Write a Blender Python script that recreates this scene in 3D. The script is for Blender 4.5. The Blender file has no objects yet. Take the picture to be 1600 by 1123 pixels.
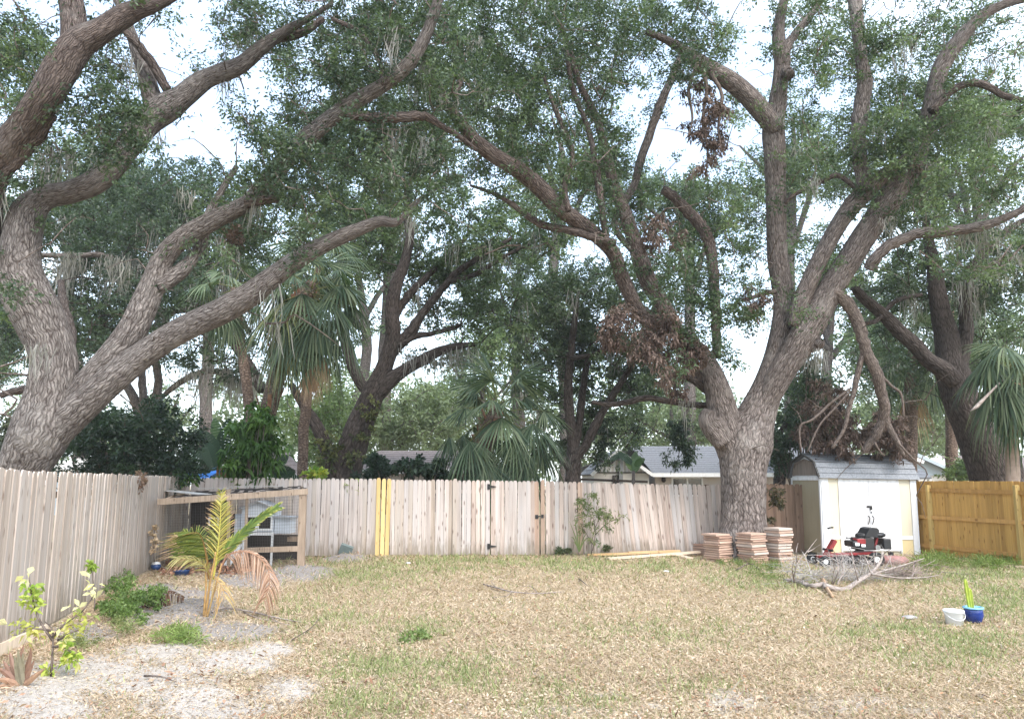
import bpy, math, random
import numpy as np
from mathutils import Vector, Matrix, Euler

random.seed(7)
RNG = np.random.default_rng(11)
R = math.radians
scene = bpy.context.scene
COL = scene.collection

# ------------------------------------------------------------------ camera, sky, sun, exposure
EYE = 1.85
PITCH = math.atan(187 / 1200)
cam_data = bpy.data.cameras.new('camera')
cam_data.sensor_width = 36.0
cam_data.lens = 27.0
cam_data.clip_start = 0.1
cam_data.clip_end = 3000
cam = bpy.data.objects.new('camera', cam_data)
COL.objects.link(cam)
cam.location = (0, 0, EYE)
cam.rotation_euler = (R(90) + PITCH, 0, 0)
scene.camera = cam

CLOUD_AT = (6.27, 15.07, 7.02)
SUN_AZ, SUN_EL = R(145), R(48)        # azimuth clockwise from +Y: behind the camera, to its right
world = bpy.data.worlds.new('World')
scene.world = world
world.use_nodes = True
wn = world.node_tree
bg = wn.nodes['Background']
sky = wn.nodes.new('ShaderNodeTexSky')
sky.sky_type = 'NISHITA'
sky.sun_disc = False
sky.sun_elevation = SUN_EL
sky.sun_rotation = SUN_AZ
sky.air_density = 1.0
sky.dust_density = 1.0
sky.ozone_density = 1.0
bg.inputs['Strength'].default_value = 0.15
veil = wn.nodes.new('ShaderNodeMix')          # an even bright overcast over the clear sky
veil.data_type = 'RGBA'
veil.inputs[0].default_value = 0.72
wn.links.new(sky.outputs['Color'], veil.inputs[6])
veil.inputs[7].default_value = (4.9, 5.5, 5.9, 1)
wn.links.new(veil.outputs[2], bg.inputs['Color'])
wtc = wn.nodes.new('ShaderNodeTexCoord')
wmap = wn.nodes.new('ShaderNodeMapping'); wmap.inputs['Location'].default_value = CLOUD_AT; wmap.inputs['Scale'].default_value = (1, 1, 1.5)
wn.links.new(wtc.outputs['Generated'], wmap.inputs['Vector'])
wno = wn.nodes.new('ShaderNodeTexNoise'); wno.inputs['Scale'].default_value = 1.5; wno.inputs['Detail'].default_value = 5; wno.inputs['Roughness'].default_value = .52
wn.links.new(wmap.outputs[0], wno.inputs['Vector'])
wrp = wn.nodes.new('ShaderNodeMapRange'); wrp.inputs['From Min'].default_value = .40; wrp.inputs['From Max'].default_value = .66; wrp.inputs['To Min'].default_value = .26; wrp.inputs['To Max'].default_value = .95
wn.links.new(wno.outputs['Fac'], wrp.inputs['Value'])
wn.links.new(wrp.outputs[0], veil.inputs[0])

sun_data = bpy.data.lights.new('sun', 'SUN')
sun_data.energy = 1.5
sun_data.angle = R(25)
sun_data.color = (1.0, 0.95, 0.88)
sun = bpy.data.objects.new('sun', sun_data)
COL.objects.link(sun)
sdir = Vector((math.sin(SUN_AZ) * math.cos(SUN_EL), math.cos(SUN_AZ) * math.cos(SUN_EL), math.sin(SUN_EL)))
sun.rotation_euler = (-sdir).to_track_quat('-Z', 'Y').to_euler()
sun.location = sdir * 60

scene.view_settings.view_transform = 'Standard'
scene.view_settings.look = 'None'
scene.view_settings.gamma = 1.0
scene.view_settings.use_curve_mapping = False
scene.view_settings.exposure = 1.72
cy = scene.cycles
cy.max_bounces = 7
cy.diffuse_bounces = 4
cy.glossy_bounces = 2
cy.transmission_bounces = 4
cy.transparent_max_bounces = 6
cy.caustics_reflective = False
cy.caustics_refractive = False
cy.use_adaptive_sampling = True
cy.adaptive_threshold = 0.015
cy.use_denoising = True
cy.denoising_prefilter = 'ACCURATE'

# ------------------------------------------------------------------ helpers
CP, SP = math.cos(PITCH), math.sin(PITCH)

def ray(px, py):
    u, v = (px - 800) / 1200, (561.5 - py) / 1200
    return Vector((u, CP - v * SP, SP + v * CP))

def P(px, py, Y):
    """the point at ground distance Y seen in direction (px, py)"""
    d = ray(px, py)
    return Vector((0, 0, EYE)) + d * (Y / d.y)

def G(px, py, z=0.0):
    d = ray(px, py)
    return Vector((0, 0, EYE)) + d * ((z - EYE) / d.z)

def proj(a):
    """world points (N,3) to picture coordinates"""
    a = np.asarray(a, float)
    x, y, z = a[:, 0], a[:, 1], a[:, 2] - EYE
    zc = y * CP + z * SP
    yc = -y * SP + z * CP
    return 800 + 1200 * x / zc, 561.5 - 1200 * yc / zc

def tag(o, label=None, cat=None, group=None, kind=None):
    if label: o['label'] = label
    if cat: o['category'] = cat
    if group: o['group'] = group
    if kind: o['kind'] = kind
    return o

def thing(name, label, cat, loc=(0, 0, 0), rz=0.0, group=None):
    o = bpy.data.objects.new(name, None)
    o.empty_display_size = 0.2
    COL.objects.link(o)
    o.location = loc
    o.rotation_euler = (0, 0, rz)
    return tag(o, label, cat, group)

def link(name, me, parent=None, loc=None, rot=None, scl=None):
    o = bpy.data.objects.new(name, me)
    COL.objects.link(o)
    if parent: o.parent = parent
    if loc is not None: o.location = loc
    if rot is not None: o.rotation_euler = rot
    if scl is not None: o.scale = scl
    return o

class MB:
    """collects shapes and links them as one mesh object"""
    def __init__(self):
        self.v, self.f, self.uv = [], [], []
        self.n = 0
    def add(self, verts, faces, uvs=None):
        n = self.n
        self.v.extend([tuple(p) for p in verts])
        self.f.extend([tuple(i + n for i in f) for f in faces])
        self.uv.extend(uvs if uvs is not None else [(0, 0)] * len(verts))
        self.n += len(verts)
        return self
    def box(self, c, s, rot=None, taper=1.0):
        c = Vector(c)
        m = Euler(rot).to_matrix() if rot is not None else None
        vs = []
        for z in (-.5, .5):
            k = taper if z > 0 else 1.0
            for x, y in ((-.5, -.5), (.5, -.5), (.5, .5), (-.5, .5)):
                p = Vector((x * s[0] * k, y * s[1] * k, z * s[2]))
                vs.append(c + (m @ p if m else p))
        return self.add(vs, [(3, 2, 1, 0), (4, 5, 6, 7), (0, 1, 5, 4), (1, 2, 6, 5), (2, 3, 7, 6), (3, 0, 4, 7)])
    def bar(self, a, b, w, h, up=(0, 0, 1)):
        """a straight beam from a to b, w wide across and h high along up"""
        a, b = Vector(a), Vector(b)
        t = (b - a).normalized()
        s = t.cross(Vector(up))
        if s.length < 1e-4: s = t.cross(Vector((0, 1, 0)))
        s.normalize()
        u = s.cross(t)
        vs = [p + s * i * w / 2 + u * j * h / 2 for p in (a, b) for i, j in ((-1, -1), (1, -1), (1, 1), (-1, 1))]
        return self.add(vs, [(0, 1, 2, 3), (7, 6, 5, 4), (0, 4, 5, 1), (1, 5, 6, 2), (2, 6, 7, 3), (3, 7, 4, 0)])
    def prism(self, poly, a, b):
        """poly: (x, z) outline swept from y=a to y=b"""
        n = len(poly)
        vs = [(x, a, z) for x, z in poly] + [(x, b, z) for x, z in poly]
        fs = [tuple(range(n)), tuple(range(2 * n - 1, n - 1, -1))]
        fs += [(i, i + n, (i + 1) % n + n, (i + 1) % n) for i in range(n)]
        return self.add(vs, fs)
    def tube(self, pts, rad, sides=8, cap=True, rough=0.0, seed=0, vscale=1.0):
        pts = [Vector(p) for p in pts]
        n = len(pts)
        rng = np.random.default_rng(seed + 1)
        ph = rng.uniform(0, 6.28, 6)
        vs, uv, fs = [], [], []
        L = 0.0
        rm = float(np.median(rad))
        for i in range(n):
            t = (pts[min(i + 1, n - 1)] - pts[max(i - 1, 0)])
            if t.length < 1e-7: t = Vector((0, 0, 1))
            t.normalize()
            ref = Vector((0, 1, 0)) if abs(t.y) < 0.93 else Vector((0, 0, 1))
            a = (ref - t * ref.dot(t)).normalized()
            b = t.cross(a)
            if i: L += (pts[i] - pts[i - 1]).length
            r = rad[i]
            for k in range(sides + 1):
                ang = 2 * math.pi * k / sides
                rr = r
                if rough:
                    rr *= 1 + rough * (math.sin(2 * ang + ph[0] + L * 1.7 / max(r, .05) * .25) * .5
                                       + math.sin(3 * ang + ph[1] + L * 2.1) * .35
                                       + math.sin(5 * ang + ph[2] - L * 3.3) * .25
                                       + math.sin(ang + ph[3] + L * 5.1) * .3)
                vs.append(pts[i] + (a * math.cos(ang) + b * math.sin(ang)) * rr)
                uv.append((k / sides * 2 * math.pi * rm, L * vscale))
        m = sides + 1
        for i in range(n - 1):
            for k in range(sides):
                fs.append((i * m + k, i * m + k + 1, (i + 1) * m + k + 1, (i + 1) * m + k))
        if cap:
            vs.append(pts[-1]); uv.append((0, L))
            e = len(vs) - 1
            for k in range(sides):
                fs.append(((n - 1) * m + k, (n - 1) * m + k + 1, e))
            vs.append(pts[0]); uv.append((0, 0))
            for k in range(sides):
                fs.append((k + 1, k, e + 1))
        return self.add(vs, fs, uv)
    def lathe(self, prof, sides=20, c=(0, 0, 0)):
        """prof: (radius, z) from bottom to top"""
        c = Vector(c); n = len(prof); vs, fs = [], []
        for r, z in prof:
            for k in range(sides):
                a = 2 * math.pi * k / sides
                vs.append(c + Vector((r * math.cos(a), r * math.sin(a), z)))
        for i in range(n - 1):
            for k in range(sides):
                j = (k + 1) % sides
                fs.append((i * sides + k, i * sides + j, (i + 1) * sides + j, (i + 1) * sides + k))
        if prof[0][0] > 1e-5: fs.append(tuple(range(sides - 1, -1, -1)))
        if prof[-1][0] > 1e-5: fs.append(tuple((n - 1) * sides + k for k in range(sides)))
        return self.add(vs, fs)
    def disc_wheel(self, c, axis, r, w, sides=18, inner=0.55):
        """a tyre: rounded ring about an axis"""
        c, ax = Vector(c), Vector(axis).normalized()
        s = ax.orthogonal().normalized(); u = ax.cross(s)
        prof = [(r * inner, -.42), (r * .82, -.5), (r * .97, -.32), (r, 0), (r * .97, .32), (r * .82, .5), (r * inner, .42)]
        vs, fs = [], []
        for rr, h in prof:
            for k in range(sides):
                a = 2 * math.pi * k / sides
                vs.append(c + ax * h * w + (s * math.cos(a) + u * math.sin(a)) * rr)
        n = len(prof)
        for i in range(n):
            for k in range(sides):
                j = (k + 1) % sides; i2 = (i + 1) % n
                fs.append((i * sides + k, i * sides + j, i2 * sides + j, i2 * sides + k))
        return self.add(vs, fs)
    def mesh(self, name, mat, smooth=False, origin=None):
        me = bpy.data.meshes.new(name)
        v = np.array(self.v, float)
        if origin is not None: v = v - np.array(origin, float)
        me.from_pydata(v.tolist(), [], self.f)
        if any(x != (0, 0) for x in self.uv):
            ul = me.uv_layers.new(name='UVMap')
            li = np.empty(len(me.loops), np.int32); me.loops.foreach_get('vertex_index', li)
            ul.data.foreach_set('uv', np.array(self.uv, np.float32)[li].ravel())
        if smooth: me.polygons.foreach_set('use_smooth', np.ones(len(me.polygons), bool))
        if mat: me.materials.append(mat)
        me.update()
        return me
    def build(self, name, mat, parent=None, smooth=False, world=True, bevel=0.0):
        """world=True: the shapes are in world space (an unturned parent's place is taken off)"""
        org = parent.location if (parent is not None and world) else None
        if org is not None and parent.parent is not None: org = org + parent.parent.location
        o = link(name, self.mesh(name, mat, smooth, org), parent)
        if bevel:
            m = o.modifiers.new('edge', 'BEVEL'); m.width = bevel; m.segments = 2; m.limit_method = 'ANGLE'
        return o

def spline(pts, per=4):
    """Catmull-Rom through rows of numbers"""
    p = np.array(pts, float)
    p = np.vstack([2 * p[0] - p[1], p, 2 * p[-1] - p[-2]])
    out = []
    for i in range(1, len(p) - 2):
        for k in range(per):
            t = k / per
            out.append(0.5 * ((2 * p[i]) + (-p[i - 1] + p[i + 1]) * t + (2 * p[i - 1] - 5 * p[i] + 4 * p[i + 1] - p[i + 2]) * t * t
                              + (-p[i - 1] + 3 * p[i] - 3 * p[i + 1] + p[i + 2]) * t ** 3))
    out.append(p[-2])
    return np.array(out)

def quads_mesh(name, verts, mat, tone=None, k=4, parent=None, kind=None, smooth=False):
    """verts (N,k,3): N loose faces of k corners; tone (N,3): their own colour"""
    n = len(verts)
    org = np.zeros(3)
    q = parent
    while q is not None:
        org += np.array(q.location); q = q.parent
    me = bpy.data.meshes.new(name)
    me.vertices.add(n * k)
    me.vertices.foreach_set('co', (verts.reshape(-1, 3) - org).astype(np.float32).ravel())
    me.loops.add(n * k)
    me.loops.foreach_set('vertex_index', np.arange(n * k, dtype=np.int32))
    me.polygons.add(n)
    me.polygons.foreach_set('loop_start', np.arange(0, n * k, k, dtype=np.int32))
    if tone is not None:
        at = me.color_attributes.new('tone', 'FLOAT_COLOR', 'POINT')
        c = np.ones((n, k, 4), np.float32)
        c[:, :, :3] = tone[:, None, :]
        at.data.foreach_set('color', c.ravel())
    if smooth: me.polygons.foreach_set('use_smooth', np.ones(n, bool))
    me.update(calc_edges=True)
    me.materials.append(mat)
    o = link(name, me, parent)
    if kind: o['kind'] = kind
    return o

def unit(a):
    return a / np.maximum(np.linalg.norm(a, axis=-1, keepdims=True), 1e-9)

def leaf_quads(base, axis, length, width, droop=0.0, rng=RNG, flat=0.0):
    """N leaves as folded lozenges"""
    n = len(base)
    axis = unit(axis)
    up = rng.normal(size=(n, 3)); up[:, 2] = np.abs(up[:, 2]) + flat
    side = unit(np.cross(axis, up))
    nor = np.cross(side, axis)
    length = np.broadcast_to(np.asarray(length, float).reshape(-1, 1), (n, 1)); width = np.broadcast_to(np.asarray(width, float).reshape(-1, 1), (n, 1))
    mid = base + axis * length * 0.52 + nor * width * 0.12
    tip = base + axis * length; tip[:, 2] -= (length * droop)[:, 0]
    return np.stack([base, mid + side * width * .5, tip, mid - side * width * .5], 1)

# ------------------------------------------------------------------ materials
def nd(nt, t, **kw):
    n = nt.nodes.new(t)
    for k, v in kw.items():
        if k in n.inputs: n.inputs[k].default_value = v
        else: setattr(n, k, v)
    return n

def new_mat(name, rough=0.8, spec=0.3):
    m = bpy.data.materials.new(name)
    m.use_nodes = True
    b = m.node_tree.nodes['Principled BSDF']
    b.inputs['Roughness'].default_value = rough
    b.inputs['Specular IOR Level'].default_value = spec
    return m, m.node_tree, b

def ramp(nt, src, stops):
    r = nd(nt, 'ShaderNodeValToRGB')
    e = r.color_ramp.elements
    while len(e) > 1: e.remove(e[-1])
    for i, (p, c) in enumerate(stops):
        x = e[0] if i == 0 else e.new(p)
        x.position = p
        x.color = tuple(c) + (1,) if not isinstance(c, (int, float)) else (c, c, c, 1)
    nt.links.new(src, r.inputs['Fac'])
    return r.outputs['Color']

def mixc(nt, fac, a, b, mode='MIX'):
    m = nd(nt, 'ShaderNodeMix', data_type='RGBA', blend_type=mode)
    for sock, v in ((m.inputs[0], fac), (m.inputs[6], a), (m.inputs[7], b)):
        if isinstance(v, bpy.types.NodeSocket): nt.links.new(v, sock)
        elif isinstance(v, (int, float)): sock.default_value = v if sock.type == 'VALUE' else (v, v, v, 1)
        else: sock.default_value = tuple(v) + (1,)
    return m.outputs[2]

def math_(nt, op, a, b=0.0, clamp=False):
    m = nd(nt, 'ShaderNodeMath', operation=op)
    m.use_clamp = clamp
    for s, v in ((m.inputs[0], a), (m.inputs[1], b)):
        if isinstance(v, bpy.types.NodeSocket): nt.links.new(v, s)
        else: s.default_value = v
    return m.outputs[0]

def noise(nt, vec, scale, detail=4, rough=.55, dist=0.0):
    n = nd(nt, 'ShaderNodeTexNoise', Scale=scale, Detail=detail, Roughness=rough, Distortion=dist)
    if vec is not None: nt.links.new(vec, n.inputs['Vector'])
    return n.outputs['Fac']

def mapping(nt, vec, scale=(1, 1, 1), loc=None, rot=(0, 0, 0)):
    m = nd(nt, 'ShaderNodeMapping')
    m.inputs['Scale'].default_value = scale
    m.inputs['Rotation'].default_value = rot
    nt.links.new(vec, m.inputs['Vector'])
    if loc is not None: nt.links.new(loc, m.inputs['Location'])
    return m.outputs[0]

def bump(nt, b, h, strength=.5, dist=.01):
    n = nd(nt, 'ShaderNodeBump', Strength=strength, Distance=dist)
    nt.links.new(h, n.inputs['Height'])
    nt.links.new(n.outputs[0], b.inputs['Normal'])

def obj_offset(nt):
    oi = nd(nt, 'ShaderNodeObjectInfo')
    sc = nd(nt, 'ShaderNodeVectorMath', operation='SCALE')
    sc.inputs[0].default_value = (37.0, 91.0, 53.0)
    nt.links.new(oi.outputs['Random'], sc.inputs['Scale'])
    return oi.outputs['Random'], sc.outputs[0]

def wood(name, c1, c2, knot=(.09, .055, .04), rough=.85, knots=.075, grey=None, grain=1.0, foot=False):
    """boards lie along their own z; each object takes its own shade between c1 and c2"""
    m, nt, b = new_mat(name, rough, .2)
    tc = nd(nt, 'ShaderNodeTexCoord').outputs['Object']
    rnd, off = obj_offset(nt)
    v = mapping(nt, tc, (1, 1, 1), off)
    g1 = noise(nt, mapping(nt, v, (45, 45, 1.6)), 1.0, 5, .6, .6)
    g2 = noise(nt, mapping(nt, v, (9, 9, 1.1)), 1.0, 3, .5, .4)
    c = mixc(nt, rnd, c1, c2)
    r2 = math_(nt, 'FRACT', math_(nt, 'MULTIPLY', rnd, 7.13))
    c = mixc(nt, ramp(nt, r2, [(.72, 0), (.9, .5)]), c, tuple(x * .68 for x in c1))
    dark = tuple(x * .55 for x in c1)
    c = mixc(nt, math_(nt, 'MULTIPLY', ramp(nt, g1, [(.38, 0), (.68, 1)]), .62 * grain), c, dark)
    c = mixc(nt, math_(nt, 'MULTIPLY', ramp(nt, g2, [(.42, 0), (.7, 1)]), .45), c, tuple(min(1, x * 1.3) for x in c2))
    if grey is not None:
        g3 = noise(nt, mapping(nt, v, (5, 5, .5)), 1.0, 3)
        c = mixc(nt, ramp(nt, g3, [(.42, 0), (.62, .8)]), c, grey)
    if knots:
        vo = nd(nt, 'ShaderNodeTexVoronoi', Scale=1.0, Randomness=1.0)
        vo.voronoi_dimensions = '2D'
        sx = nd(nt, 'ShaderNodeSeparateXYZ'); nt.links.new(v, sx.inputs[0])
        cx = nd(nt, 'ShaderNodeCombineXYZ')
        nt.links.new(math_(nt, 'MULTIPLY', sx.outputs[0], 5.5), cx.inputs[0])
        nt.links.new(math_(nt, 'MULTIPLY', sx.outputs[2], 2.6), cx.inputs[1])
        nt.links.new(cx.outputs[0], vo.inputs['Vector'])
        c = mixc(nt, ramp(nt, vo.outputs['Distance'], [(knots * .4, .75), (knots * 1.3, 0)]), c, knot)
    if foot:
        sz = nd(nt, 'ShaderNodeSeparateXYZ'); nt.links.new(tc, sz.inputs[0])
        st = noise(nt, mapping(nt, v, (14, 14, 3)), 1.0, 4, .65)
        ff = math_(nt, 'ADD', sz.outputs[2], math_(nt, 'MULTIPLY', math_(nt, 'SUBTRACT', .55, st), .9))
        c = mixc(nt, ramp(nt, ff, [(.03, .75), (.26, 0)]), c, (.21, .175, .13))
        st2 = noise(nt, mapping(nt, v, (10, 10, .8)), 1.0, 3, .6)
        c = mixc(nt, ramp(nt, st2, [(.60, 0), (.76, .55)]), c, (.27, .23, .20))
    nt.links.new(c, b.inputs['Base Color'])
    bump(nt, b, g1, .35, .004)
    return m

def bark(name, light, dark, sx=11.0, sy=3.6, depth=.03, patch=None):
    m, nt, b = new_mat(name, .92, .15)
    uv = nd(nt, 'ShaderNodeTexCoord').outputs['UV']
    warp = nd(nt, 'ShaderNodeTexNoise', Scale=7.0, Detail=5.0)
    nt.links.new(uv, warp.inputs['Vector'])
    wv = nd(nt, 'ShaderNodeVectorMath', operation='SCALE'); wv.inputs['Scale'].default_value = .085
    nt.links.new(warp.outputs['Color'], wv.inputs[0])
    ad = nd(nt, 'ShaderNodeVectorMath', operation='ADD')
    nt.links.new(uv, ad.inputs[0]); nt.links.new(wv.outputs[0], ad.inputs[1])
    v = mapping(nt, ad.outputs[0], (sx, sy, 1))
    vo = nd(nt, 'ShaderNodeTexVoronoi', Scale=1.0, Randomness=1.0); vo.feature = 'DISTANCE_TO_EDGE'; vo.voronoi_dimensions = '2D'
    nt.links.new(v, vo.inputs['Vector'])
    vc = nd(nt, 'ShaderNodeTexVoronoi', Scale=1.0, Randomness=1.0); vc.voronoi_dimensions = '2D'
    nt.links.new(v, vc.inputs['Vector'])
    fine = noise(nt, mapping(nt, uv, (60, 18, 1)), 1.0, 5, .65)
    plate = ramp(nt, vo.outputs['Distance'], [(.0, 0), (.34, 1)])
    ridge = noise(nt, mapping(nt, ad.outputs[0], (sx * .8, sy * .35, 1)), 1.0, 6, .7, .8)
    h = math_(nt, 'ADD', math_(nt, 'MULTIPLY', plate, .55), math_(nt, 'MULTIPLY', fine, .5))
    h = math_(nt, 'ADD', h, math_(nt, 'MULTIPLY', math_(nt, 'SUBTRACT', ridge, .5), 1.5))
    mid = tuple((a + d) / 2 for a, d in zip(light, dark))
    c = ramp(nt, h, [(.16, dark), (.44, mid), (.85, light)])
    sep = nd(nt, 'ShaderNodeSeparateColor'); nt.links.new(vc.outputs['Color'], sep.inputs[0])
    c = mixc(nt, math_(nt, 'MULTIPLY', sep.outputs[0], .45), c, dark)
    if patch:
        big = noise(nt, mapping(nt, uv, (1.6, 1.1, 1)), 1.0, 5, .65)
        c = mixc(nt, ramp(nt, big, [(.54, 0), (.66, .5)]), c, patch)
    nt.links.new(c, b.inputs['Base Color'])
    bump(nt, b, h, 1.0, depth)
    return m

def leafy(name, trans=.3, rough=.5, gain=1.0, spec=.35):
    """leaves carry their own colour in the attribute tone"""
    m, nt, b = new_mat(name, rough, spec)
    at = nd(nt, 'ShaderNodeAttribute', attribute_name='tone').outputs['Color']
    nt.links.new(at, b.inputs['Base Color'])
    tr = nd(nt, 'ShaderNodeBsdfTranslucent')
    nt.links.new(mixc(nt, 1.0, at, (1.5, 1.6, .85), 'MULTIPLY'), tr.inputs['Color'])
    mx = nd(nt, 'ShaderNodeMixShader'); mx.inputs[0].default_value = trans
    nt.links.new(b.outputs[0], mx.inputs[1]); nt.links.new(tr.outputs[0], mx.inputs[2])
    nt.links.new(mx.outputs[0], nt.nodes['Material Output'].inputs['Surface'])
    return m

def plain(name, c, rough=.6, spec=.4, metal=0.0, var=.12, scale=9.0, bmp=0.0):
    m, nt, b = new_mat(name, rough, spec)
    b.inputs['Metallic'].default_value = metal
    tc = nd(nt, 'ShaderNodeTexCoord').outputs['Object']
    n1 = noise(nt, tc, scale, 5, .6)
    f = ramp(nt, n1, [(.3, 0), (.7, 1)])
    nt.links.new(mixc(nt, f, tuple(x * (1 - var) for x in c), tuple(min(1, x * (1 + var)) for x in c)), b.inputs['Base Color'])
    if bmp: bump(nt, b, noise(nt, tc, scale * 8, 4), bmp, .004)
    return m

def painted(name, c, dirt=(.3, .27, .22), amount=.35, rough=.55, boards=0.0):
    """paint with grime that thickens in streaks"""
    m, nt, b = new_mat(name, rough, .3)
    tc = nd(nt, 'ShaderNodeTexCoord').outputs['Object']
    n1 = noise(nt, mapping(nt, tc, (7, 7, 1.2)), 1.0, 6, .65)
    n2 = noise(nt, tc, 26, 3)
    f = math_(nt, 'MULTIPLY', ramp(nt, n1, [(.48, 0), (.78, 1)]), amount)
    c2 = mixc(nt, f, c, dirt)
    c2 = mixc(nt, math_(nt, 'MULTIPLY', ramp(nt, n2, [(.62, 0), (.72, 1)]), amount * .4), c2, dirt)
    nt.links.new(c2, b.inputs['Base Color'])
    bump(nt, b, n2, .12, .003)
    return m

M = {}
M['picket'] = wood('weathered_picket', (.46, .385, .345), (.63, .555, .52), (.13, .085, .065), knots=.085, grey=(.50, .46, .45), grain=1.2, foot=True)
M['picket_side'] = wood('weathered_side_picket', (.43, .345, .285), (.56, .47, .40), (.14, .10, .075), grey=(.47, .42, .385), grain=1.25, foot=True)
M['picket_red'] = wood('reddish_picket', (.46, .31, .235), (.55, .40, .31), (.15, .09, .06), foot=True)
M['picket_pink'] = wood('pinkish_picket', (.50, .39, .335), (.66, .555, .50), (.14, .085, .065), knots=.11, grain=1.2, foot=True)
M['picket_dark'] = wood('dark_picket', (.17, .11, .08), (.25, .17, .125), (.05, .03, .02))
M['picket_yellow'] = wood('new_yellow_picket', (.70, .50, .22), (.74, .55, .27), (.35, .2, .06), knots=.05, grain=.35)
M['cedar'] = wood('orange_cedar', (.41, .225, .07), (.54, .32, .10), (.16, .07, .02), grain=.7)
M['cedar_rail'] = wood('orange_rail', (.45, .245, .08), (.50, .285, .10), (.16, .07, .02), grain=.6)
M['post'] = wood('treated_post', (.48, .33, .12), (.52, .37, .15), (.2, .12, .05), grain=.6)
M['lumber'] = wood('new_lumber', (.58, .37, .19), (.66, .46, .27), (.3, .17, .08), grain=.5)
M['lumber_pale'] = wood('pale_lumber', (.60, .47, .35), (.68, .56, .44), (.3, .2, .12), grain=.6)
M['frame_wood'] = wood('run_frame_wood', (.36, .27, .20), (.45, .35, .27), (.12, .08, .05), grain=1.1)
M['bark_left'] = bark('oak_bark', (.35, .312, .29), (.07, .055, .05), 33, 5.6, .045, patch=(.37, .34, .315))
M['bark_limb'] = bark('shaded_limb_bark', (.22, .175, .155), (.045, .033, .03), 28, 5.5, .035, patch=(.25, .22, .2))  # darker copy of the oak bark, the limbs' shade put into its colour
M['bark_right'] = bark('oak_bark_pinkish', (.36, .305, .28), (.072, .056, .05), 27, 4.8, .045, patch=(.42, .38, .35))
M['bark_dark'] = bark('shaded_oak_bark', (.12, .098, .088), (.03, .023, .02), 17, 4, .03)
M['bark_grey'] = bark('grey_oak_bark', (.22, .19, .175), (.06, .048, .043), 18, 5.0, .03)
M['branch'] = bark('branch_bark', (.24, .195, .17), (.07, .052, .045), 22, 7, .008)
M['deadwood'] = bark('dead_wood', (.46, .40, .365), (.2, .16, .14), 30, 6, .006)
M['snag'] = bark('snag_bark', (.25, .2, .175), (.09, .07, .06), 30, 6, .006)
M['snapped'] = wood('snapped_wood', (.46, .30, .19), (.52, .36, .24), knots=0)
M['leaf'] = leafy('oak_leaf', .34, .42, spec=.4)
M['leaf_soft'] = leafy('soft_leaf', .35, .55)
M['leaf_dead'] = leafy('dead_leaf', .12, .8, spec=.15)
M['moss'] = leafy('spanish_moss', .2, .95, spec=.05)
M['frond'] = leafy('palm_frond', .22, .5, spec=.3)
M['blade'] = leafy('grass_blade', .25, .7, spec=.2)
M['litter'] = leafy('leaf_litter', .12, .85, spec=.15)

# ------------------------------------------------------------------ ground
def vnoise(x, y, seed=0):
    """smooth value noise, about 0..1"""
    def h(i, j):
        n = (i * 374761393 + j * 668265263 + seed * 974634777) & 0x7fffffff
        n = ((n ^ (n >> 13)) * 1274126177) & 0x7fffffff
        return ((n ^ (n >> 16)) & 0xffff) / 65535.0
    xi, yi = np.floor(x).astype(np.int64), np.floor(y).astype(np.int64)
    fx, fy = x - xi, y - yi
    fx, fy = fx * fx * (3 - 2 * fx), fy * fy * (3 - 2 * fy)
    return (h(xi, yi) * (1 - fx) + h(xi + 1, yi) * fx) * (1 - fy) + (h(xi, yi + 1) * (1 - fx) + h(xi + 1, yi + 1) * fx) * fy

def fbm(x, y, seed=0, oct=4):
    s, a, t = 0, 1, 0
    for o in range(oct):
        s = s + a * vnoise(x * 2 ** o, y * 2 ** o, seed + o); t += a; a *= .55
    return s / t

MOUNDS = [(300, 948, .55, .5, .13), (345, 930, .5, .5, .10), (470, 893, .55, .5, .14), (545, 872, .45, .3, .10), (395, 905, .6, .5, .06),
          (360, 983, .6, .35, .06), (255, 930, .4, .4, .09), (430, 905, .4, .4, .06)]
MPOS = [(G(a, b), rx, ry, h) for a, b, rx, ry, h in MOUNDS]

def ground_z(x, y):
    x, y = np.asarray(x, float), np.asarray(y, float)
    z = (fbm(x * .55, y * .55, 3, 3) - .5) * .09 + (fbm(x * 3.1, y * 3.1, 9, 3) - .5) * .035
    for p, rx, ry, h in MPOS:
        z = z + h * np.exp(-(((x - p.x) / rx) ** 2 + ((y - p.y) / ry) ** 2)) * (.6 + .8 * fbm(x * 4, y * 4, 21, 3))
    return z

def GZ(px, py, dz=0.0):
    p = G(px, py); p.z = float(ground_z(p.x, p.y)) + dz
    return p

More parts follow.
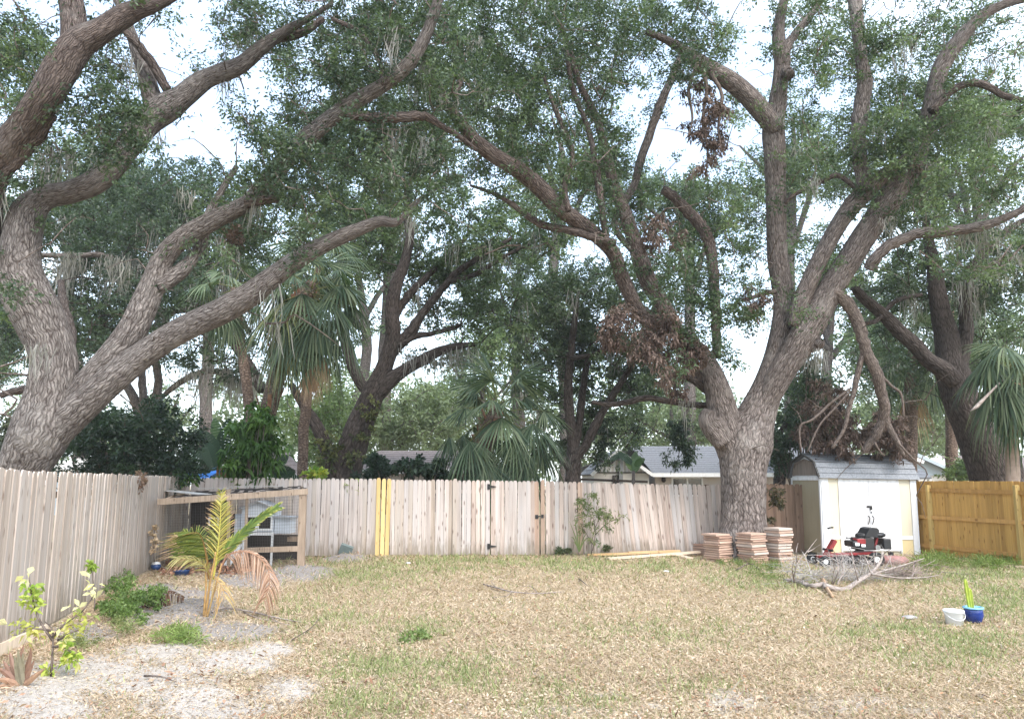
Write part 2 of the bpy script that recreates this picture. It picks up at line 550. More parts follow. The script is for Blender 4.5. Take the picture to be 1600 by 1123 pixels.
def masks(x, y):
    """sand and green shares of the lawn, 0..1"""
    px, py = proj(np.stack([np.ravel(x), np.ravel(y), np.zeros(np.size(x))], 1))
    px, py = px.reshape(np.shape(x)), py.reshape(np.shape(x))
    def blob(cx, cy, rx, ry): return np.exp(-(((px - cx) / rx) ** 2 + ((py - cy) / ry) ** 2) ** 1.3)
    sand = np.zeros(np.shape(x)); soil = np.zeros(np.shape(x)); green = np.zeros(np.shape(x))
    for a in ((190, 1055, 230, 50), (370, 1035, 90, 30), (60, 1100, 150, 45), (330, 1100, 170, 36), (240, 1018, 100, 22), (420, 1012, 50, 16), (100, 1065, 170, 40), (440, 1075, 70, 30)):
        sand = np.maximum(sand, blob(*a))
    for a in ((940, 1085, 40, 10, .6), (1020, 1105, 45, 9, .8), (1150, 1100, 120, 30, .7), (1300, 1105, 170, 30, .75), (1480, 1108, 150, 26, .65), (900, 1110, 200, 16, .55), (860, 1012, 40, 10, .45), (1030, 930, 60, 10, .2), (760, 1112, 60, 12, .5)):
        sand = np.maximum(sand, blob(*a[:4]) * a[4])
    for a in ((300, 945, 75, 32), (350, 985, 100, 20), (470, 895, 55, 16), (540, 873, 40, 9), (390, 905, 70, 20), (230, 960, 50, 25), (130, 985, 60, 20), (250, 925, 45, 20), (330, 885, 90, 14)):
        soil = np.maximum(soil, blob(*a))
    for a in ((560, 895, 120, 20, .7), (720, 880, 120, 12, .75), (900, 880, 100, 14, .7), (1030, 885, 70, 10, .8), (1190, 900, 80, 22, .6), (1500, 895, 130, 18, 1.0), (1560, 940, 90, 40, .6),
              (1420, 985, 80, 20, .55), (600, 1040, 90, 26, .75), (700, 1050, 110, 30, .65), (500, 960, 80, 25, .5), (860, 1060, 50, 25, .45), (1040, 990, 120, 20, .3), (1500, 1010, 110, 30, .55), (1340, 990, 60, 14, .5),
              (560, 1095, 80, 22, .6), (930, 1100, 60, 20, .4), (280, 1000, 45, 10, .7), (400, 1000, 60, 10, .6), (1240, 910, 60, 14, .5), (650, 985, 60, 20, .5), (850, 1110, 60, 20, .35), (1100, 1075, 60, 14, .3)):
        green = np.maximum(green, blob(*a[:4]) * a[4])
    n = fbm(x * 2.2, y * 2.2, 40, 4)
    sand = np.clip(sand * 1.55 - (1 - n) * .95, 0, 1)
    soil = np.clip(soil * 1.5 - (1 - n) * .65, 0, 1)
    green = np.clip(green * (n * 2.4 - .35) + .10 * np.clip(n * 3 - 1.3, 0, 1), 0, 1)
    far = np.clip((y - 19) / 1.5, 0, 1)
    return sand * (1 - far), soil * (1 - far), np.maximum(green * (1 - sand) * (1 - soil * .6), far * .3)

xs = np.concatenate([[-200, -120, -60, -30, -18, -13], np.arange(-10.5, 12.51, .11), [15, 20, 32, 60, 120, 200]])
ys = np.concatenate([[-60, -20, -4, 2, 4.2], np.arange(5.4, 20.5, .11), [22, 25, 30, 40, 60, 100, 220]])
gx, gy = np.meshgrid(xs, ys)
gz = ground_z(gx, gy)
nx, ny = len(xs), len(ys)
me = bpy.data.meshes.new('ground')
idx = np.arange(nx * ny).reshape(ny, nx)
faces = np.stack([idx[:-1, :-1], idx[:-1, 1:], idx[1:, 1:], idx[1:, :-1]], -1).reshape(-1, 4)
me.vertices.add(nx * ny); me.vertices.foreach_set('co', np.stack([gx, gy, gz], -1).astype(np.float32).ravel())
me.loops.add(faces.size); me.loops.foreach_set('vertex_index', faces.astype(np.int32).ravel())
me.polygons.add(len(faces)); me.polygons.foreach_set('loop_start', np.arange(0, faces.size, 4, dtype=np.int32))
me.polygons.foreach_set('use_smooth', np.ones(len(faces), bool))
ms = masks(gx, gy)
at = me.color_attributes.new('cover', 'FLOAT_COLOR', 'POINT')
at.data.foreach_set('color', np.stack([ms[0], ms[1], ms[2], np.ones_like(gx)], -1).astype(np.float32).ravel())
me.update(calc_edges=True)
gm, nt, b = new_mat('lawn_soil', .95, .1)
tc = nd(nt, 'ShaderNodeTexCoord').outputs['Object']
cov = nd(nt, 'ShaderNodeSeparateColor')
nt.links.new(nd(nt, 'ShaderNodeAttribute', attribute_name='cover').outputs['Color'], cov.inputs[0])
n1 = noise(nt, tc, 1.3, 6, .6); n2 = noise(nt, tc, 24, 5, .7); n3 = noise(nt, tc, 95, 4, .7)
straw = mixc(nt, ramp(nt, n2, [(.35, 0), (.66, 1)]), (.31, .235, .155), (.52, .415, .285))
straw = mixc(nt, ramp(nt, n3, [(.55, 0), (.72, .8)]), straw, (.60, .49, .38))
straw = mixc(nt, ramp(nt, n3, [(.30, .75), (.42, 0)]), straw, (.17, .12, .085))
grn = mixc(nt, ramp(nt, n2, [(.35, 0), (.65, 1)]), (.19, .20, .09), (.37, .36, .19))
c = mixc(nt, math_(nt, 'MULTIPLY', cov.outputs[2], .6), straw, grn)
soil = mixc(nt, ramp(nt, n3, [(.35, 0), (.68, 1)]), (.22, .195, .18), (.47, .43, .41))
soil = mixc(nt, ramp(nt, n2, [(.6, 0), (.75, .5)]), soil, (.2, .15, .11))
fz = lambda s, a: ramp(nt, math_(nt, 'ADD', s, math_(nt, 'MULTIPLY', math_(nt, 'SUBTRACT', n2, .5), a)), [(.18, 0), (.75, 1)])
c = mixc(nt, fz(cov.outputs[1], .9), c, soil)
sandc = mixc(nt, ramp(nt, n3, [(.36, 0), (.64, 1)]), (.42, .37, .325), (.67, .61, .555))
sandc = mixc(nt, ramp(nt, n2, [(.58, 0), (.72, .6)]), sandc, (.40, .32, .26))
c = mixc(nt, fz(cov.outputs[0], 1.0), c, sandc)
nt.links.new(c, b.inputs['Base Color'])
bump(nt, b, math_(nt, 'ADD', n2, math_(nt, 'MULTIPLY', n3, .6)), .9, .035)
me.materials.append(gm)
tag(link('ground', me), kind='structure')

# ------------------------------------------------------------------ fences
def picket_mesh(name, w, t, h, mat, ear=.35):
    """one board, its foot at z=0, rounded top corners"""
    e = w * ear
    m = MB()
    prof = [(-w / 2, 0), (w / 2, 0), (w / 2, h - e), (w / 2 - e * .35, h - e * .3), (w / 2 - e, h), (-w / 2 + e, h), (-w / 2 + e * .35, h - e * .3), (-w / 2, h - e)]
    m.prism(prof, -t / 2, t / 2)
    return m.mesh(name, mat)

def run_fence(root, a, b, step, h0, h1, mats, lean=None, depth=.0, hvar=.012, w=None, ear=.35, curve=None, skip=None, name='picket', zb=.02, fixed=None):
    """boards from ground point a to b as parts of root; lean(t) in radians; mats picked at random"""
    a, b = Vector(a), Vector(b)
    n = max(1, round((b - a).length / step))
    w = w or step - .006
    meshes = [[picket_mesh(name, w * k, .018, 1.0, m, ear / 1.0) for k in (1.0, .985)] for m in mats]
    org = root.location
    out = []
    for i in range(n):
        t = (i + .5) / n
        p = a.lerp(b, t)
        d = (b - a)
        if curve:
            p = Vector(curve(t)); q = Vector(curve(min(1, t + .01))); d = q - Vector(curve(max(0, t - .01)))
        if skip and skip(t): continue
        ang = math.atan2(d.y, d.x)
        k = fixed(t) if fixed else random.randrange(len(mats))
        me_ = random.choice(meshes[k])
        h = h0 + (h1 - h0) * t + random.uniform(-hvar, hvar)
        zg = float(ground_z(p.x, p.y)) * .5
        n_ = Vector((-math.sin(ang), math.cos(ang), 0))
        loc = Vector((p.x, p.y, zb + zg)) - n_ * (depth + random.uniform(0, .008)) - org
        ln = lean(t) if lean else 0.0
        o = link(name, me_, root, loc, (random.uniform(-.006, .006), ln + random.uniform(-.005, .005), ang), (1, 1, h - zg - zb))
        out.append(o)
    return out

# mesh is 1 m tall and scaled to its height: keep the rounded top small
FL = [(-5.14, 7.2), (-5.51, 8.65), (-6.25, 11.4), (-7.06, 14.4), (-7.55, 16.8), (-7.93, 18.95)]
FLS = spline(FL, 12)
def left_curve(t):
    i = min(t, .99999) * (len(FLS) - 1); k = int(i); f = i - k
    p = FLS[k] * (1 - f) + FLS[k + 1] * f
    return (p[0], p[1], 0)

CORNER = Vector((FL[-1][0], FL[-1][1], 0))
BACK_B = Vector(G(1240, 865))
def back_pt(px):
    """the back fence line under picture column px"""
    lo, hi = -.2, 1.4
    for _ in range(40):
        m = (lo + hi) / 2
        p = CORNER.lerp(BACK_B, m)
        if proj([tuple(p)])[0][0] < px: lo = m
        else: hi = m
    return CORNER.lerp(BACK_B, lo)

EAR = .03
fl = thing('wooden_fence', 'long weathered greyish fence beside the coconut palm, running away from the camera', 'fence', (-6.5, 13, 0))
nb = 87
pm = [picket_mesh('picket', w_, .018, 1.0, M['picket_side'], .28) for w_ in (.1395, .138)]
for i in range(nb):
    t = (i + .5) / nb
    p = Vector(left_curve(t)); d = Vector(left_curve(min(.9999, t + .01))) - Vector(left_curve(max(0, t - .01)))
    gap = 1 if abs(t - .612) < .0045 else 0
    ang = math.atan2(d.y, d.x)
    n_ = Vector((math.sin(ang), -math.cos(ang), 0))
    h = 1.955 - .07 * t + random.uniform(-.012, .012)
    zg = float(ground_z(p.x, p.y))
    link('picket', pm[i % 2], fl, p + n_ * random.uniform(0, .007) + Vector((0, 0, zg * .4 + .02)) - fl.location,
         (random.uniform(-.006, .006), random.uniform(-.006, .006) + (.012 if gap else 0), ang), ((.86 if gap else 1), 1, h))
for z in (.35, 1.0, 1.65):
    r_ = MB()
    for k in range(10):
        q0, q1 = Vector(left_curve(k / 10)), Vector(left_curve((k + 1) / 10))
        off = Vector((-.045, 0, z))
        r_.bar(q0 + off, q1 + off, .04, .085)
    r_.build('rail', M['picket_dark'], fl)
for t in (.12, .32, .52, .72, .92):
    p = Vector(left_curve(t))
    MB().box((p.x - .12, p.y, .93), (.09, .09, 1.86)).build('post', M['picket_dark'], fl)
kb = MB()
kb.bar(GZ(-40, 1040, .05), GZ(72, 988, .05), .04, .13)
o = tag(kb.build('kick_board', M['lumber_pale'], fl), 'whitish board along the foot of the fence')

def back_fence(name, label, x0, x1, mats, step=.1125, lean=None, depth=.0, h=None, group=None, **kw):
    a, b_ = back_pt(x0), back_pt(x1)
    root = thing(name, label, 'fence', a.lerp(b_, .5), 0, group)
    h0, h1 = h or (None, None)
    return root, a, b_

def htop(px):
    """height of the back fence top under picture column px"""
    py = np.interp(px, [283, 500, 800, 960, 1120, 1250], [745.5, 747, 750.5, 754, 757, 758])
    p = back_pt(px)
    return P(px, float(py), p.y).z

def section(root, x0, x1, mats, step=.1125, lean=None, depth=0.0, fixed=None, skip=None, zb=.02, dh=0.0, w=None):
    a, b_ = back_pt(x0), back_pt(x1)
    return run_fence(root, a, b_, step, htop(x0) + dh, htop(x1) + dh, mats, lean=lean, depth=depth, w=w, ear=.3, zb=zb, fixed=fixed)

def rails(root, x0, x1, mat, off=.04):
    a, b_ = back_pt(x0), back_pt(x1)
    for z in (.3, .95, 1.55):
        MB().bar(a + Vector((0, off, z)), b_ + Vector((0, off, z)), .04, .085).build('rail', mat, root)

def posts(root, xs_, mat, off=.11):
    for x in xs_:
        p = back_pt(x)
        MB().box((p.x, p.y + off, .86), (.09, .09, 1.72)).build('post', mat, root)

fb = thing('wooden_fence', 'weathered pale fence behind the animal run with three new yellow boards', 'fence', back_pt(520))
section(fb, 283, 586, [M['picket'], M['picket'], M['picket_side']])
for k, x in enumerate((589.5, 597, 604.3)):
    p = back_pt(x); h_ = htop(x)
    o = link('picket', picket_mesh('picket', .097, .02, 1.0, M['picket_yellow'], .3), fb, Vector((p.x, p.y - .03, -.06 + .02 * (k == 0))) - fb.location, (0, .008 * k - .004, 0), (1, 1, h_ + .07))
    o['label'] = 'new yellow board'
section(fb, 608.5, 707, [M['picket'], M['picket_side'], M['picket']], dh=-.005)
section(fb, 707, 713, [M['picket_side']], depth=.035, dh=.02)
section(fb, 713, 765.5, [M['picket'], M['picket_pink']])
rails(fb, 283, 764, M['picket_side'])
posts(fb, (330, 430, 530, 607, 710, 762), M['picket_dark'])

gate = thing('wooden_gate', 'pale board gate with two black strap hinges and a black latch', 'gate', back_pt(805))
section(gate, 767, 836, [M['picket'], M['picket_pink']], depth=.012)
section(gate, 836, 842.2, [M['picket_red']], depth=.014)
rails(gate, 768, 842, M['picket_side'])
M['iron'] = plain('black_iron', (.022, .02, .02), .5, .5)
for py in (760, 853):
    p = P(764.5, py, back_pt(765).y); p.y -= .035
    h_ = MB()
    h_.box(p + Vector((-.02, 0, 0)), (.055, .008, .135))
    h_.prism([(0, .035), (.155, .012), (.175, 0), (.155, -.012), (0, -.035)], -.006, .002)
    n0 = h_.n - 10
    for k in range(n0, h_.n): h_.v[k] = (h_.v[k][0] + p.x + .008, h_.v[k][1] + p.y - .006, h_.v[k][2] + p.z)
    h_.tube([p + Vector((.004, -.008, -.06)), p + Vector((.004, -.008, .06))], [.011, .011], 8)
    h_.build('hinge', M['iron'], gate)
p = P(838.5, 807, back_pt(840).y); p.y -= .04
MB().box(p, (.075, .012, .10)).box(p + Vector((.055, -.012, .01)), (.09, .012, .03)).build('latch', M['iron'], gate, bevel=.003)

fc = thing('wooden_fence', 'pinkish fence with crooked leaning boards between gate and big oak trunk', 'fence', back_pt(980))
section(fc, 843.5, 852.5, [M['picket_red']], depth=.02, dh=.03, step=.1)
p = P(847.5, 806, back_pt(847).y); p.y -= .05
MB().box(p, (.06, .012, .085)).build('latch_keeper', M['iron'], fc, bevel=.003)
section(fc, 853, 903, [M['picket_pink'], M['picket']])
section(fc, 903.5, 911, [M['picket_red']], depth=.03, step=.12)
section(fc, 911.5, 1160, [M['picket_pink'], M['picket_pink'], M['picket']], lean=lambda t: -(.035 + .07 * math.exp(-((t - .42) / .33) ** 2)), depth=0)
rails(fc, 846, 1160, M['picket_side'])
posts(fc, (848, 908, 1010, 1110), M['picket_dark'])

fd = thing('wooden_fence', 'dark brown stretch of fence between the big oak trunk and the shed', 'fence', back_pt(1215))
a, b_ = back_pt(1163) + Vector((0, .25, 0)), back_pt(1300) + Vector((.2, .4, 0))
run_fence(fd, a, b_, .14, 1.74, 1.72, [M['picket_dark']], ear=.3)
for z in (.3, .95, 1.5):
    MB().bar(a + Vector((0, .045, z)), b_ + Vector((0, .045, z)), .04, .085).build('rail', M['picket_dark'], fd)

ra, rb = G(1385, 859.5), G(1700, 895)
fr = thing('wooden_fence', 'new orange cedar fence beside the shed with its rails and posts showing', 'fence', ra.lerp(rb, .5))
def rpt(px):
    lo, hi = -.1, 1.2
    for _ in range(40):
        m = (lo + hi) / 2
        if proj([tuple(ra.lerp(rb, m))])[0][0] < px: lo = m
        else: hi = m
    return ra.lerp(rb, lo)
rn = Vector((-(rb - ra).y, (rb - ra).x, 0)).normalized()
zt = lambda px, py: P(px, py, rpt(px).y).z
run_fence(fr, ra, rb, .142, zt(1400, 750.5), zt(1690, 752.5), [M['cedar']], w=.139, ear=.1, hvar=.008)
for (y0, y1) in ((764, 768), (807.5, 815), (852, 866)):
    A, B = rpt(1390), rpt(1690)
    A.z, B.z = zt(1455, y0), zt(1590, y1)
    B.z = A.z + (B.z - A.z) * 2.0
    MB().bar(A - rn * .035, B - rn * .035, .045, .09).build('rail', M['cedar_rail'], fr)
for (xt, yt, xb, yb) in ((1450, 757.5, 1458.5, 871), (1587, 757.5, 1599, 893)):
    q = rpt(xb) - rn * .13
    top = P(xt, yt, q.y - .02); bot = Vector((P(xb, yb, q.y).x, q.y, -.1))
    MB().bar(top, bot, .10, .10, up=(0, 1, 0)).build('post', M['post'], fr, bevel=.006)

# ------------------------------------------------------------------ lean-to animal run with the hutch in it
M['wire'] = plain('grey_wire', (.07, .065, .06), .5, .5)
M['hutch_grey'] = painted('hutch_grey_paint', (.56, .60, .66), amount=.2)
M['hutch_white'] = painted('hutch_white_paint', (.74, .74, .75), amount=.2)
M['hutch_roof'] = plain('hutch_roof_felt', (.36, .37, .39), .85, .2, bmp=.3)
M['dark_inside'] = plain('dark_wire_front', (.035, .032, .03), .8, .1)
M['tin'] = painted('old_tin_sheet', (.46, .45, .44), (.2, .16, .12), .7, .6)
M['dark_net_and_shade'] = plain('dark_netting_and_shade', (.06, .052, .048), .9, .1)  # netting and cage body, also the sheets that stand for shade

YF, YB = 16.0, 18.6
run = thing('animal_run', 'lean-to wooden animal run with wire sides in the fence corner', 'animal run', G(475, 884))
fr_l, fr_r = P(246, 784, 15.6), P(481, 767.5, YF)
MB().bar(fr_l, fr_r, .05, .12).build('top_beam', M['frame_wood'], run, bevel=.004)
MB().bar(P(473.5, 769, YF + .03), P(470, 887, YF + .03), .14, .09, up=(0, 1, 0)).build('post', M['frame_wood'], run, bevel=.004)
MB().bar(P(384, 859.5, YF + .02), P(476, 856.5, YF + .01), .05, .105).build('bottom_rail', M['frame_wood'], run, bevel=.004)
MB().bar(P(357.5, 765, YF + .05), P(357, 885, YF + .05), .06, .05, up=(0, 1, 0)).build('post', M['frame_wood'], run)
MB().bar(P(386, 777, YF + .06), P(383, 884, YF + .06), .05, .05, up=(0, 1, 0)).build('post', M['frame_wood'], run)
back_r = P(470, 762.5, YB); back_l = P(300, 771, YB)
MB().bar(fr_r + Vector((-.05, .0, .0)), back_r, .05, .09).build('side_rafter', M['frame_wood'], run)
MB().bar(fr_l + Vector((.1, 0, 0)), back_l + Vector((-.2, 0, 0)), .05, .09).build('side_rafter', M['frame_wood'], run)
MB().bar(P(357, 773, YF), P(360, 763, YB), .05, .07).build('roof_rafter', M['frame_wood'], run)
# roof: sagging netting with tin on it
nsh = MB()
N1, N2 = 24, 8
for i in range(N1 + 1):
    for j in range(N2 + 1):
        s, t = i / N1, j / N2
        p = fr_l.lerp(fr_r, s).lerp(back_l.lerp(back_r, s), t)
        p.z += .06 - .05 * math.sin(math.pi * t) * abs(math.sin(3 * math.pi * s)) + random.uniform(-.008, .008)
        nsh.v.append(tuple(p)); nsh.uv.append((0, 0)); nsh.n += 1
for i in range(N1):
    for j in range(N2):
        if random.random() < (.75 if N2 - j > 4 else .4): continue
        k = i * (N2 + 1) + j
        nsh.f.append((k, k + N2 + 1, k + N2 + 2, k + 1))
net = nsh.build('roof_netting', M['dark_net_and_shade'], run)
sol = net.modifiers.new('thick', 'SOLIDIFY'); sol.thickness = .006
tin = MB()
for (x0, y0, Y0, x1, y1, Y1, w_) in ((262, 766, 17.2, 320, 772, 16.6, .38), (362, 760, 17.8, 440, 759, 17.8, .30), (300, 763, 18.0, 362, 762, 18.0, .25)):
    A, B = P(x0, y0, Y0), P(x1, y1, Y1)
    tin.bar(A, B, w_, .012)
tin.build('roof_sheet', M['tin'], run)
# wire front, one joined part
wm = MB()
def strand(a, b_): wm.bar(a, b_, .0028, .0028)
A0, A1, B0, B1 = P(252, 790, 15.65), P(466, 775, YF), P(252, 884, 15.65), P(466, 888, YF)
for i in range(56):
    s = i / 55
    strand(A0.lerp(A1, s) + Vector((0, .06, 0)), B0.lerp(B1, s) + Vector((0, .06, 0)))
for j in range(24):
    t = j / 23
    strand(A0.lerp(B0, t) + Vector((0, .065, 0)), A1.lerp(B1, t) + Vector((0, .065, 0)))
for i in range(40):
    s = i / 39
    A, B = P(474, 769, YF + .1), P(468, 764, YB)
    q = A.lerp(B, s); strand(q, Vector((q.x, q.y, .02)))
for j in range(22):
    q0, q1 = P(474, 769, YF + .1), P(468, 764, YB)
    z = q0.z * (1 - j / 21) + .03
    strand(Vector((q0.x, q0.y, z)), Vector((q1.x, q1.y, z)))
tag(wm.build('wire_mesh', M['wire'], run), kind='stuff')
# dark sheets added at the back to stand for the shade inside
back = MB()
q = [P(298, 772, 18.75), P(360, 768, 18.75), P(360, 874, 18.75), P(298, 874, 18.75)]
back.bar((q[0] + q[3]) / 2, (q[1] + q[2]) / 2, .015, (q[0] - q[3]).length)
back.build('back_shade_sheet', M['dark_net_and_shade'], run)
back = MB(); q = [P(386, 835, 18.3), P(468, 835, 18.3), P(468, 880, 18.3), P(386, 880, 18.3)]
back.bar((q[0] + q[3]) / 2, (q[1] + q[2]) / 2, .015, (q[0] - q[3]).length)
back.build('lower_shade_sheet', M['dark_net_and_shade'], run)
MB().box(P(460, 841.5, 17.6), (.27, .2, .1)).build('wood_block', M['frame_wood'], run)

YH = 17.0
def hx(px, py, dy=0.0): return P(px, py, YH + dy)
hut = thing('rabbit_hutch', 'small grey hutch with white trim and pitched roof inside the run', 'hutch', (hx(405, 870).x, YH, 0))
S = YH / 1200 * 1.01
xl, xr = hx(378, 800).x, hx(428, 800).x
z0, z1, zp = hx(400, 831).z, hx(400, 793).z, hx(404, 784).z
xm = (xl + xr) / 2
b = MB(); b.prism([(xl, z0), (xr, z0), (xr, z1), (xm, zp), (xl, z1)], YH, YH + .55)
b.build('body', M['hutch_grey'], hut)
for s in (-1, 1):
    r_ = MB(); e = xl - .05 if s < 0 else xr + .05
    r_.bar(Vector((xm, YH + .25, zp + .02)), Vector((e, YH + .25, z1 - .012)), .66, .025)
    r_.build('roof', M['hutch_roof'], hut)
    t_ = MB(); t_.bar(Vector((xm, YH - .045, zp + .012)), Vector((e, YH - .045, z1 - .022)), .02, .03); t_.build('roof_trim', M['hutch_white'], hut)
def wframe(x0, x1, za, zb, y, name, mat, root, pane):
    f = MB(); w_ = .035
    f.box(((x0 + x1) / 2, y, zb - w_ / 2), (x1 - x0, .025, w_)).box(((x0 + x1) / 2, y, za + w_ / 2), (x1 - x0, .025, w_))
    f.box((x0 + w_ / 2, y, (za + zb) / 2), (w_, .024, zb - za - 2 * w_)).box((x1 - w_ / 2, y, (za + zb) / 2), (w_, .024, zb - za - 2 * w_))
    o = f.build(name, mat, root)
    p_ = MB(); p_.box(((x0 + x1) / 2, y + .008, (za + zb) / 2), (x1 - x0 - .05, .006, zb - za - .05))
    me_ = p_.mesh('screen', pane, origin=root.location)
    link('screen', me_, o)
    return o
wframe(hx(383, 815).x, hx(402, 815).x, hx(400, 830).z, hx(400, 805).z, YH - .014, 'door', M['hutch_white'], hut, M['dark_inside'])
wframe(hx(402.5, 815).x, hx(426, 815).x, hx(400, 828).z, hx(400, 805).z, YH - .014, 'door', M['hutch_white'], hut, M['dark_inside'])
nb_ = MB(); nb_.box((hx(440.5, 820).x, YH + .25, hx(440, 820).z), (.34, .42, .36)); nb_.build('nest_box', M['hutch_grey'], hut)
for k in range(4):
    zz = hx(440, 811 + k * 6).z
    MB().box((hx(440.5, 820).x, YH + .036, zz), (.34, .012, .075)).build('plank', M['hutch_grey'], hut)
MB().box((hx(442, 808).x, YH + .22, hx(442, 807.5).z), (.43, .54, .025), rot=(0, .05, 0)).build('nest_box_lid', M['hutch_roof'], hut)
MB().box((hx(372, 818).x, YH + .3, hx(372, 822).z), (.22, .4, .5)).build('side_box', M['hutch_grey'], hut)
for x in (380, 425):
    for dy in (0.02, .5):
        p = hx(x, 850, dy); zt_ = z0
        MB().box((p.x, YH + dy, zt_ / 2), (.04, .04, zt_)).build('leg', M['hutch_white'], hut)
MB().box(((xl + xr) / 2, YH - .005, hx(400, 834).z), (xr - xl, .03, .05)).build('floor_rail', M['hutch_white'], hut)
MB().bar(hx(374, 850, .1), Vector((hx(366, 866, .1).x, YH - .3, .05)), .16, .02).build('ramp', M['hutch_white'], hut)

hut2 = thing('wooden_cage', 'dark cage with a small white window frame behind the coconut palm', 'cage', (P(330, 870, 17.6).x, 17.6, 0))
x0, x1 = P(312, 830, 17.6).x, P(352, 830, 17.6).x
MB().box(((x0 + x1) / 2, 17.9, P(330, 830, 17.6).z), (x1 - x0, .5, .75)).build('body', M['dark_net_and_shade'], hut2)
wframe(P(325, 815, 17.6).x, P(341, 815, 17.6).x, P(330, 821, 17.6).z, P(330, 808, 17.6).z, 17.63, 'window', M['hutch_white'], hut2, M['dark_inside'])
for x in (314, 350):
    p = P(x, 850, 17.7); MB().box((p.x, 17.75, .2), (.05, .05, .4)).build('leg', M['frame_wood'], hut2)

# ------------------------------------------------------------------ shed
M['shed_white'] = painted('shed_white_paint', (.78, .78, .80), (.40, .34, .28), .5)
M['shed_cream'] = painted('shed_cream_paint', (.66, .60, .47), (.42, .36, .28), .3)
M['shed_tan'] = painted('shed_tan_paint', (.37, .32, .225), (.25, .21, .15), .35)
M['shed_base'] = painted('stained_cream_paint', (.72, .58, .33), (.40, .30, .18), .5)
M['gable_wood'] = wood('bare_gable_wood', (.22, .18, .155), (.30, .25, .215), (.10, .08, .07), knots=0, grain=1.2)
M['shingle'] = plain('grey_shingle', (.25, .26, .28), .9, .15, var=.3, scale=30, bmp=.5)
M['shingle_edge'] = plain('dark_roof_edge', (.07, .065, .06), .8, .2)
M['steel'] = plain('dull_steel', (.25, .25, .25), .45, .5, metal=.6)

SF = Vector(G(1287.5, 868.5)); SF.z = .03
sh_rz = R(7.5)
sfc = math.cos(sh_rz); sfs = math.sin(sh_rz)
def shed_len(px):
    """length along the shed front whose end shows at column px"""
    lo, hi = 0, 5
    for _ in range(40):
        m = (lo + hi) / 2
        x = SF.x + m * sfc; y = SF.y + m * sfs
        if proj([(x, y, 1.0)])[0][0] < px: lo = m
        else: hi = m
    return lo
def shed_dep(px):
    lo, hi = 0, 4
    for _ in range(40):
        m = (lo + hi) / 2
        x = SF.x - m * sfs; y = SF.y + m * sfc
        if proj([(x, y, 1.0)])[0][0] > px: lo = m
        else: hi = m
    return lo
SW, SD = shed_len(1432), shed_dep(1238)
shed = thing('garden_shed', 'small white and tan shed with rounded grey shingle roof beside orange fence', 'shed', SF, sh_rz)
shed.rotation_euler = (0, R(.9), sh_rz)
EV = 1.86
L = lambda px: shed_len(px)
D = lambda px: shed_dep(px)
def sb(name, c, s, mat, bevel=.0, rot=None):
    m = MB(); m.box(c, s, rot=rot)
    return m.build(name, mat, shed, world=False, bevel=bevel)
# local frame: x along the front, y into depth, front face at y=0, end wall at x=0
sb('wall', (SW / 2, SD / 2, EV / 2), (SW - .06, SD - .06, EV - .02), M['shed_cream'])
sb('end_panel', (.012, SD / 2, (EV - .05) / 2 + .03), (.03, SD - .12, EV - .1), M['shed_tan'])
for y in (.03, SD - .03):
    sb('corner_board', (-.006, y, EV / 2), (.035, .06, EV), M['shed_white'])
sb('end_rail', (-.007, SD / 2, EV - .02), (.037, SD - .2, .09), M['shed_white'])
for x0_, x1_ in ((0.0, L(1294)), (L(1423), SW)):
    sb('corner_board', ((x0_ + x1_) / 2 + .006, -.008, EV / 2), (x1_ - x0_, .04, EV - .01), M['shed_white'])
for x0_, x1_ in ((L(1294), L(1310.5)), (L(1405), L(1423))):
    sb('side_panel', ((x0_ + x1_) / 2, .012, (EV + .46) / 2), (x1_ - x0_, .03, EV - .46), M['shed_cream'])
    sb('panel_rail', ((x0_ + x1_) / 2, -.006, .42), (x1_ - x0_ - .004, .036, .085), M['shed_white'])
    sb('base_panel', ((x0_ + x1_) / 2, .01, .19), (x1_ - x0_, .03, .37), M['shed_base'])
dl, dm, dr = L(1312.5), L(1357.5), L(1403)
for x0_, x1_ in ((L(1310.5), dl), (dr, L(1405))):
    sb('door_jamb', ((x0_ + x1_) / 2, -.01, EV / 2), (x1_ - x0_, .045, EV - .02), M['shed_white'])
for x0_, x1_, hx_ in ((dl + .004, dm - .004, dm - .055), (dm + .004, dr - .004, dm + .055)):
    dmb = MB()
    n_ = 6
    w_ = (x1_ - x0_) / n_
    for k in range(n_):
        dmb.box((x0_ + w_ * (k + .5), -.008, EV / 2 + .04), (w_ - .003, .03, EV - .12))
    d_ = dmb.build('door', M['shed_white'], shed, world=False, bevel=.002)
    hm = MB(); zc_ = (P(1360, 812, SF.y + .3).z)
    pts = [(hx_, -.028, zc_ + .1), (hx_ + .012, -.075, zc_ + .06), (hx_, -.08, zc_), (hx_ - .012, -.075, zc_ - .05), (hx_, -.028, zc_ - .1)]
    hm.tube([Vector(p) for p in spline(pts, 3)], [.012] * 13, 6)
    h_ = hm.build('handle', M['iron'], d_, world=False)
zl = P(1360, 791.5, SF.y + .3).z
lm = MB(); lm.box((dm - .01, -.035, zl), (.13, .02, .045)).box((dm + .03, -.045, zl - .045), (.045, .03, .055)).box((dm + .035, -.032, zl - .14), (.03, .015, .04))
lm.build('latch', M['iron'], shed, world=False)
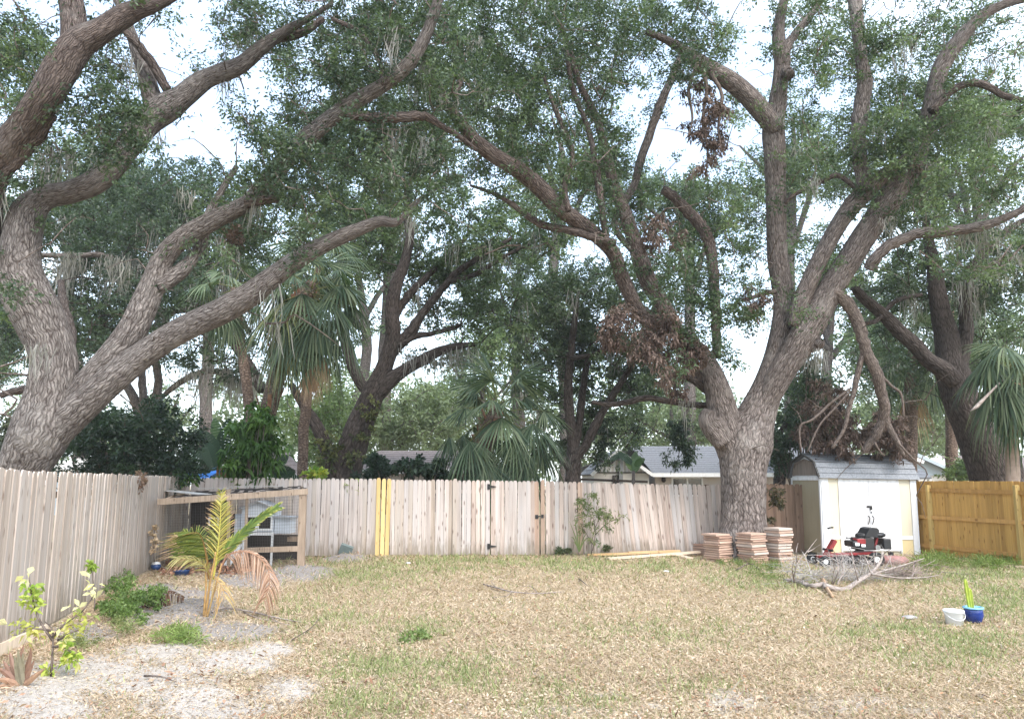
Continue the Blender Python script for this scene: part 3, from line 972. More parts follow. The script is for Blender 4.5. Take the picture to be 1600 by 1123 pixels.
# gambrel roof: eave, knuckle, ridge
ke, kz = .16, EV + .38
rz_ = EV + .60
ov = .09
prof = [(-ov, EV - .02), (ke, kz), (SD / 2, rz_), (SD - ke, kz), (SD + ov, EV - .02)]
core = MB()
core.prism([(-.01, EV), (ke + .01, kz - .04), (SD / 2, rz_ - .05), (SD - ke - .01, kz - .04), (SD + .01, EV)], .0, 1)
core.v = [(.02 + (SW - .04) * y, x, z) for x, y, z in core.v]
core.f = [tuple(reversed(f)) for f in core.f]
core.build('gable', M['shed_white'], shed, world=False)
gp = MB(); gp.prism([(.14, EV + .06), (.14, EV + .22), (.26, EV + .36), (SD / 2, EV + .45), (SD - .26, EV + .36), (SD - .14, EV + .22), (SD - .14, EV + .06)], 0, 1)
gp.v = [(-.002 + .02 * y, x, z) for x, y, z in gp.v]
gp.build('gable_panel', M['gable_wood'], shed, world=False)
for a_, b__ in (((.14, EV + .05), (.14, EV + .24)), ((.14, EV + .22), (.27, EV + .375)), ((.26, EV + .365), (SD / 2, EV + .465)), ((SD / 2, EV + .465), (SD - .26, EV + .365)), ((SD - .27, EV + .375), (SD - .14, EV + .22)), ((SD - .14, EV + .24), (SD - .14, EV + .05))):
    t_ = MB(); t_.bar((-.012, a_[0], a_[1]), (-.012, b__[0], b__[1]), .03, .035, up=(1, 0, 0))
    t_.build('gable_trim', M['gable_wood'], shed, world=False)
for i in range(4):
    (y0, z0_), (y1, z1_) = prof[i], prof[i + 1]
    m_ = MB(); m_.bar((-.075, y0, z0_ + .012), (-.075, y1, z1_ + .012), .035, .045, up=(1, 0, 0)); m_.build('roof_edge', M['shingle_edge'], shed, world=False)
# shingle courses: each course is a row of tabs
def course(p0, p1, x0_, x1_, lift, n_, name='shingle'):
    for k in range(n_):
        a_, b__ = x0_ + (x1_ - x0_) * k / n_, x0_ + (x1_ - x0_) * (k + 1) / n_
        t_ = MB()
        dy, dz = p1[0] - p0[0], p1[1] - p0[1]
        l_ = math.hypot(dy, dz); ny_, nz_ = -dz / l_, dy / l_
        if nz_ < 0: ny_, nz_ = -ny_, -nz_
        e = lift + random.uniform(0, .006)
        c4 = [(a_ + .001, p0[0] + ny_ * e, p0[1] + nz_ * e), (b__ - .001, p0[0] + ny_ * e, p0[1] + nz_ * e), (b__ - .001, p1[0] + ny_ * .003, p1[1] + nz_ * .003), (a_ + .001, p1[0] + ny_ * .003, p1[1] + nz_ * .003)]
        lo4 = [(x, y - ny_ * .01, z - nz_ * .01) for x, y, z in c4]
        t_.add(c4 + lo4, [(0, 1, 2, 3), (7, 6, 5, 4), (0, 4, 5, 1), (1, 5, 6, 2), (2, 6, 7, 3), (3, 7, 4, 0)])
        t_.build(name, M['shingle'], shed, world=False)
def along(p, q, t): return (p[0] + (q[0] - p[0]) * t, p[1] + (q[1] - p[1]) * t)
for A, B, k in ((prof[0], prof[1], 3), (prof[1], prof[2], 3), (prof[4], prof[3], 2), (prof[3], prof[2], 2)):
    for i in range(k):
        course(along(A, B, i / k), along(A, B, min(1, (i + 1.08) / k)), -.09, SW + .08, .022, 9 if A in (prof[0], prof[1]) else 4)
rc = MB(); rc.bar((-.09, SD / 2, rz_ + .015), (SW + .08, SD / 2, rz_ + .015), .16, .018); rc.build('ridge_cap', M['shingle'], shed, world=False)

# ------------------------------------------------------------------ riding mower
M['mower_red'] = plain('mower_red_paint', (.23, .022, .024), .5, .4, var=.4, scale=6)
M['rubber'] = plain('black_rubber', (.018, .018, .019), .8, .3)
M['vinyl'] = plain('black_vinyl', (.016, .016, .018), .42, .5)
M['mower_white'] = plain('white_plastic', (.75, .75, .76), .5, .4)
M['faded_red'] = plain('faded_red_deck', (.34, .18, .165), .7, .3, var=.2)
MY = 17.0
MO = Vector((P(1278, 880, MY).x, MY, float(ground_z(P(1278, 880, MY).x, MY))))
mow = thing('riding_mower', 'red rear-engine riding mower with black seat in front of shed doors', 'riding mower', MO, R(4))
mow.scale = (1, 1, .93)
def mb(name, f, mat, smooth=False, bevel=.0):
    m = MB(); f(m); return m.build(name, mat, mow, smooth=smooth, world=False, bevel=bevel)
# local: x from the front axle back, z up
for y in (-.3, .3):
    w_ = mb('front_wheel', lambda m: m.disc_wheel((.02, y, .13), (0, 1, 0), .13, .1, 16, .45), M['rubber'], True)
    r_ = MB(); r_.disc_wheel((.02, y, .13), (0, 1, 0), .062, .08, 12, .2); r_.build('rim', M['mower_white'], w_, world=False)
    w_ = mb('rear_wheel', lambda m: m.disc_wheel((1.12, y * 1.15, .17), (0, 1, 0), .17, .13, 20, .45), M['rubber'], True)
    r_ = MB(); r_.disc_wheel((1.12, y * 1.15, .17), (0, 1, 0), .08, .1, 12, .2); r_.build('rim', M['mower_white'], w_, world=False)
mb('axle', lambda m: m.bar((.02, -.3, .14), (.02, .3, .14), .05, .05), M['iron'])
mb('frame', lambda m: m.bar((.0, 0, .2), (.35, 0, .24), .16, .06).bar((.33, 0, .25), (1.25, 0, .30), .26, .06), M['mower_red'], bevel=.008)
mb('steering_column', lambda m: m.bar((.16, 0, .2), (.40, 0, .58), .15, .085).bar((.14, 0, .24), (.3, 0, .3), .1, .08), M['mower_red'], bevel=.01)
mb('foot_peg', lambda m: m.tube([(.24, -.2, .36), (.24, .2, .36)], [.028, .028], 8), M['rubber'])
mb('handlebar', lambda m: m.tube([(.40, 0, .57), (.33, 0, .72), (.27, 0, .855)], [.014] * 3, 8).tube([(.22, -.16, .865), (.30, .0, .86), (.40, .16, .855)], [.012] * 3, 8), M['mower_white'])
for p0, p1 in (((.16, -.23, .868), (.235, -.15, .865)), ((.385, .14, .856), (.50, .24, .85))):
    mb('grip', lambda m: m.tube([p0, p1], [.019, .019], 8), M['rubber'])
mb('cutting_deck', lambda m: m.lathe([(.40, .09), (.41, .16), (.36, .21), (.12, .23), (.0, .23)], 24, (.66, 0, 0)), M['iron'], True)
mb('discharge_chute', lambda m: m.box((.7, -.48, .15), (.3, .22, .1), (0, 0, .1)), M['iron'], bevel=.01)
mb('engine', lambda m: m.box((1.02, 0, .50), (.36, .36, .28)).lathe([(.15, .62), (.16, .70), (.12, .74), (.0, .745)], 16, (1.04, 0, 0)), M['iron'], bevel=.02)
mb('engine_shroud', lambda m: m.box((.90, -.1, .56), (.2, .2, .12)).box((1.26, -.1, .5), (.05, .06, .3), (0, .3, 0)), M['mower_red'], bevel=.015)
mb('decal', lambda m: m.box((.80, -.205, .50), (.09, .006, .07)), M['mower_white'])
mb('decal', lambda m: m.box((.93, -.21, .47), (.09, .006, .06)), M['mower_white'])
mb('fuel_tank', lambda m: m.box((.80, 0, .50), (.2, .4, .14)), M['vinyl'], bevel=.03)
sc_ = MB()
sc_.lathe([(.0, .655), (.13, .66), (.19, .69), (.20, .735), (.16, .765), (.0, .775)], 20)
sc_.v = [(x * .95 + 1.33, y * 1.0 - .02, z - .02) for x, y, z in sc_.v]
o_ = sc_.build('seat', M['vinyl'], mow, smooth=True, world=False)
bk = MB()
prof_ = [(.94, .56), (1.00, .655), (1.18, .66), (1.30, .64), (1.31, .82), (1.27, .865), (1.17, .875), (1.10, .85), (1.03, .74)]
bk.prism(prof_, -.2, .2)
bk.build('seat_back', M['vinyl'], mow, world=False, bevel=.035)
mb('lever', lambda m: m.tube([(.78, -.1, .58), (.66, -.12, .64), (.60, -.12, .64)], [.012, .012, .02], 6), M['rubber'])
mb('rear_box', lambda m: m.box((1.47, 0, .50), (.17, .42, .24)), M['vinyl'], bevel=.02)
mb('muffler', lambda m: m.tube([(1.28, -.16, .42), (1.28, .1, .42)], [.06, .06], 10), M['steel'])
bar_ = thing('mower_deck', 'faded red round mower deck lying among twigs behind the mower', 'mower deck', GZ(1393, 882), 0)
MB().lathe([(.34, .02), (.36, .10), (.30, .16), (.12, .19), (.0, .19)], 20).build('shell', M['faded_red'], bar_, True, world=False)
MB().lathe([(.06, .19), (.06, .26), (.0, .27)], 10).build('spindle', M['iron'], bar_, world=False)

# ------------------------------------------------------------------ slab stacks round the oak
def slab_mat(name, c1, c2):
    m, nt, b = new_mat(name, .9, .15)
    rnd, off = obj_offset(nt)
    tc = nd(nt, 'ShaderNodeTexCoord').outputs['Object']
    v = mapping(nt, tc, (1, 1, 1), off)
    c = mixc(nt, rnd, c1, c2)
    c = mixc(nt, math_(nt, 'MULTIPLY', ramp(nt, noise(nt, mapping(nt, v, (4, 4, 30)), 1.0, 5, .65), [(.4, 0), (.7, 1)]), .5), c, tuple(x * .6 for x in c1))
    nt.links.new(c, b.inputs['Base Color'])
    bump(nt, b, noise(nt, v, 60, 4), .4, .004)
    return m
M['slab'] = slab_mat('pink_tan_slab', (.40, .255, .195), (.60, .43, .34))
M['slab_pale'] = slab_mat('pale_slab', (.56, .45, .38), (.66, .56, .49))
ORD = ['topmost', 'second', 'third', 'fourth', 'fifth', 'sixth', 'seventh', 'eighth', 'ninth', 'tenth', 'eleventh', 'twelfth']
def slab_mesh(w, d, t, mat):
    m = MB(); e = .07
    m.box((0, 0, t / 2), (w - e, d - e, t)).box((0, 0, t * .58), (w, d, t * .70))
    return m.mesh('slab', mat)
def stack(px, py, n, t, s, yaw, where, lean=(0, 0)):
    base = GZ(px, py)
    mm = [slab_mesh(s, s, t, M['slab']), slab_mesh(s * .97, s * 1.02, t * .82, M['slab']), slab_mesh(s, s * .98, t * 1.15, M['slab_pale'])]
    z = base.z
    for k in range(n):
        j = random.choices((0, 1, 2), (5, 3, 2))[0]
        tt = (t, t * .82, t * 1.15)[j]
        o = link('slab', mm[j], None, (base.x + lean[0] * k + random.uniform(-.03, .03), base.y + lean[1] * k + random.uniform(-.03, .03), z), (0, 0, yaw + random.uniform(-.06, .06)))
        z += tt + .002
        r = n - 1 - k
        if r == 0: lb = f'topmost pinkish tan slab of the {where}'
        elif k == 0: lb = f'lowest pinkish tan slab of the {where}'
        else: lb = f'{ORD[r]} pinkish tan slab from the top of the {where}'
        tag(o, lb, 'slab', 'stacked slabs round the oak trunk')
stack(1124, 875, 12, .052, .46, R(-56), 'stack left of the oak trunk', (-.004, 0))
stack(1177, 877, 13, .054, .47, R(-60), 'stack against the oak trunk', (-.002, 0))
stack(1217, 876, 13, .056, .44, R(-62), 'stack beside the shed', (.001, 0))
stack(1100, 866, 5, .06, .36, R(-50), 'low stack tucked behind the others')

# ------------------------------------------------------------------ lumber on the ground
def off_fence(p, gap=.3):
    p = Vector(p); px = proj([tuple(p)])[0][0]
    lim = back_pt(px).y - gap
    if px < 1240 and p.y > lim: p = Vector((p.x * lim / p.y, lim, p.z))
    return p
def plank(p0, p1, w, t, mat, label):
    p0, p1 = off_fence(p0), off_fence(p1)
    c = (p0 + p1) / 2; d = p1 - p0
    m = MB(); m.box((0, 0, 0), (w, t, d.length))
    o = link('plank', m.mesh('plank', mat), None, c, d.to_track_quat('Z', 'Y').to_euler())
    return tag(o, label, 'plank')
plank(GZ(918, 865, .04), GZ(1000, 860, .05), .13, .045, M['lumber'], 'orange plank lying nearest the shrub at the fence foot')
plank(GZ(982, 863, .07), GZ(1062, 856.5, .10), .14, .05, M['lumber'], 'orange plank lying on top by the leaning boards')
plank(GZ(1015, 864, .05), GZ(1050, 860, .05), .12, .09, M['lumber'], 'short brown block under the upper orange plank')
plank(GZ(950, 874, .03), GZ(1092, 861, .10), .16, .045, M['lumber_pale'], 'long pale plank in front of the orange ones')
plank(GZ(1052, 864, .03), GZ(1078, 874, .03), .17, .03, M['lumber_pale'], 'short pale board lying crosswise at the long plank end')
plank(GZ(1535, 884.5, .03), GZ(1640, 891, .03), .09, .03, M['lumber_pale'], 'pale board on the grass along the orange fence')
plank(GZ(1443, 893, .02), GZ(1520, 899, .02), .05, .02, M['deadwood'], 'thin grey stick lying on grass before the orange fence')

# ------------------------------------------------------------------ pots, bucket, stones, rubbish
M['bucket'] = plain('white_plastic_bucket', (.78, .79, .80), .4, .4, var=.04)
M['blue_glaze'] = plain('dark_blue_glaze', (.012, .035, .19), .15, .6, var=.2)
M['rim_blue'] = plain('pale_blue_rim', (.22, .50, .72), .25, .5)
M['cactus'] = plain('yellow_green_cactus', (.33, .40, .055), .5, .4, var=.2)
M['pot_soil'] = plain('potting_soil', (.06, .045, .035), .95, .1)
M['stone'] = plain('grey_stone', (.34, .32, .32), .9, .2, var=.25, bmp=.5)
M['blue_plastic'] = plain('blue_plastic', (.025, .06, .17), .35, .5, var=.3)
M['slate'] = plain('green_grey_board', (.16, .20, .195), .6, .3)
p = GZ(1491.5, 974)
bk_ = thing('bucket', 'small white plastic bucket standing on the lawn beside the blue pot', 'bucket', p)
bk_.scale = (.86, .86, .92)
MB().lathe([(.105, 0), (.112, .01), (.132, .175), (.145, .18), (.147, .205), (.137, .21), (.13, .20), (.12, .03), (0, .025)], 28).build('body', M['bucket'], bk_, True, world=False)
hm = MB(); hm.tube([Vector((.148 * math.cos(a), -.05 * math.sin(a) - .105 * math.sin(a), .185 - .10 * math.sin(a))) for a in np.linspace(0, math.pi, 14)], [.004] * 14, 6)
hm.build('handle', M['mower_white'], bk_, world=False)
p = GZ(1522.5, 971)
pt = thing('plant_pot', 'dark blue glazed pot with pale blue rim next to the white bucket', 'plant pot', p)
pt.scale = (.80, .80, .95)
MB().lathe([(.09, 0), (.115, .02), (.145, .10), (.142, .165), (.135, .185), (.12, .185), (.118, .15), (0, .15)], 30).build('body', M['blue_glaze'], pt, True, world=False)
MB().lathe([(.128, .186), (.155, .187), (.158, .203), (.148, .21), (.122, .207), (.119, .187)], 30).build('rim', M['rim_blue'], pt, True, world=False)
MB().lathe([(.112, .152), (.0, .17)], 16).build('soil', M['pot_soil'], pt, world=False)
ca = thing('cactus', 'tall yellow green columnar cactus growing out of the blue pot', 'cactus', (p.x - .02, p.y, p.z + .14))
ca.scale = (.8, .8, .74)
cm = MB()
for (x0_, h_, ln) in ((-.025, .56, -.04), (.015, .40, -.02)):
    for j in range(9):
        pass
    rings = 12; vs, fs = [], []
    for i in range(rings + 1):
        t = i / rings
        for k in range(20):
            a = 2 * math.pi * k / 20
            r_ = (.034 if k % 4 == 0 else .024 if k % 2 else .018) * (1 if t < .9 else (1 - (t - .9) * 7) + .0) * (1 + .06 * math.sin(t * 21))
            vs.append((x0_ + ln * t + r_ * math.cos(a), r_ * math.sin(a), h_ * t))
    for i in range(rings):
        for k in range(20): fs.append((i * 20 + k, i * 20 + (k + 1) % 20, (i + 1) * 20 + (k + 1) % 20, (i + 1) * 20 + k))
    fs.append(tuple(rings * 20 + k for k in range(20)))
    c1 = MB(); c1.add(vs, fs); c1.build('stem', M['cactus'], ca, world=False)

def rock(p, r, name, label, cat, mat, sq=.55, seed=0, grp=None):
    m = MB(); rg = np.random.default_rng(seed)
    rings, sd = 7, 12; vs, fs = [], []
    for i in range(rings + 1):
        th = math.pi * i / rings
        for k in range(sd):
            a = 2 * math.pi * k / sd; d = 1 + .18 * math.sin(2 * a + seed) + .1 * math.sin(3 * a + th * 3 + seed * 2) + rg.uniform(-.05, .05)
            vs.append((r * d * math.sin(th) * math.cos(a), r * .8 * d * math.sin(th) * math.sin(a), r * sq * (1 + math.cos(th)) * .8 - r * .1))
    for i in range(rings):
        for k in range(sd): fs.append((i * sd + k, (i + 1) * sd + k, (i + 1) * sd + (k + 1) % sd, i * sd + (k + 1) % sd))
    m.add(vs, fs)
    o = link(name, m.mesh(name, mat, True), None, p)
    return tag(o, label, cat, grp)
rock(GZ(1421, 964), .10, 'stone', 'flat grey stone lying on the lawn left of the bucket', 'stone', M['stone'], .38, 1)
rock(GZ(1461, 964), .05, 'stone', 'small pale stone between the grey stone and the bucket', 'stone', M['slab_pale'], .3, 4)
rock(GZ(638, 881), .055, 'paper_scrap', 'crumpled white scrap on the grass near the yellow boards', 'paper scrap', M['mower_white'], .5, 2)
rock(GZ(1041, 893), .06, 'paper_scrap', 'crumpled white scrap on the grass before the long plank', 'paper scrap', M['mower_white'], .4, 3)
p = GZ(243, 892)
bl = thing('ball', 'scuffed blue and white ball in dry leaves at the side fence foot', 'ball', p)
bl.scale = (.8, .8, .8); m_ = MB(); m_.lathe([(.0, 0), (.10, .03), (.125, .10), (.115, .16)], 18); m_.build('lower_half', M['blue_plastic'], bl, True, world=False)
m_ = MB(); m_.lathe([(.115, .161), (.09, .205), (.0, .225)], 18); m_.build('upper_half', M['mower_white'], bl, True, world=False)
p = GZ(284, 898)
bt = thing('plastic_tub', 'crushed blue plastic tub in dry leaves behind the young palm', 'tub', p, .4)
m_ = MB(); m_.lathe([(.10, 0), (.13, .09), (.14, .10), (.125, .10), (.09, .02), (0, .02)], 16); m_.v = [(x * 1.25, y * .8, z + .03 * x) for x, y, z in m_.v]; m_.build('body', M['blue_plastic'], bt, True, world=False)
p = GZ(540, 870)
o = MB().box((0, 0, .12), (.30, .10, .24), rot=(.35, .35, .2)); 
tag(link('board_scrap', o.mesh('board_scrap', M['slate']), None, p), 'green grey board scrap tilted on a soil heap beside the run', 'board scrap')

# ------------------------------------------------------------------ tree kit
HOLES = [(290, 55, 55, 50, 1), (325, 195, 55, 55, .95), (285, 225, 30, 22, .8), (490, 75, 30, 24, .95), (425, 150, 45, 40, .85), (473, 168, 18, 18, .9), (25, 20, 40, 22, .8), (98, 62, 14, 26, .9),
         (520, 12, 25, 14, .8), (575, 205, 14, 10, .9), (350, 245, 20, 20, .7), (720, 268, 14, 14, .9), (548, 285, 14, 12, .8), (735, 150, 14, 18, .5), (690, 175, 16, 14, .5),
         (890, 185, 24, 24, .8), (850, 215, 22, 16, .75), (890, 255, 14, 16, .75), (920, 130, 12, 12, .6), (1050, 215, 55, 42, 1), (1150, 228, 40, 34, 1), (1015, 250, 22, 20, .9), (1072, 150, 14, 16, .6), (1060, 130, 20, 14, .5),
         (1305, 155, 36, 34, 1), (1270, 130, 16, 24, .7), (1290, 178, 26, 14, .9), (1185, 95, 16, 50, .8), (1235, 210, 12, 16, .8), (1292, 330, 24, 20, .8), (1185, 325, 20, 16, .7), (1190, 265, 14, 30, .7),
         (1445, 48, 14, 12, .9), (1505, 105, 36, 14, .95), (1535, 130, 22, 12, .6), (1490, 290, 20, 20, .85), (1570, 238, 24, 14, .8), (1460, 345, 20, 14, .6), (1180, 15, 30, 14, .8), (1085, 30, 12, 12, .5), (1480, 390, 16, 12, .5),
         (28, 600, 26, 42, .98), (215, 590, 36, 34, .98), (198, 640, 28, 30, .98), (275, 622, 44, 20, .9), (118, 716, 18, 24, .9), (1240, 615, 14, 50, 1), (1228, 660, 10, 40, 1), (1322, 628, 16, 40, .9), (1290, 575, 18, 16, .8), (1340, 545, 16, 24, .85),
         (1440, 545, 12, 12, .7), (345, 625, 30, 14, .7), (880, 620, 8, 20, .8), (795, 428, 14, 12, .7), (830, 435, 22, 22, .8), (620, 505, 8, 16, .8), (865, 400, 12, 10, .6), (790, 300, 14, 10, .5), (600, 470, 10, 10, .7), (660, 440, 8, 8, .5), (510, 410, 14, 14, .6),
         (965, 640, 12, 14, .6), (740, 715, 14, 10, .5), (470, 655, 10, 14, .5), (1390, 620, 22, 16, .6), (1465, 620, 14, 16, .6), (130, 265, 14, 10, .5), (60, 300, 10, 10, .4), (210, 345, 12, 8, .5), (330, 60, 30, 26, .8), (240, 90, 20, 40, .8)]
HA = np.array(HOLES, float)

def openness(px, py, grow=1.0):
    d = ((px[:, None] - HA[:, 0]) / (HA[:, 2] * grow)) ** 2 + ((py[:, None] - HA[:, 1]) / (HA[:, 3] * grow)) ** 2
    return (HA[:, 4] * np.exp(-d ** 1.5)).max(1)

class Tree:
    def __init__(self, name, label, cat, base, bark_, group=None):
        self.root = thing(name, label, cat, base, 0, group)
        self.bark = self.limb_bark = bark_
        self.nodes, self.nr, self.limbs = [], [], []
    def limb(self, pts, Y, name='limb', per=5, rough=.06, mat=None, wob=.0, nodes=True, cap=True):
        """pts: (px, py, radius in picture px); Y: ground distance at the ends or per point"""
        n = len(pts)
        Ys = np.interp(np.linspace(0, 1, n), np.linspace(0, 1, len(Y)), Y) if isinstance(Y, (list, tuple)) else np.full(n, Y)
        rows = []
        for (px, py, r), y in zip(pts, Ys):
            p = P(px, py, y); zc = p.y * CP + (p.z - EYE) * SP
            rows.append((p.x, p.y, p.z, r * zc / 1200))
        s = spline(rows, per)
        s[:, 3] = np.maximum(s[:, 3], .006)
        if wob:
            k = np.random.default_rng(int(abs(pts[0][0] * 7 + pts[0][1])))
            s[1:-1, :3] += k.normal(size=(len(s) - 2, 3)) * wob * s[1:-1, 3:4]
        if not wob and len(s) > 6 and max(p[2] for p in pts) < 13:
            kk = np.random.default_rng(int(abs(pts[-1][0] * 5 + pts[-1][1] * 3)) + 1)
            s[2:-2, :3] += kk.normal(size=(len(s) - 4, 3)) * .075 * s[2:-2, 3:4]
            s[1:-1, 3] *= kk.uniform(.95, 1.06, len(s) - 2)
        mr = max(p[2] for p in pts)
        sides = 30 if mr > 25 else 18 if mr > 11 else 10 if mr > 5 else 6
        m = MB(); m.tube(s[:, :3], s[:, 3], sides, cap, rough, int(pts[0][0] * 13 + pts[0][1] * 7) % 9999)
        m.build(name, mat or (self.limb_bark if name == 'limb' else self.bark), self.root, smooth=True)
        if nodes:
            self.nodes += [tuple(q) for q in s[:, :3]]; self.nr += list(s[:, 3])
        px, py = proj(s[:, :3])
        zc = s[:, 1] * CP + (s[:, 2] - EYE) * SP
        self.limbs.append(np.stack([px, py, s[:, 3] / zc * 1200, s[:, 1]], 1))
        return s
    def branches(self, C, mat, start=0.05, rmin=.007, rgrow=.011, maxlen=6.0, thin=1.0, bare=0):
        """a forking branch from the nearest wood to every clump"""
        mb_ = MB()
        nodes = np.array(self.nodes)
        cap = np.zeros((len(nodes) + (len(C) + bare) * 8, 3)); cap[:len(nodes)] = nodes; n = len(nodes)
        base = nodes.mean(0)
        extra = nodes[RNG.integers(0, len(nodes), bare)] + RNG.normal(size=(bare, 3)) * np.array([.7, .5, .6]) * (maxlen / 6)
        C = np.concatenate([C, extra]) if bare else C
        d0 = np.array([np.min(((nodes - c) ** 2).sum(1)) for c in C])
        for i in np.argsort(d0):
            c = C[i]
            dv = cap[:n] - c
            d = np.sqrt((dv ** 2).sum(1)) + np.maximum(dv[:, 2], 0) * .7
            k = int(np.argmin(d)); q = cap[k]
            l = np.linalg.norm(q - c)
            if l < .08 or l > maxlen: continue
            mid = (q + c) / 2 + RNG.normal(size=3) * l * .12; mid[2] += l * .08
            m2 = q * .25 + c * .75 + RNG.normal(size=3) * l * .07; m1 = q * .75 + c * .25 + RNG.normal(size=3) * l * .07
            pts = spline([q, m1, mid, m2, c], 2) if l > 1.2 else spline([q, mid, c], 2)
            r0 = min(rmin + rgrow * l, .07)
            rr = np.linspace(r0, rmin * .6, len(pts)) * thin
            mb_.tube(pts, rr, 4 if r0 > .02 else 3, False)
            take = pts[1::2][:8]
            cap[n:n + len(take)] = take; n += len(take)
        o = mb_.build('branches', mat, self.root, smooth=True)
        o['kind'] = 'stuff'
        self.allnodes = cap[:n]

def ell(ells, n, jit=1.0, seed=0):
    """n picture points spread over weighted ellipses (cx, cy, rx, ry, weight)"""
    rg = np.random.default_rng(seed)
    E = np.array([e if len(e) == 5 else tuple(e) + (1,) for e in ells], float)
    w = E[:, 2] * E[:, 3] * E[:, 4]; w /= w.sum()
    k = rg.choice(len(E), n, p=w)
    a = rg.uniform(0, 2 * math.pi, n); r = np.sqrt(rg.uniform(0, 1, n)) * 1.08
    return E[k, 0] + E[k, 2] * r * np.cos(a), E[k, 1] + E[k, 3] * r * np.sin(a)

def clumps(ells, n, Y, tree=None, holes=1.0, seed=0, front=False, grow=1.0):
    px, py = ell(ells, n, seed=seed)
    rg = np.random.default_rng(seed + 5)
    keep = rg.uniform(size=n) > openness(px, py, grow) * holes
    px, py = px[keep], py[keep]
    y = rg.uniform(Y[0], Y[1], len(px)) if not callable(Y) else Y(px, py, rg)
    if tree is not None and not front:
        for lm in tree.limbs:
            big = lm[:, 2] > 5
            if not big.any(): continue
            L_ = lm[big]
            d = np.hypot(px[:, None] - L_[:, 0], py[:, None] - L_[:, 1]) - L_[:, 2] * 1.1 - 20
            k = d.argmin(1); hit = (d[np.arange(len(px)), k] < 0) & (y < L_[k, 3] + .8)
            y = np.where(hit, L_[k, 3] + rg.uniform(.7, 2.2, len(px)), y)
    return np.array([tuple(P(a, b_, c)) for a, b_, c in zip(px, py, y)])

def foliage(name, C, R_, n, leaf, mat, tones, parent, K=9, flat=.7, width=.42, droop=.12, rng=RNG, up=.25, kind='stuff', vary=.35, label=None):
    """leaf clumps: K short twigs in every clump, leaves set along each"""
    C = np.asarray(C, float); m = len(C)
    if m == 0: return
    R_ = np.broadcast_to(np.asarray(R_, float), (m,)) * rng.uniform(.65, 1.25, m)
    lpt = max(1, n // K)
    tw = rng.normal(size=(m, K, 3)); tw[:, :, 2] = tw[:, :, 2] * flat + up; tw = unit(tw)
    tl = rng.uniform(.45, 1.1, (m, K, 1)) * R_[:, None, None]
    t = rng.uniform(.15, 1.0, (m, K, lpt, 1))
    base = C[:, None, None, :] + tw[:, :, None, :] * tl[:, :, None, :] * t
    base = base + rng.normal(size=base.shape) * (R_ * .10)[:, None, None, None]
    base[..., 2] -= (t[..., 0] ** 2) * tl[:, :, None, 0] * .2
    ax = tw[:, :, None, :] * .7 + rng.normal(size=base.shape) * .75
    base = base.reshape(-1, 3); ax = ax.reshape(-1, 3)
    N = len(base)
    ln = leaf * rng.uniform(.7, 1.25, N)
    q = leaf_quads(base, ax, ln, ln * width * rng.uniform(.8, 1.2, N), droop, rng)
    T = np.array(tones, float)
    ct = rng.uniform(0, 1, (m, 1)); f = np.clip(ct * .78 + rng.uniform(0, 1, (m, K * lpt)) * .25 + rng.normal(size=(m, K * lpt)) * .08, 0, .999).reshape(-1)
    pos = f * (len(T) - 1); i0 = pos.astype(int); fr = (pos - i0)[:, None]
    col = T[i0] * (1 - fr) + T[np.minimum(i0 + 1, len(T) - 1)] * fr
    col = col * rng.uniform(1 - vary, 1 + vary, (N, 1))
    o = quads_mesh(name, q, mat, col, 4, parent, kind)
    if label: o['label'] = label
    return o

def moss(name, pts, parent, n=14, length=.6, spread=.14, mat=None, tones=((.17, .165, .155), (.34, .33, .315)), rng=RNG, wd=.008):
    """hanging strands: three tapering quads each"""
    pts = np.asarray(pts, float); m = len(pts)
    if m == 0: return
    tl = rng.uniform(.35, 1.3, (m, 1)) * length
    p = pts[:, None, :] + rng.normal(size=(m, n, 3)) * np.array([spread, spread, spread * .3])
    l = (tl * rng.uniform(.35, 1.0, (m, n)))[..., None]
    p = p.reshape(-1, 3); l = l.reshape(-1, 1); N = len(p)
    a = rng.uniform(0, 2 * math.pi, N); s = np.stack([np.cos(a), np.sin(a), np.zeros(N)], 1) * wd * rng.uniform(.6, 1.5, (N, 1))
    dn = np.array([0, 0, -1.0])
    sway = rng.normal(size=(N, 3)) * np.array([1, 1, 0]) * .16
    rows = []
    for k, (t, w_) in enumerate(((0, .7), (.33, 1.0), (.68, .7), (1.0, .12))):
        c = p + dn * l * t + sway * l * t + rng.normal(size=(N, 3)) * np.array([1, 1, 0]) * .022
        rows.append((c - s * w_, c + s * w_))
    q = np.concatenate([np.stack([rows[k][0], rows[k][1], rows[k + 1][1], rows[k + 1][0]], 1) for k in range(3)], 0)
    T = np.array(tones); f = rng.uniform(0, 1, (N, 1)); col = T[0] * (1 - f) + T[1] * f
    o = quads_mesh(name, q, mat or M['moss'], np.concatenate([col] * 3, 0), 4, parent, 'stuff')
    return o

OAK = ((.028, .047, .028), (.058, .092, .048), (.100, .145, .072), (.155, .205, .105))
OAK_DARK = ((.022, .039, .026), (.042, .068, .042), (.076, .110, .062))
OAK_LIGHT = ((.065, .10, .045), (.115, .165, .072), (.185, .24, .105))
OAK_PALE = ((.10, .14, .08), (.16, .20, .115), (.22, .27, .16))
BROWN = ((.075, .052, .046), (.13, .092, .078), (.20, .15, .128))

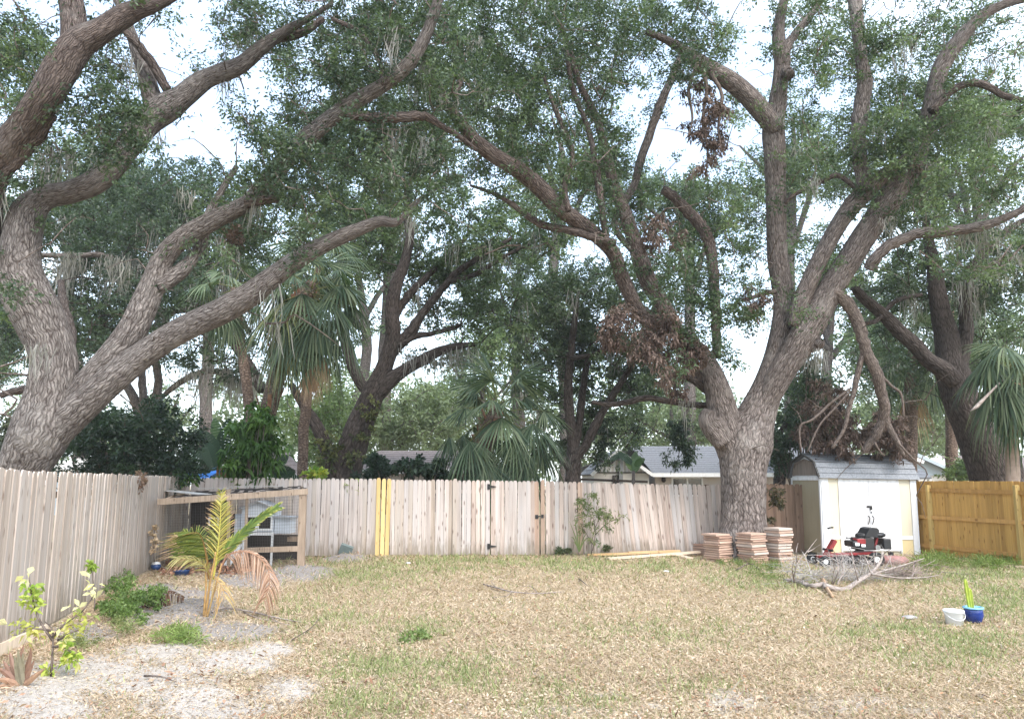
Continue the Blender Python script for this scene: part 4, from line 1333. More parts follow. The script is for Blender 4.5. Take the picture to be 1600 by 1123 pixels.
# ------------------------------------------------------------------ the great oak on the left
t = Tree('oak_tree', 'huge forked oak leaning behind the greyish side fence, mossy limbs across the sky', 'tree', (-8.1, 12.2, 0), M['bark_left'])
OL = t
t.limb_bark = M['bark_left']
t.limb([(16, 960, 62), (12, 860, 46), (20, 780, 38), (32, 740, 36), (50, 703, 42), (68, 668, 45), (78, 632, 40), (82, 595, 35), (81, 550, 32), (64, 505, 35), (42, 460, 35), (30, 415, 32), (34, 370, 28), (46, 330, 24), (72, 308, 19), (108, 300, 17), (148, 285, 18), (176, 260, 18), (200, 228, 19), (230, 190, 22), (256, 170, 22), (286, 150, 18), (322, 124, 15), (374, 103, 13), (405, 78, 11), (440, 52, 8), (480, 30, 5), (520, 5, 3)],
       [12.3, 12.2, 12.1, 12.1, 12.1, 12.2, 12.4, 12.6, 12.8, 13.0, 13.0, 13.0], 'trunk', per=5)
t.limb([(52, 712, 24), (82, 680, 26), (112, 650, 25), (150, 616, 23), (186, 585, 22), (218, 558, 21), (260, 529, 20.5), (305, 505, 20.5), (350, 484, 20), (392, 460, 18.5), (430, 430, 16.5), (470, 402, 14.5), (510, 380, 13), (560, 358, 10.5), (594, 346, 8.5), (616, 348, 7), (632, 338, 4.5), (652, 318, 3.2), (680, 296, 2)], [12.1, 12.0, 12.0, 11.8, 11.8, 11.8], 'limb')
t.limb([(112, 632, 20), (140, 594, 20), (168, 565, 21), (192, 538, 22), (211, 508, 21), (228, 470, 20), (242, 434, 18), (256, 402, 17), (284, 374, 16), (330, 346, 14.5), (385, 318, 13), (412, 290, 14), (446, 250, 14.5), (478, 217, 14), (517, 185, 13), (560, 157, 12), (606, 128, 11), (642, 96, 10.5), (663, 60, 9.5), (678, 21, 8.5), (690, -20, 7)], [12.1, 12.2, 12.4, 12.4, 12.2, 11.8, 11.6], 'limb')
t.limb([(242, 448, 14), (264, 436, 13), (286, 420, 12), (306, 398, 10), (318, 372, 8), (324, 340, 7), (345, 300, 5), (370, 260, 4)], [12.3, 13.2], 'limb')
t.limb_bark = M['bark_limb']
t.limb([(385, 318, 9), (412, 312, 8), (434, 311, 6)], [12.1, 12.0], 'limb')
t.limb([(540, 176, 8), (566, 182, 8), (602, 184, 8), (640, 183, 8), (664, 182, 7), (690, 196, 5), (720, 215, 4), (745, 235, 3)], [12.0, 12.8], 'limb')
t.limb([(25, 450, 24), (-12, 395, 26), (-30, 330, 28), (-16, 268, 28), (10, 232, 26), (40, 195, 24), (70, 150, 24), (92, 115, 25), (122, 70, 23), (158, 48, 19), (200, 22, 16), (240, 8, 11), (275, -6, 6)], [13.0, 11.6, 11.0, 11.0, 11.2], 'limb')
t.limb([(112, 92, 20), (116, 50, 19), (112, 10, 18), (100, -30, 16)], [11.2, 11.4], 'limb')
t.limb([(-10, 300, 10), (10, 268, 11), (38, 235, 11), (66, 205, 9), (84, 180, 6)], [11.6, 11.2], 'limb')
t.limb([(246, 178, 15), (236, 148, 15), (226, 110, 12), (214, 78, 10), (204, 50, 8), (192, 20, 6), (176, -10, 4)], [13.0, 13.4], 'limb', mat=M['bark_grey'])
t.limb([(262, 142, 7), (244, 110, 7), (222, 78, 7), (202, 56, 6), (186, 38, 5)], [12.9, 12.6], 'limb')
t.limb([(0, 618, 5), (26, 610, 6), (60, 606, 6)], [16, 16.2], 'limb', nodes=False)
t.limb([(395, 78, 6), (430, 60, 8), (470, 52, 7), (505, 30, 5)], [13.0, 13.4], 'limb')
t.limb([(600, 134, 4), (590, 90, 4), (560, 50, 4), (520, 30, 3)], [11.8, 12.4], 'limb')
L1F = [(150, 175, 62, 42, 1.4), (185, 230, 52, 34, 1.2), (215, 205, 34, 36), (80, 150, 30, 20, .6), (440, 245, 44, 40, 1.1), (320, 402, 30, 26, 1), (395, 290, 30, 20, .7), (25, 478, 36, 22, .9), (425, 275, 25, 25, .8)]
c1 = clumps(L1F, 86, (10.9, 11.7), t, .3, 21, front=True)
def shoots(t, n, y0, y1, off, seed, x0=-1e9, x1=1e9):
    rg = np.random.default_rng(seed)
    nd_ = np.array(t.nodes); px, py = proj(nd_); k = np.where((py > y0) & (py < y1) & (px > x0) & (px < x1))[0]
    p = nd_[rg.choice(k, n)] + rg.normal(size=(n, 3)) * np.array([.25, .1, .3])
    p[:, 1] -= np.abs(rg.normal(size=n)) * off
    return p
c1 = np.concatenate([c1, shoots(t, 60, -50, 440, .35, 71)])
L1 = [(40, 100, 60, 70, .7), (60, 330, 60, 60, .4), (320, 105, 50, 22, .6), (400, 45, 60, 40, 1), (520, 130, 90, 70, 1), (440, 215, 60, 40, .8), (570, 80, 70, 60, 1), (600, 235, 90, 50, 1), (380, 375, 44, 44, .7), (650, 40, 80, 50, 1.2), (700, 130, 60, 70, 1), (480, 300, 60, 40, .8), (390, 180, 30, 40, .5),
      (640, 290, 70, 30, .8), (540, 30, 60, 30, .6), (230, 20, 40, 20, .5), (350, 320, 40, 30, .5), (160, 100, 40, 50, .5), (560, -40, 200, 40, .8), (200, -50, 200, 40, .5), (-60, 200, 60, 200, .5), (110, 220, 70, 60, .4)]
c2 = clumps(L1, 1050, (11.2, 15.6), t, .86, 22, grow=.85)
foliage('crown', np.concatenate([c1, c2]), .40, 100, .074, M['leaf'], OAK_DARK + OAK[2:3], t.root, K=10, vary=.35)
foliage('young_shoots', clumps([(30, 90, 60, 60), (25, 478, 34, 20), (65, 290, 40, 30)], 40, (11.5, 13), t, .8, 23), .3, 110, .075, M['leaf'], OAK_LIGHT, t.root)
t.branches(np.concatenate([c1, c2]), M['branch'], bare=120)
nodes = t.allnodes; px, py = proj(nodes)
sel = nodes[(py > 40) & (RNG.uniform(size=len(px)) < .010)]
moss('spanish_moss', np.concatenate([sel, [tuple(P(a, b_, 12.6)) for a, b_ in ((80, 235), (95, 240), (70, 250), (105, 238), (110, 395), (205, 90), (200, 120), (620, 200), (663, 215), (662, 235), (612, 260), (740, 60), (345, 372), (360, 385), (170, 400), (190, 405), (290, 300), (560, 60), (700, 150), (245, 210), (640, 330))]]), t.root, 26, .7, .09)
foliage('dead_leaves', clumps([(365, 385, 10, 28)], 8, (12.5, 13), None, 0, 24), .2, 90, .07, M['leaf_dead'], BROWN, t.root)

# ------------------------------------------------------------------ the great oak inside the yard
YO = 18.8
t = Tree('oak_tree', 'massive pinkish-barked oak standing in the yard between fence and shed', 'tree', (P(1162, 860, YO).x, YO, 0), M['bark_right'])
OR_ = t
t.limb([(1161, 880, 52), (1161, 858, 44), (1161, 838, 39), (1162, 810, 35.5), (1162, 775, 34.5), (1162, 740, 35), (1163, 712, 38), (1168, 685, 38), (1178, 660, 31), (1190, 630, 26), (1202, 600, 23.5), (1211, 570, 21), (1218, 540, 19.5), (1224, 510, 18), (1226, 480, 17), (1221, 440, 16), (1215, 400, 16), (1213, 350, 15), (1212, 300, 15), (1211, 250, 16), (1209, 205, 17), (1214, 165, 14), (1220, 120, 12), (1222, 90, 13), (1217, 60, 10), (1219, 25, 8), (1228, -10, 7)], [YO] * 5 + [18.5, 18.3, 18.2], 'trunk', per=5, rough=.05)
t.limb([(1150, 706, 28), (1138, 676, 27), (1129, 645, 23), (1122, 615, 20), (1115, 588, 17), (1106, 564, 13), (1096, 545, 9)], [YO, YO - .1, YO - .1], 'limb')
t.limb([(1132, 690, 18), (1116, 668, 19), (1107, 654, 15), (1110, 640, 9)], [YO - .28, YO - .42], 'burl', nodes=False, rough=.1)
t.limb([(1190, 640, 18), (1210, 602, 20), (1228, 570, 21), (1248, 538, 22.5), (1266, 508, 22), (1284, 476, 20), (1306, 440, 19.5), (1328, 405, 19), (1348, 372, 19), (1370, 340, 19), (1390, 312, 18), (1408, 284, 17), (1428, 256, 15), (1442, 215, 13), (1456, 160, 13), (1468, 112, 13), (1490, 75, 12), (1514, 44, 10), (1545, 18, 8), (1580, 4, 6), (1620, -4, 5)], [18.7, 18.3, 18.0, 17.6, 17.2, 17.0], 'limb', per=5)
t.limb([(1240, 510, 13), (1252, 470, 13), (1268, 432, 13), (1288, 392, 13), (1310, 352, 13), (1334, 318, 14), (1360, 292, 13), (1390, 268, 11), (1418, 246, 8)], [18.3, 17.9, 17.5], 'limb')
t.limb([(1352, 300, 10), (1346, 262, 11), (1342, 222, 11), (1346, 175, 12), (1350, 130, 11), (1345, 85, 9), (1340, 40, 10), (1336, 5, 10), (1332, -25, 9)], [17.6, 17.8, 18.0], 'limb')
t.limb([(1212, 205, 13), (1194, 178, 15), (1164, 146, 15), (1140, 126, 15), (1116, 112, 14), (1098, 102, 13), (1070, 80, 9), (1040, 62, 6), (1010, 50, 4)], [18.3, 17.8, 17.2], 'limb')
t.limb([(1221, 92, 8), (1236, 62, 6.5), (1254, 40, 6), (1274, 14, 4), (1290, -8, 3)], [18.2, 18.6], 'limb')
t.limb([(1228, 108, 7), (1231, 115, 9), (1236, 118, 7)], [18.0, 17.8], 'burl', nodes=False)
t.limb([(1360, 420, 10), (1368, 402, 9), (1392, 382, 8.5), (1430, 367, 8), (1470, 362, 8), (1510, 358, 8), (1548, 350, 7), (1580, 336, 6), (1615, 318, 5)], [17.5, 16.8, 16.2], 'limb')
t.limb([(1300, 455, 8), (1316, 466, 9.5), (1334, 488, 9.5), (1344, 515, 9), (1353, 548, 8.5), (1369, 580, 9), (1376, 610, 8), (1383, 638, 8), (1378, 660, 7.5), (1366, 682, 7), (1350, 706, 5)], [18.0, 18.0, 18.2, 18.6, 19.0], 'broken_limb', mat=M['branch'])
t.limb([(1381, 648, 6), (1390, 668, 5), (1402, 690, 4), (1412, 712, 3)], [18.6, 18.7], 'broken_limb', mat=M['branch'])
t.limb([(1347, 520, 5), (1348, 550, 4.5), (1341, 580, 4.5), (1334, 612, 4), (1326, 640, 3.6), (1318, 672, 3), (1300, 700, 2.4)], [18.1, 18.4], 'broken_limb', mat=M['branch'])
for k, (pts_) in enumerate([[(1330, 606, 2), (1300, 628, 2), (1270, 655, 2), (1250, 666, 1.6), (1252, 706, 1.2)], [(1328, 612, 1.8), (1302, 640, 1.8), (1280, 665, 1.5), (1262, 705, 1.2)], [(1376, 585, 2.4), (1392, 602, 2.2), (1408, 616, 2), (1412, 652, 1.5)], [(1402, 690, 2), (1425, 715, 1.6), (1440, 728, 1)], [(1366, 690, 2), (1374, 704, 1.6), (1382, 712, 1.2)]]):
    t.limb(pts_, [18.3, 18.5], 'dead_branch', mat=M['snag'], rough=.02)
# the long limb reaching left over the yard
t.limb_bark = M['bark_limb']
t.limb([(1098, 552, 12), (1062, 524, 11), (1030, 508, 11), (1006, 496, 11), (988, 468, 11), (972, 432, 11), (958, 396, 11.5), (934, 370, 12), (906, 348, 12.5), (876, 326, 13), (846, 296, 13), (816, 270, 13), (788, 253, 12.5), (760, 235, 12), (736, 212, 10), (708, 176, 9), (686, 138, 8), (660, 98, 8), (632, 60, 7), (608, 26, 6), (586, -8, 5)], [18.6, 18.0, 17.2, 16.4, 15.6, 15.0, 14.6], 'limb')
t.limb([(1118, 620, 10), (1088, 580, 10), (1050, 500, 11), (1018, 448, 13), (1002, 410, 13), (990, 372, 12), (975, 330, 10), (960, 290, 9), (945, 230, 7), (930, 180, 6), (905, 130, 5), (890, 80, 5), (872, 30, 4), (862, -10, 4)], [18.9, 19.0, 18.6, 18.0], 'limb')
t.limb([(1120, 560, 7), (1118, 480, 8), (1114, 420, 9), (1106, 372, 9), (1090, 346, 9), (1072, 328, 9), (1054, 308, 8), (1036, 296, 7)], [18.9, 18.4], 'limb')
t.limb([(1112, 634, 5.5), (1080, 632, 5), (1042, 626, 5), (1010, 622, 5), (980, 628, 4.5), (950, 632, 4), (925, 628, 3)], [18.9, 18.6], 'limb', mat=M['bark_dark'])
t.limb([(1106, 612, 6), (1086, 596, 6), (1060, 584, 4.5), (1040, 592, 3)], [18.9, 18.4], 'limb', mat=M['bark_dark'])
t.limb([(962, 380, 6), (930, 372, 6), (890, 360, 6), (850, 352, 6), (820, 335, 5), (798, 318, 4), (770, 302, 3), (735, 290, 2)], [16.6, 17.4], 'limb')
t.limb([(888, 330, 5), (882, 290, 5), (895, 245, 4.5), (880, 200, 4.5), (862, 155, 4), (850, 120, 3)], [16.2, 16.6], 'limb')
t.limb([(950, 388, 5), (942, 340, 5), (936, 290, 6), (928, 240, 5), (915, 190, 4), (895, 140, 4), (885, 80, 3.5)], [16.8, 17.2], 'limb')
t.limb([(700, 165, 6), (720, 120, 5), (708, 70, 4), (690, 30, 4)], [15.0, 15.6], 'limb')
t.limb([(1000, 405, 5), (960, 350, 5), (990, 290, 6), (1008, 230, 7), (1030, 170, 7), (1050, 120, 6), (1068, 80, 5)], [18.9, 19.5], 'limb', mat=M['bark_grey'])
t.limb([(1344, 300, 3), (1310, 275, 4), (1280, 285, 4), (1240, 305, 3.5), (1226, 318, 3)], [17.6, 18.0], 'limb')
t.limb([(1455, 175, 8), (1490, 140, 6), (1530, 130, 6), (1570, 150, 5), (1610, 160, 4)], [17.0, 16.4], 'limb')
t.limb([(1212, 455, 4), (1190, 460, 4), (1160, 470, 3)], [18.4, 17.8], 'limb')
t.limb([(1262, 545, 6), (1278, 540, 8), (1284, 532, 5)], [18.3, 18.0], 'burl', nodes=False)
L2F = [(1120, 505, 60, 44, 1.4), (1075, 440, 60, 44, 1.1), (1150, 470, 40, 40, .8), (1085, 80, 50, 50, 1.2), (1110, 560, 44, 30, .8), (1400, 225, 50, 42, .9), (950, 270, 36, 60, .8), (1250, 475, 22, 30, .4), (1450, 180, 50, 50, .8), (1345, 60, 40, 50, .6), (1370, 250, 36, 20, .6), (1340, 225, 20, 30, .7)]
c1 = clumps(L2F, 170, (16.4, 17.6), t, .3, 31, front=True)
c1 = np.concatenate([c1, shoots(t, 130, -50, 470, .5, 72)])
L2 = [(790, 60, 110, 80, 1.2), (880, 70, 120, 90, 1.3), (960, 50, 90, 60, 1), (1060, 60, 80, 60, 1), (850, 170, 90, 70, .9), (930, 240, 60, 60, .9), (950, 310, 60, 50, .8), (760, 160, 70, 70, 1), (700, 60, 90, 70, .8), (1290, 60, 80, 60, 1.1), (1255, 150, 40, 50, .8), (1420, 120, 90, 90, 1.1), (1400, 220, 90, 80, 1.1), (1480, 210, 90, 70, 1), (1555, 180, 60, 60, 1), (1560, 60, 60, 60, .7), (1480, 50, 60, 50, .7),
      (1240, 240, 50, 50, .8), (1290, 265, 50, 40, .8), (1130, 310, 60, 40, .7), (1100, 345, 60, 40, .7), (1240, 380, 40, 40, .6), (1080, 400, 80, 50, .8), (1170, 390, 40, 60, .5), (1140, 170, 40, 30, .4), (980, 150, 60, 60, .6), (1010, 330, 60, 40, .6), (870, 280, 60, 40, .6), (1440, 300, 80, 50, .7), (1540, 290, 70, 40, .8), (1300, 390, 60, 40, .5), (1420, 330, 60, 30, .5), (1520, 400, 80, 40, .5),
      (1000, -40, 300, 40, .8), (1450, -40, 200, 40, .8), (1660, 150, 50, 200, .6), (1290, 200, 50, 30, .5), (800, 230, 60, 50, .6), (720, 250, 60, 40, .5)]
c2 = clumps(L2, 1960, (14.8, 21), t, .86, 32, grow=.85)
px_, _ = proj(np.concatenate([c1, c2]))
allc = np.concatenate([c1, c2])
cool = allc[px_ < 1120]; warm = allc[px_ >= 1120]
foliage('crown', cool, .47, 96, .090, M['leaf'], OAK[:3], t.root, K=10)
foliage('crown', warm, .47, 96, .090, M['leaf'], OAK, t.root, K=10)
ALLC = allc
for pts_ in ([(1096, 104, 4), (1104, 140, 3), (1098, 190, 2.4), (1106, 240, 1.8), (1102, 280, 1)], [(1110, 112, 3.5), (1128, 150, 2.6), (1122, 200, 1.8), (1130, 240, 1)], [(1090, 98, 3.5), (1076, 140, 2.6), (1082, 185, 1.8), (1074, 215, 1)]):
    t.limb(pts_, [17.3, 17.4], 'dead_branch', mat=M['snag'])
DC = (np.concatenate([clumps([(1000, 520, 56, 44), (1055, 540, 44, 36, 1.2), (960, 505, 18, 34, .8), (1030, 578, 30, 26, .5)], 62, (16.6, 17.4), None, 0, 33), clumps([(1032, 372, 32, 34), (1102, 200, 16, 70, 1.6), (1126, 180, 14, 50, 1.2), (1078, 160, 14, 46, 1.2), (1102, 270, 10, 26), (1178, 470, 22, 22), (1062, 600, 10, 26), (1430, 255, 10, 12)], 62, (17.0, 17.8), None, 0, 34)]))
t.branches(np.concatenate([ALLC, DC[::2]]), M['branch'], bare=260)
foliage('dead_leaves', DC, .30, 90, .10, M['leaf_dead'], BROWN, t.root, droop=.5, up=-.3)
foliage('hanging_dead_leaves', np.concatenate([clumps([(1295, 625, 34, 30), (1290, 670, 44, 34, 1.2), (1320, 690, 26, 22)], 52, (19.2, 20.2), None, 0, 35), clumps([(1385, 680, 34, 34, 1.2), (1370, 650, 18, 20), (1405, 695, 18, 16)], 42, (19.2, 20.2), None, 0, 36)]), .28, 120, .10, M['leaf_dead'], BROWN, t.root, droop=.5, up=-.4)
nodes = t.allnodes; px, py = proj(nodes)
sel = nodes[(px > 1200) & (py > 60) & (py < 460) & (RNG.uniform(size=len(px)) < .010)]
sel2 = nodes[(px < 1200) & (py > 100) & (RNG.uniform(size=len(px)) < .003)]
moss('spanish_moss', np.concatenate([sel, sel2, [tuple(P(a, b_, 17)) for a, b_ in ((1500, 365), (1520, 362), (1540, 358), (1560, 352), (1575, 345), (1480, 370), (1410, 80), (1420, 60), (1385, 340), (1392, 350), (742, 45), (745, 60), (1276, 545), (1280, 555), (1272, 560), (1284, 548), (1590, 400), (1570, 420))]]), t.root, 26, .7, .10)

# ------------------------------------------------------------------ houses beyond the fence
M['stucco'] = painted('beige_stucco', (.50, .44, .40), (.3, .26, .23), .25, .9)
M['stucco_pale'] = painted('pale_stucco', (.60, .57, .53), (.35, .3, .26), .3, .9)
M['roof_grey'] = plain('grey_asphalt_shingle', (.17, .175, .19), .9, .15, var=.25, scale=14, bmp=.4)
M['roof_brown'] = plain('brown_grey_shingle', (.22, .185, .18), .9, .15, var=.3, scale=12, bmp=.4)
M['fascia'] = painted('white_fascia', (.72, .72, .72), amount=.25)
M['fascia_blue'] = painted('blue_grey_siding', (.36, .42, .47), amount=.2)
M['glass'] = plain('window_glass', (.03, .035, .04), .08, .6, var=.05)
M['dark_wood'] = plain('dark_brown_wood', (.05, .04, .035), .8, .2)
M['tarp'] = plain('blue_tarpaulin', (.03, .16, .50), .5, .4, var=.3, scale=3)

def house_box(root, x0, x1, y0, y1, h, mat, name='wall'):
    m = MB(); m.box(((x0 + x1) / 2, (y0 + y1) / 2, h / 2), (x1 - x0, y1 - y0, h)); return m.build(name, mat, root)
def roof_plane(root, a, b_, c, d, mat, name='roof', th=.06, rows=0):
    """a,b eave ends; c,d ridge ends (b->c, a->d); rows of shingles each its own step"""
    a, b_, c, d = map(Vector, (a, b_, c, d))
    n = (b_ - a).cross(d - a).normalized()
    if n.z < 0: n = -n
    m = MB()
    k = max(1, rows)
    for i in range(k):
        s0, s1 = i / k, min(1.0, (i + 1.05) / k)
        q = [a.lerp(d, s0), b_.lerp(c, s0), b_.lerp(c, s1), a.lerp(d, s1)]
        up = [q[0] + n * .022, q[1] + n * .022, q[2] + n * .004, q[3] + n * .004]
        lo = [p - n * (th if i == 0 else .01) for p in q]
        m.add(up + lo, [(0, 1, 2, 3), (7, 6, 5, 4), (0, 4, 5, 1), (1, 5, 6, 2), (2, 6, 7, 3), (3, 7, 4, 0)])
    return m.build(name, mat, root)
def window(root, x0, x1, z0, z1, y, mat, split=True):
    f = MB(); w_ = .07
    f.box(((x0 + x1) / 2, y, z1 - w_ / 2), (x1 - x0, .07, w_)).box(((x0 + x1) / 2, y, z0 + w_ / 2), (x1 - x0, .07, w_))
    for x in ([x0 + w_ / 2, x1 - w_ / 2] + ([(x0 + x1) / 2] if split else [])):
        f.box((x, y, (z0 + z1) / 2), (w_, .066, z1 - z0 - 2 * w_))
    o = f.build('window', mat, root)
    for a, b_ in (((x0, (x0 + x1) / 2), ((x0 + x1) / 2, x1)) if split else ((x0, x1),)) and (((x0, (x0 + x1) / 2), ((x0 + x1) / 2, x1)) if split else ((x0, x1),)):
        p_ = MB(); p_.box(((a + b_) / 2, y + .02, (z0 + z1) / 2), (b_ - a - .1, .012, z1 - z0 - .14))
        link('pane', p_.mesh('pane', M['glass'], origin=root.location), o)
    return o

# grey roofed house behind the oak
YG = 34.0
h = thing('house', 'beige house with grey shingle roof and white framed window behind the big oak', 'house', (P(1080, 745, YG).x, YG, 0))
xa, xb = P(1035, 740, YG).x, P(1330, 740, YG).x
ze, zr = P(1060, 739, YG).z, P(1060, 697, YG + 5).z
xw = P(1020, 740, YG).x
house_box(h, xw + .2, xb, YG + .6, YG + 9.4, ze + .1, M['stucco'])
roof_plane(h, (xw, YG, ze), (xb + .4, YG, ze), (xb + .4, YG + 5, zr), (P(985, 697, YG + 5).x, YG + 5, zr), M['roof_grey'], rows=14)
roof_plane(h, (xb + .4, YG + 10, ze), (P(985, 697, YG + 5).x - 3, YG + 10, ze), (P(985, 697, YG + 5).x, YG + 5, zr), (xb + .4, YG + 5, zr), M['roof_grey'], rows=4)
MB().box(((xw + xb) / 2 + .2, YG - .015, ze - .075), (xb - xw + .4, .05, .17)).build('fascia', M['fascia'], h)
MB().box(((xw + xb) / 2 + .2, YG + .3, ze - .15), (xb - xw + .2, .55, .03)).build('soffit', M['fascia'], h)
window(h, P(1049, 750, YG + .6).x, P(1098, 750, YG + .6).x, P(1070, 775, YG + .6).z, P(1070, 745, YG + .6).z, YG + .57, M['fascia'])
p = P(1037, 749, YG + .5); m_ = MB(); m_.lathe([(.05, -.12), (.10, -.05), (.09, .08), (.03, .14)], 10, tuple(p)); m_.build('wall_lamp', M['dark_wood'], h)
# gable wing to its left
wx0, wx1 = P(925, 740, YG - .5).x, P(1022, 740, YG - .5).x
zw = P(970, 737, YG - .5).z; zg_ = P(965, 702, YG - .5).z
xm_ = P(968, 702, YG - .5).x
house_box(h, wx0 + .15, wx1 - .1, YG + .2, YG + 6, zw + .05, M['stucco_pale'], 'wing_wall')
m_ = MB(); m_.prism([(wx0 + .1, zw), (wx1 - .1, zw), (xm_, zg_ - .1)], YG + .22, YG + 5.9); m_.build('gable', M['stucco_pale'], h)
for k in range(12):
    x = wx0 + .35 + (wx1 - wx0 - .7) * k / 11
    zt_ = zw + (zg_ - .12 - zw) * (1 - abs(x - xm_) / (max(xm_ - wx0, wx1 - xm_) - .1))
    if zt_ - zw > .06: MB().box((x, YG + .2, (zw + zt_) / 2), (.09, .03, zt_ - zw)).build('batten', M['fascia'], h)
MB().box(((wx0 + wx1) / 2, YG + .185, zw - .02), (wx1 - wx0 - .3, .04, .05)).build('gable_rail', M['dark_wood'], h)
roof_plane(h, (wx1, YG - .2, zw - .1), (wx1, YG + 6, zw - .1), (xm_, YG + 6, zg_), (xm_, YG - .2, zg_), M['roof_grey'], rows=5)
roof_plane(h, (wx0, YG + 6, zw - .1), (wx0, YG - .2, zw - .1), (xm_, YG - .2, zg_), (xm_, YG + 6, zg_), M['roof_grey'], rows=5)
for e, z_ in ((wx1, zw - .1), (wx0, zw - .1)):
    MB().bar((e, YG - .23, z_ - .04), (xm_, YG - .23, zg_ - .04), .04, .14).build('barge_board', M['fascia'], h)
MB().bar((P(970, 740, YG).x, YG + .1, .5), (P(970, 700, YG).x, YG + .1, P(970, 712, YG).z), .16, .16).build('vent_pipe', M['steel'], h)
window(h, P(957, 745, YG + .2).x, P(967, 745, YG + .2).x, P(960, 765, YG).z, P(960, 742, YG).z, YG + .17, M['dark_wood'], False)
MB().bar((P(893, 748, 30).x, 30, P(893, 748, 30).z), (P(1012, 752.5, 30).x, 30, P(1012, 752.5, 30).z), .04, .09).build('gutter', M['dark_wood'], h)

# low brown roofed house
YL = 31.0
h = thing('house', 'low house with brown grey roof behind the dark papaya shrubs', 'house', (P(640, 745, YL).x, YL, 0))
xa, xb = P(520, 735, YL).x, P(735, 735, YL).x
ze, zr = P(600, 733, YL).z, P(600, 704, YL + 5).z
house_box(h, xa + .3, xb, YL + .5, YL + 9.5, ze, M['stucco'])
roof_plane(h, (xa, YL, ze), (xb + .4, YL, ze), (xb + .4, YL + 5, zr), (xa + 1, YL + 5, zr), M['roof_brown'], rows=9)
roof_plane(h, (xb + .4, YL + 10, ze), (xa, YL + 10, ze), (xa + 1, YL + 5, zr), (xb + .4, YL + 5, zr), M['roof_brown'], rows=3)
MB().box(((xa + xb) / 2 + .2, YL - .01, ze - .08), (xb - xa + .4, .05, .18)).build('fascia', M['fascia'], h)
MB().box((P(690, 740, YL).x, YL + .48, 1.3), (1.4, .06, 1.5)).build('shutter', M['dark_wood'], h)
# corner of a brown roofed lean-to
YS = 27.0
h = thing('garden_shelter', 'low brown shelter roof seen past the leafy climber', 'shelter', (P(455, 745, YS).x, YS, 0))
roof_plane(h, (P(405, 742, YS).x, YS, P(440, 742, YS).z), (P(478, 742, YS).x, YS, P(470, 742, YS).z), (P(452, 707, YS + 3).x, YS + 3, P(450, 707, YS + 3).z), (P(405, 707, YS + 3).x, YS + 3, P(420, 707, YS + 3).z), M['roof_brown'], rows=5)
MB().bar((P(405, 744, YS).x, YS - .04, P(440, 744, YS).z), (P(478, 744, YS).x, YS - .04, P(470, 744, YS).z), .05, .14).build('fascia', M['fascia'], h)
for x in (410, 472):
    q = P(x, 745, YS + .2); MB().box((q.x, q.y, q.z / 2), (.12, .12, q.z)).build('post', M['dark_wood'], h)
house_box(h, P(412, 745, YS).x, P(462, 745, YS).x, YS + .9, YS + 3, P(440, 744, YS).z, M['dark_wood'], 'back_wall')

# house at the far right
YR = 36.0
h = thing('house', 'small blue grey gabled house behind the orange fence', 'house', (P(1470, 745, YR).x, YR, 0))
xa, xb = P(1424, 740, YR).x, P(1530, 740, YR).x
ze, zr = P(1450, 741, YR).z, P(1450, 711, YR + 4).z
house_box(h, xa + .3, xb + 4, YR + .4, YR + 7.5, ze, M['stucco_pale'])
m_ = MB(); m_.prism([(xa + .4, ze - .05), (P(1502, 740, YR).x, ze - .05), (P(1430, 713, YR).x, zr - .1), (xa + .4, zr - .15)], YR + .3, YR + .5); m_.build('gable', M['fascia_blue'], h)
roof_plane(h, (P(1502, 741, YR).x, YR, ze), (P(1502, 741, YR).x + .6, YR + 7, ze), (P(1434, 711, YR).x + 2.0, YR + 7, zr), (P(1428, 711, YR).x, YR, zr), M['roof_brown'], rows=8)
roof_plane(h, (P(1502, 741, YR).x, YR + .02, ze), (xb + 5, YR + .02, ze + .1), (xb + 5, YR + 5, zr), (P(1470, 711, YR + 5).x, YR + 5, zr), M['roof_brown'], rows=8)
MB().bar((P(1426, 711, YR).x, YR - .05, zr - .02), (P(1503, 742, YR).x, YR - .05, ze - .03), .05, .16).build('barge_board', M['fascia_blue'], h)
MB().bar((xa - .1, YR - .04, P(1425, 711, YR).z), (xa + .6, YR - .04, P(1440, 722, YR).z), .05, .15).build('barge_board', M['fascia'], h)
h = thing('porch_roof', 'low blue grey porch roof between shed and small gabled house', 'roof', (P(1435, 740, 33).x, 33, 0))
roof_plane(h, (P(1405, 747, 33).x, 33, P(1420, 747, 33).z), (P(1456, 747, 33).x, 33, P(1450, 746, 33).z), (P(1440, 733, 34.5).x, 34.5, P(1440, 733, 34.5).z), (P(1405, 731, 34.5).x, 34.5, P(1405, 731, 34.5).z), M['roof_grey'], rows=3)
for x in (1408, 1452):
    q = P(x, 747, 33.2); MB().box((q.x, q.y, q.z / 2), (.12, .12, q.z)).build('post', M['fascia'], h)
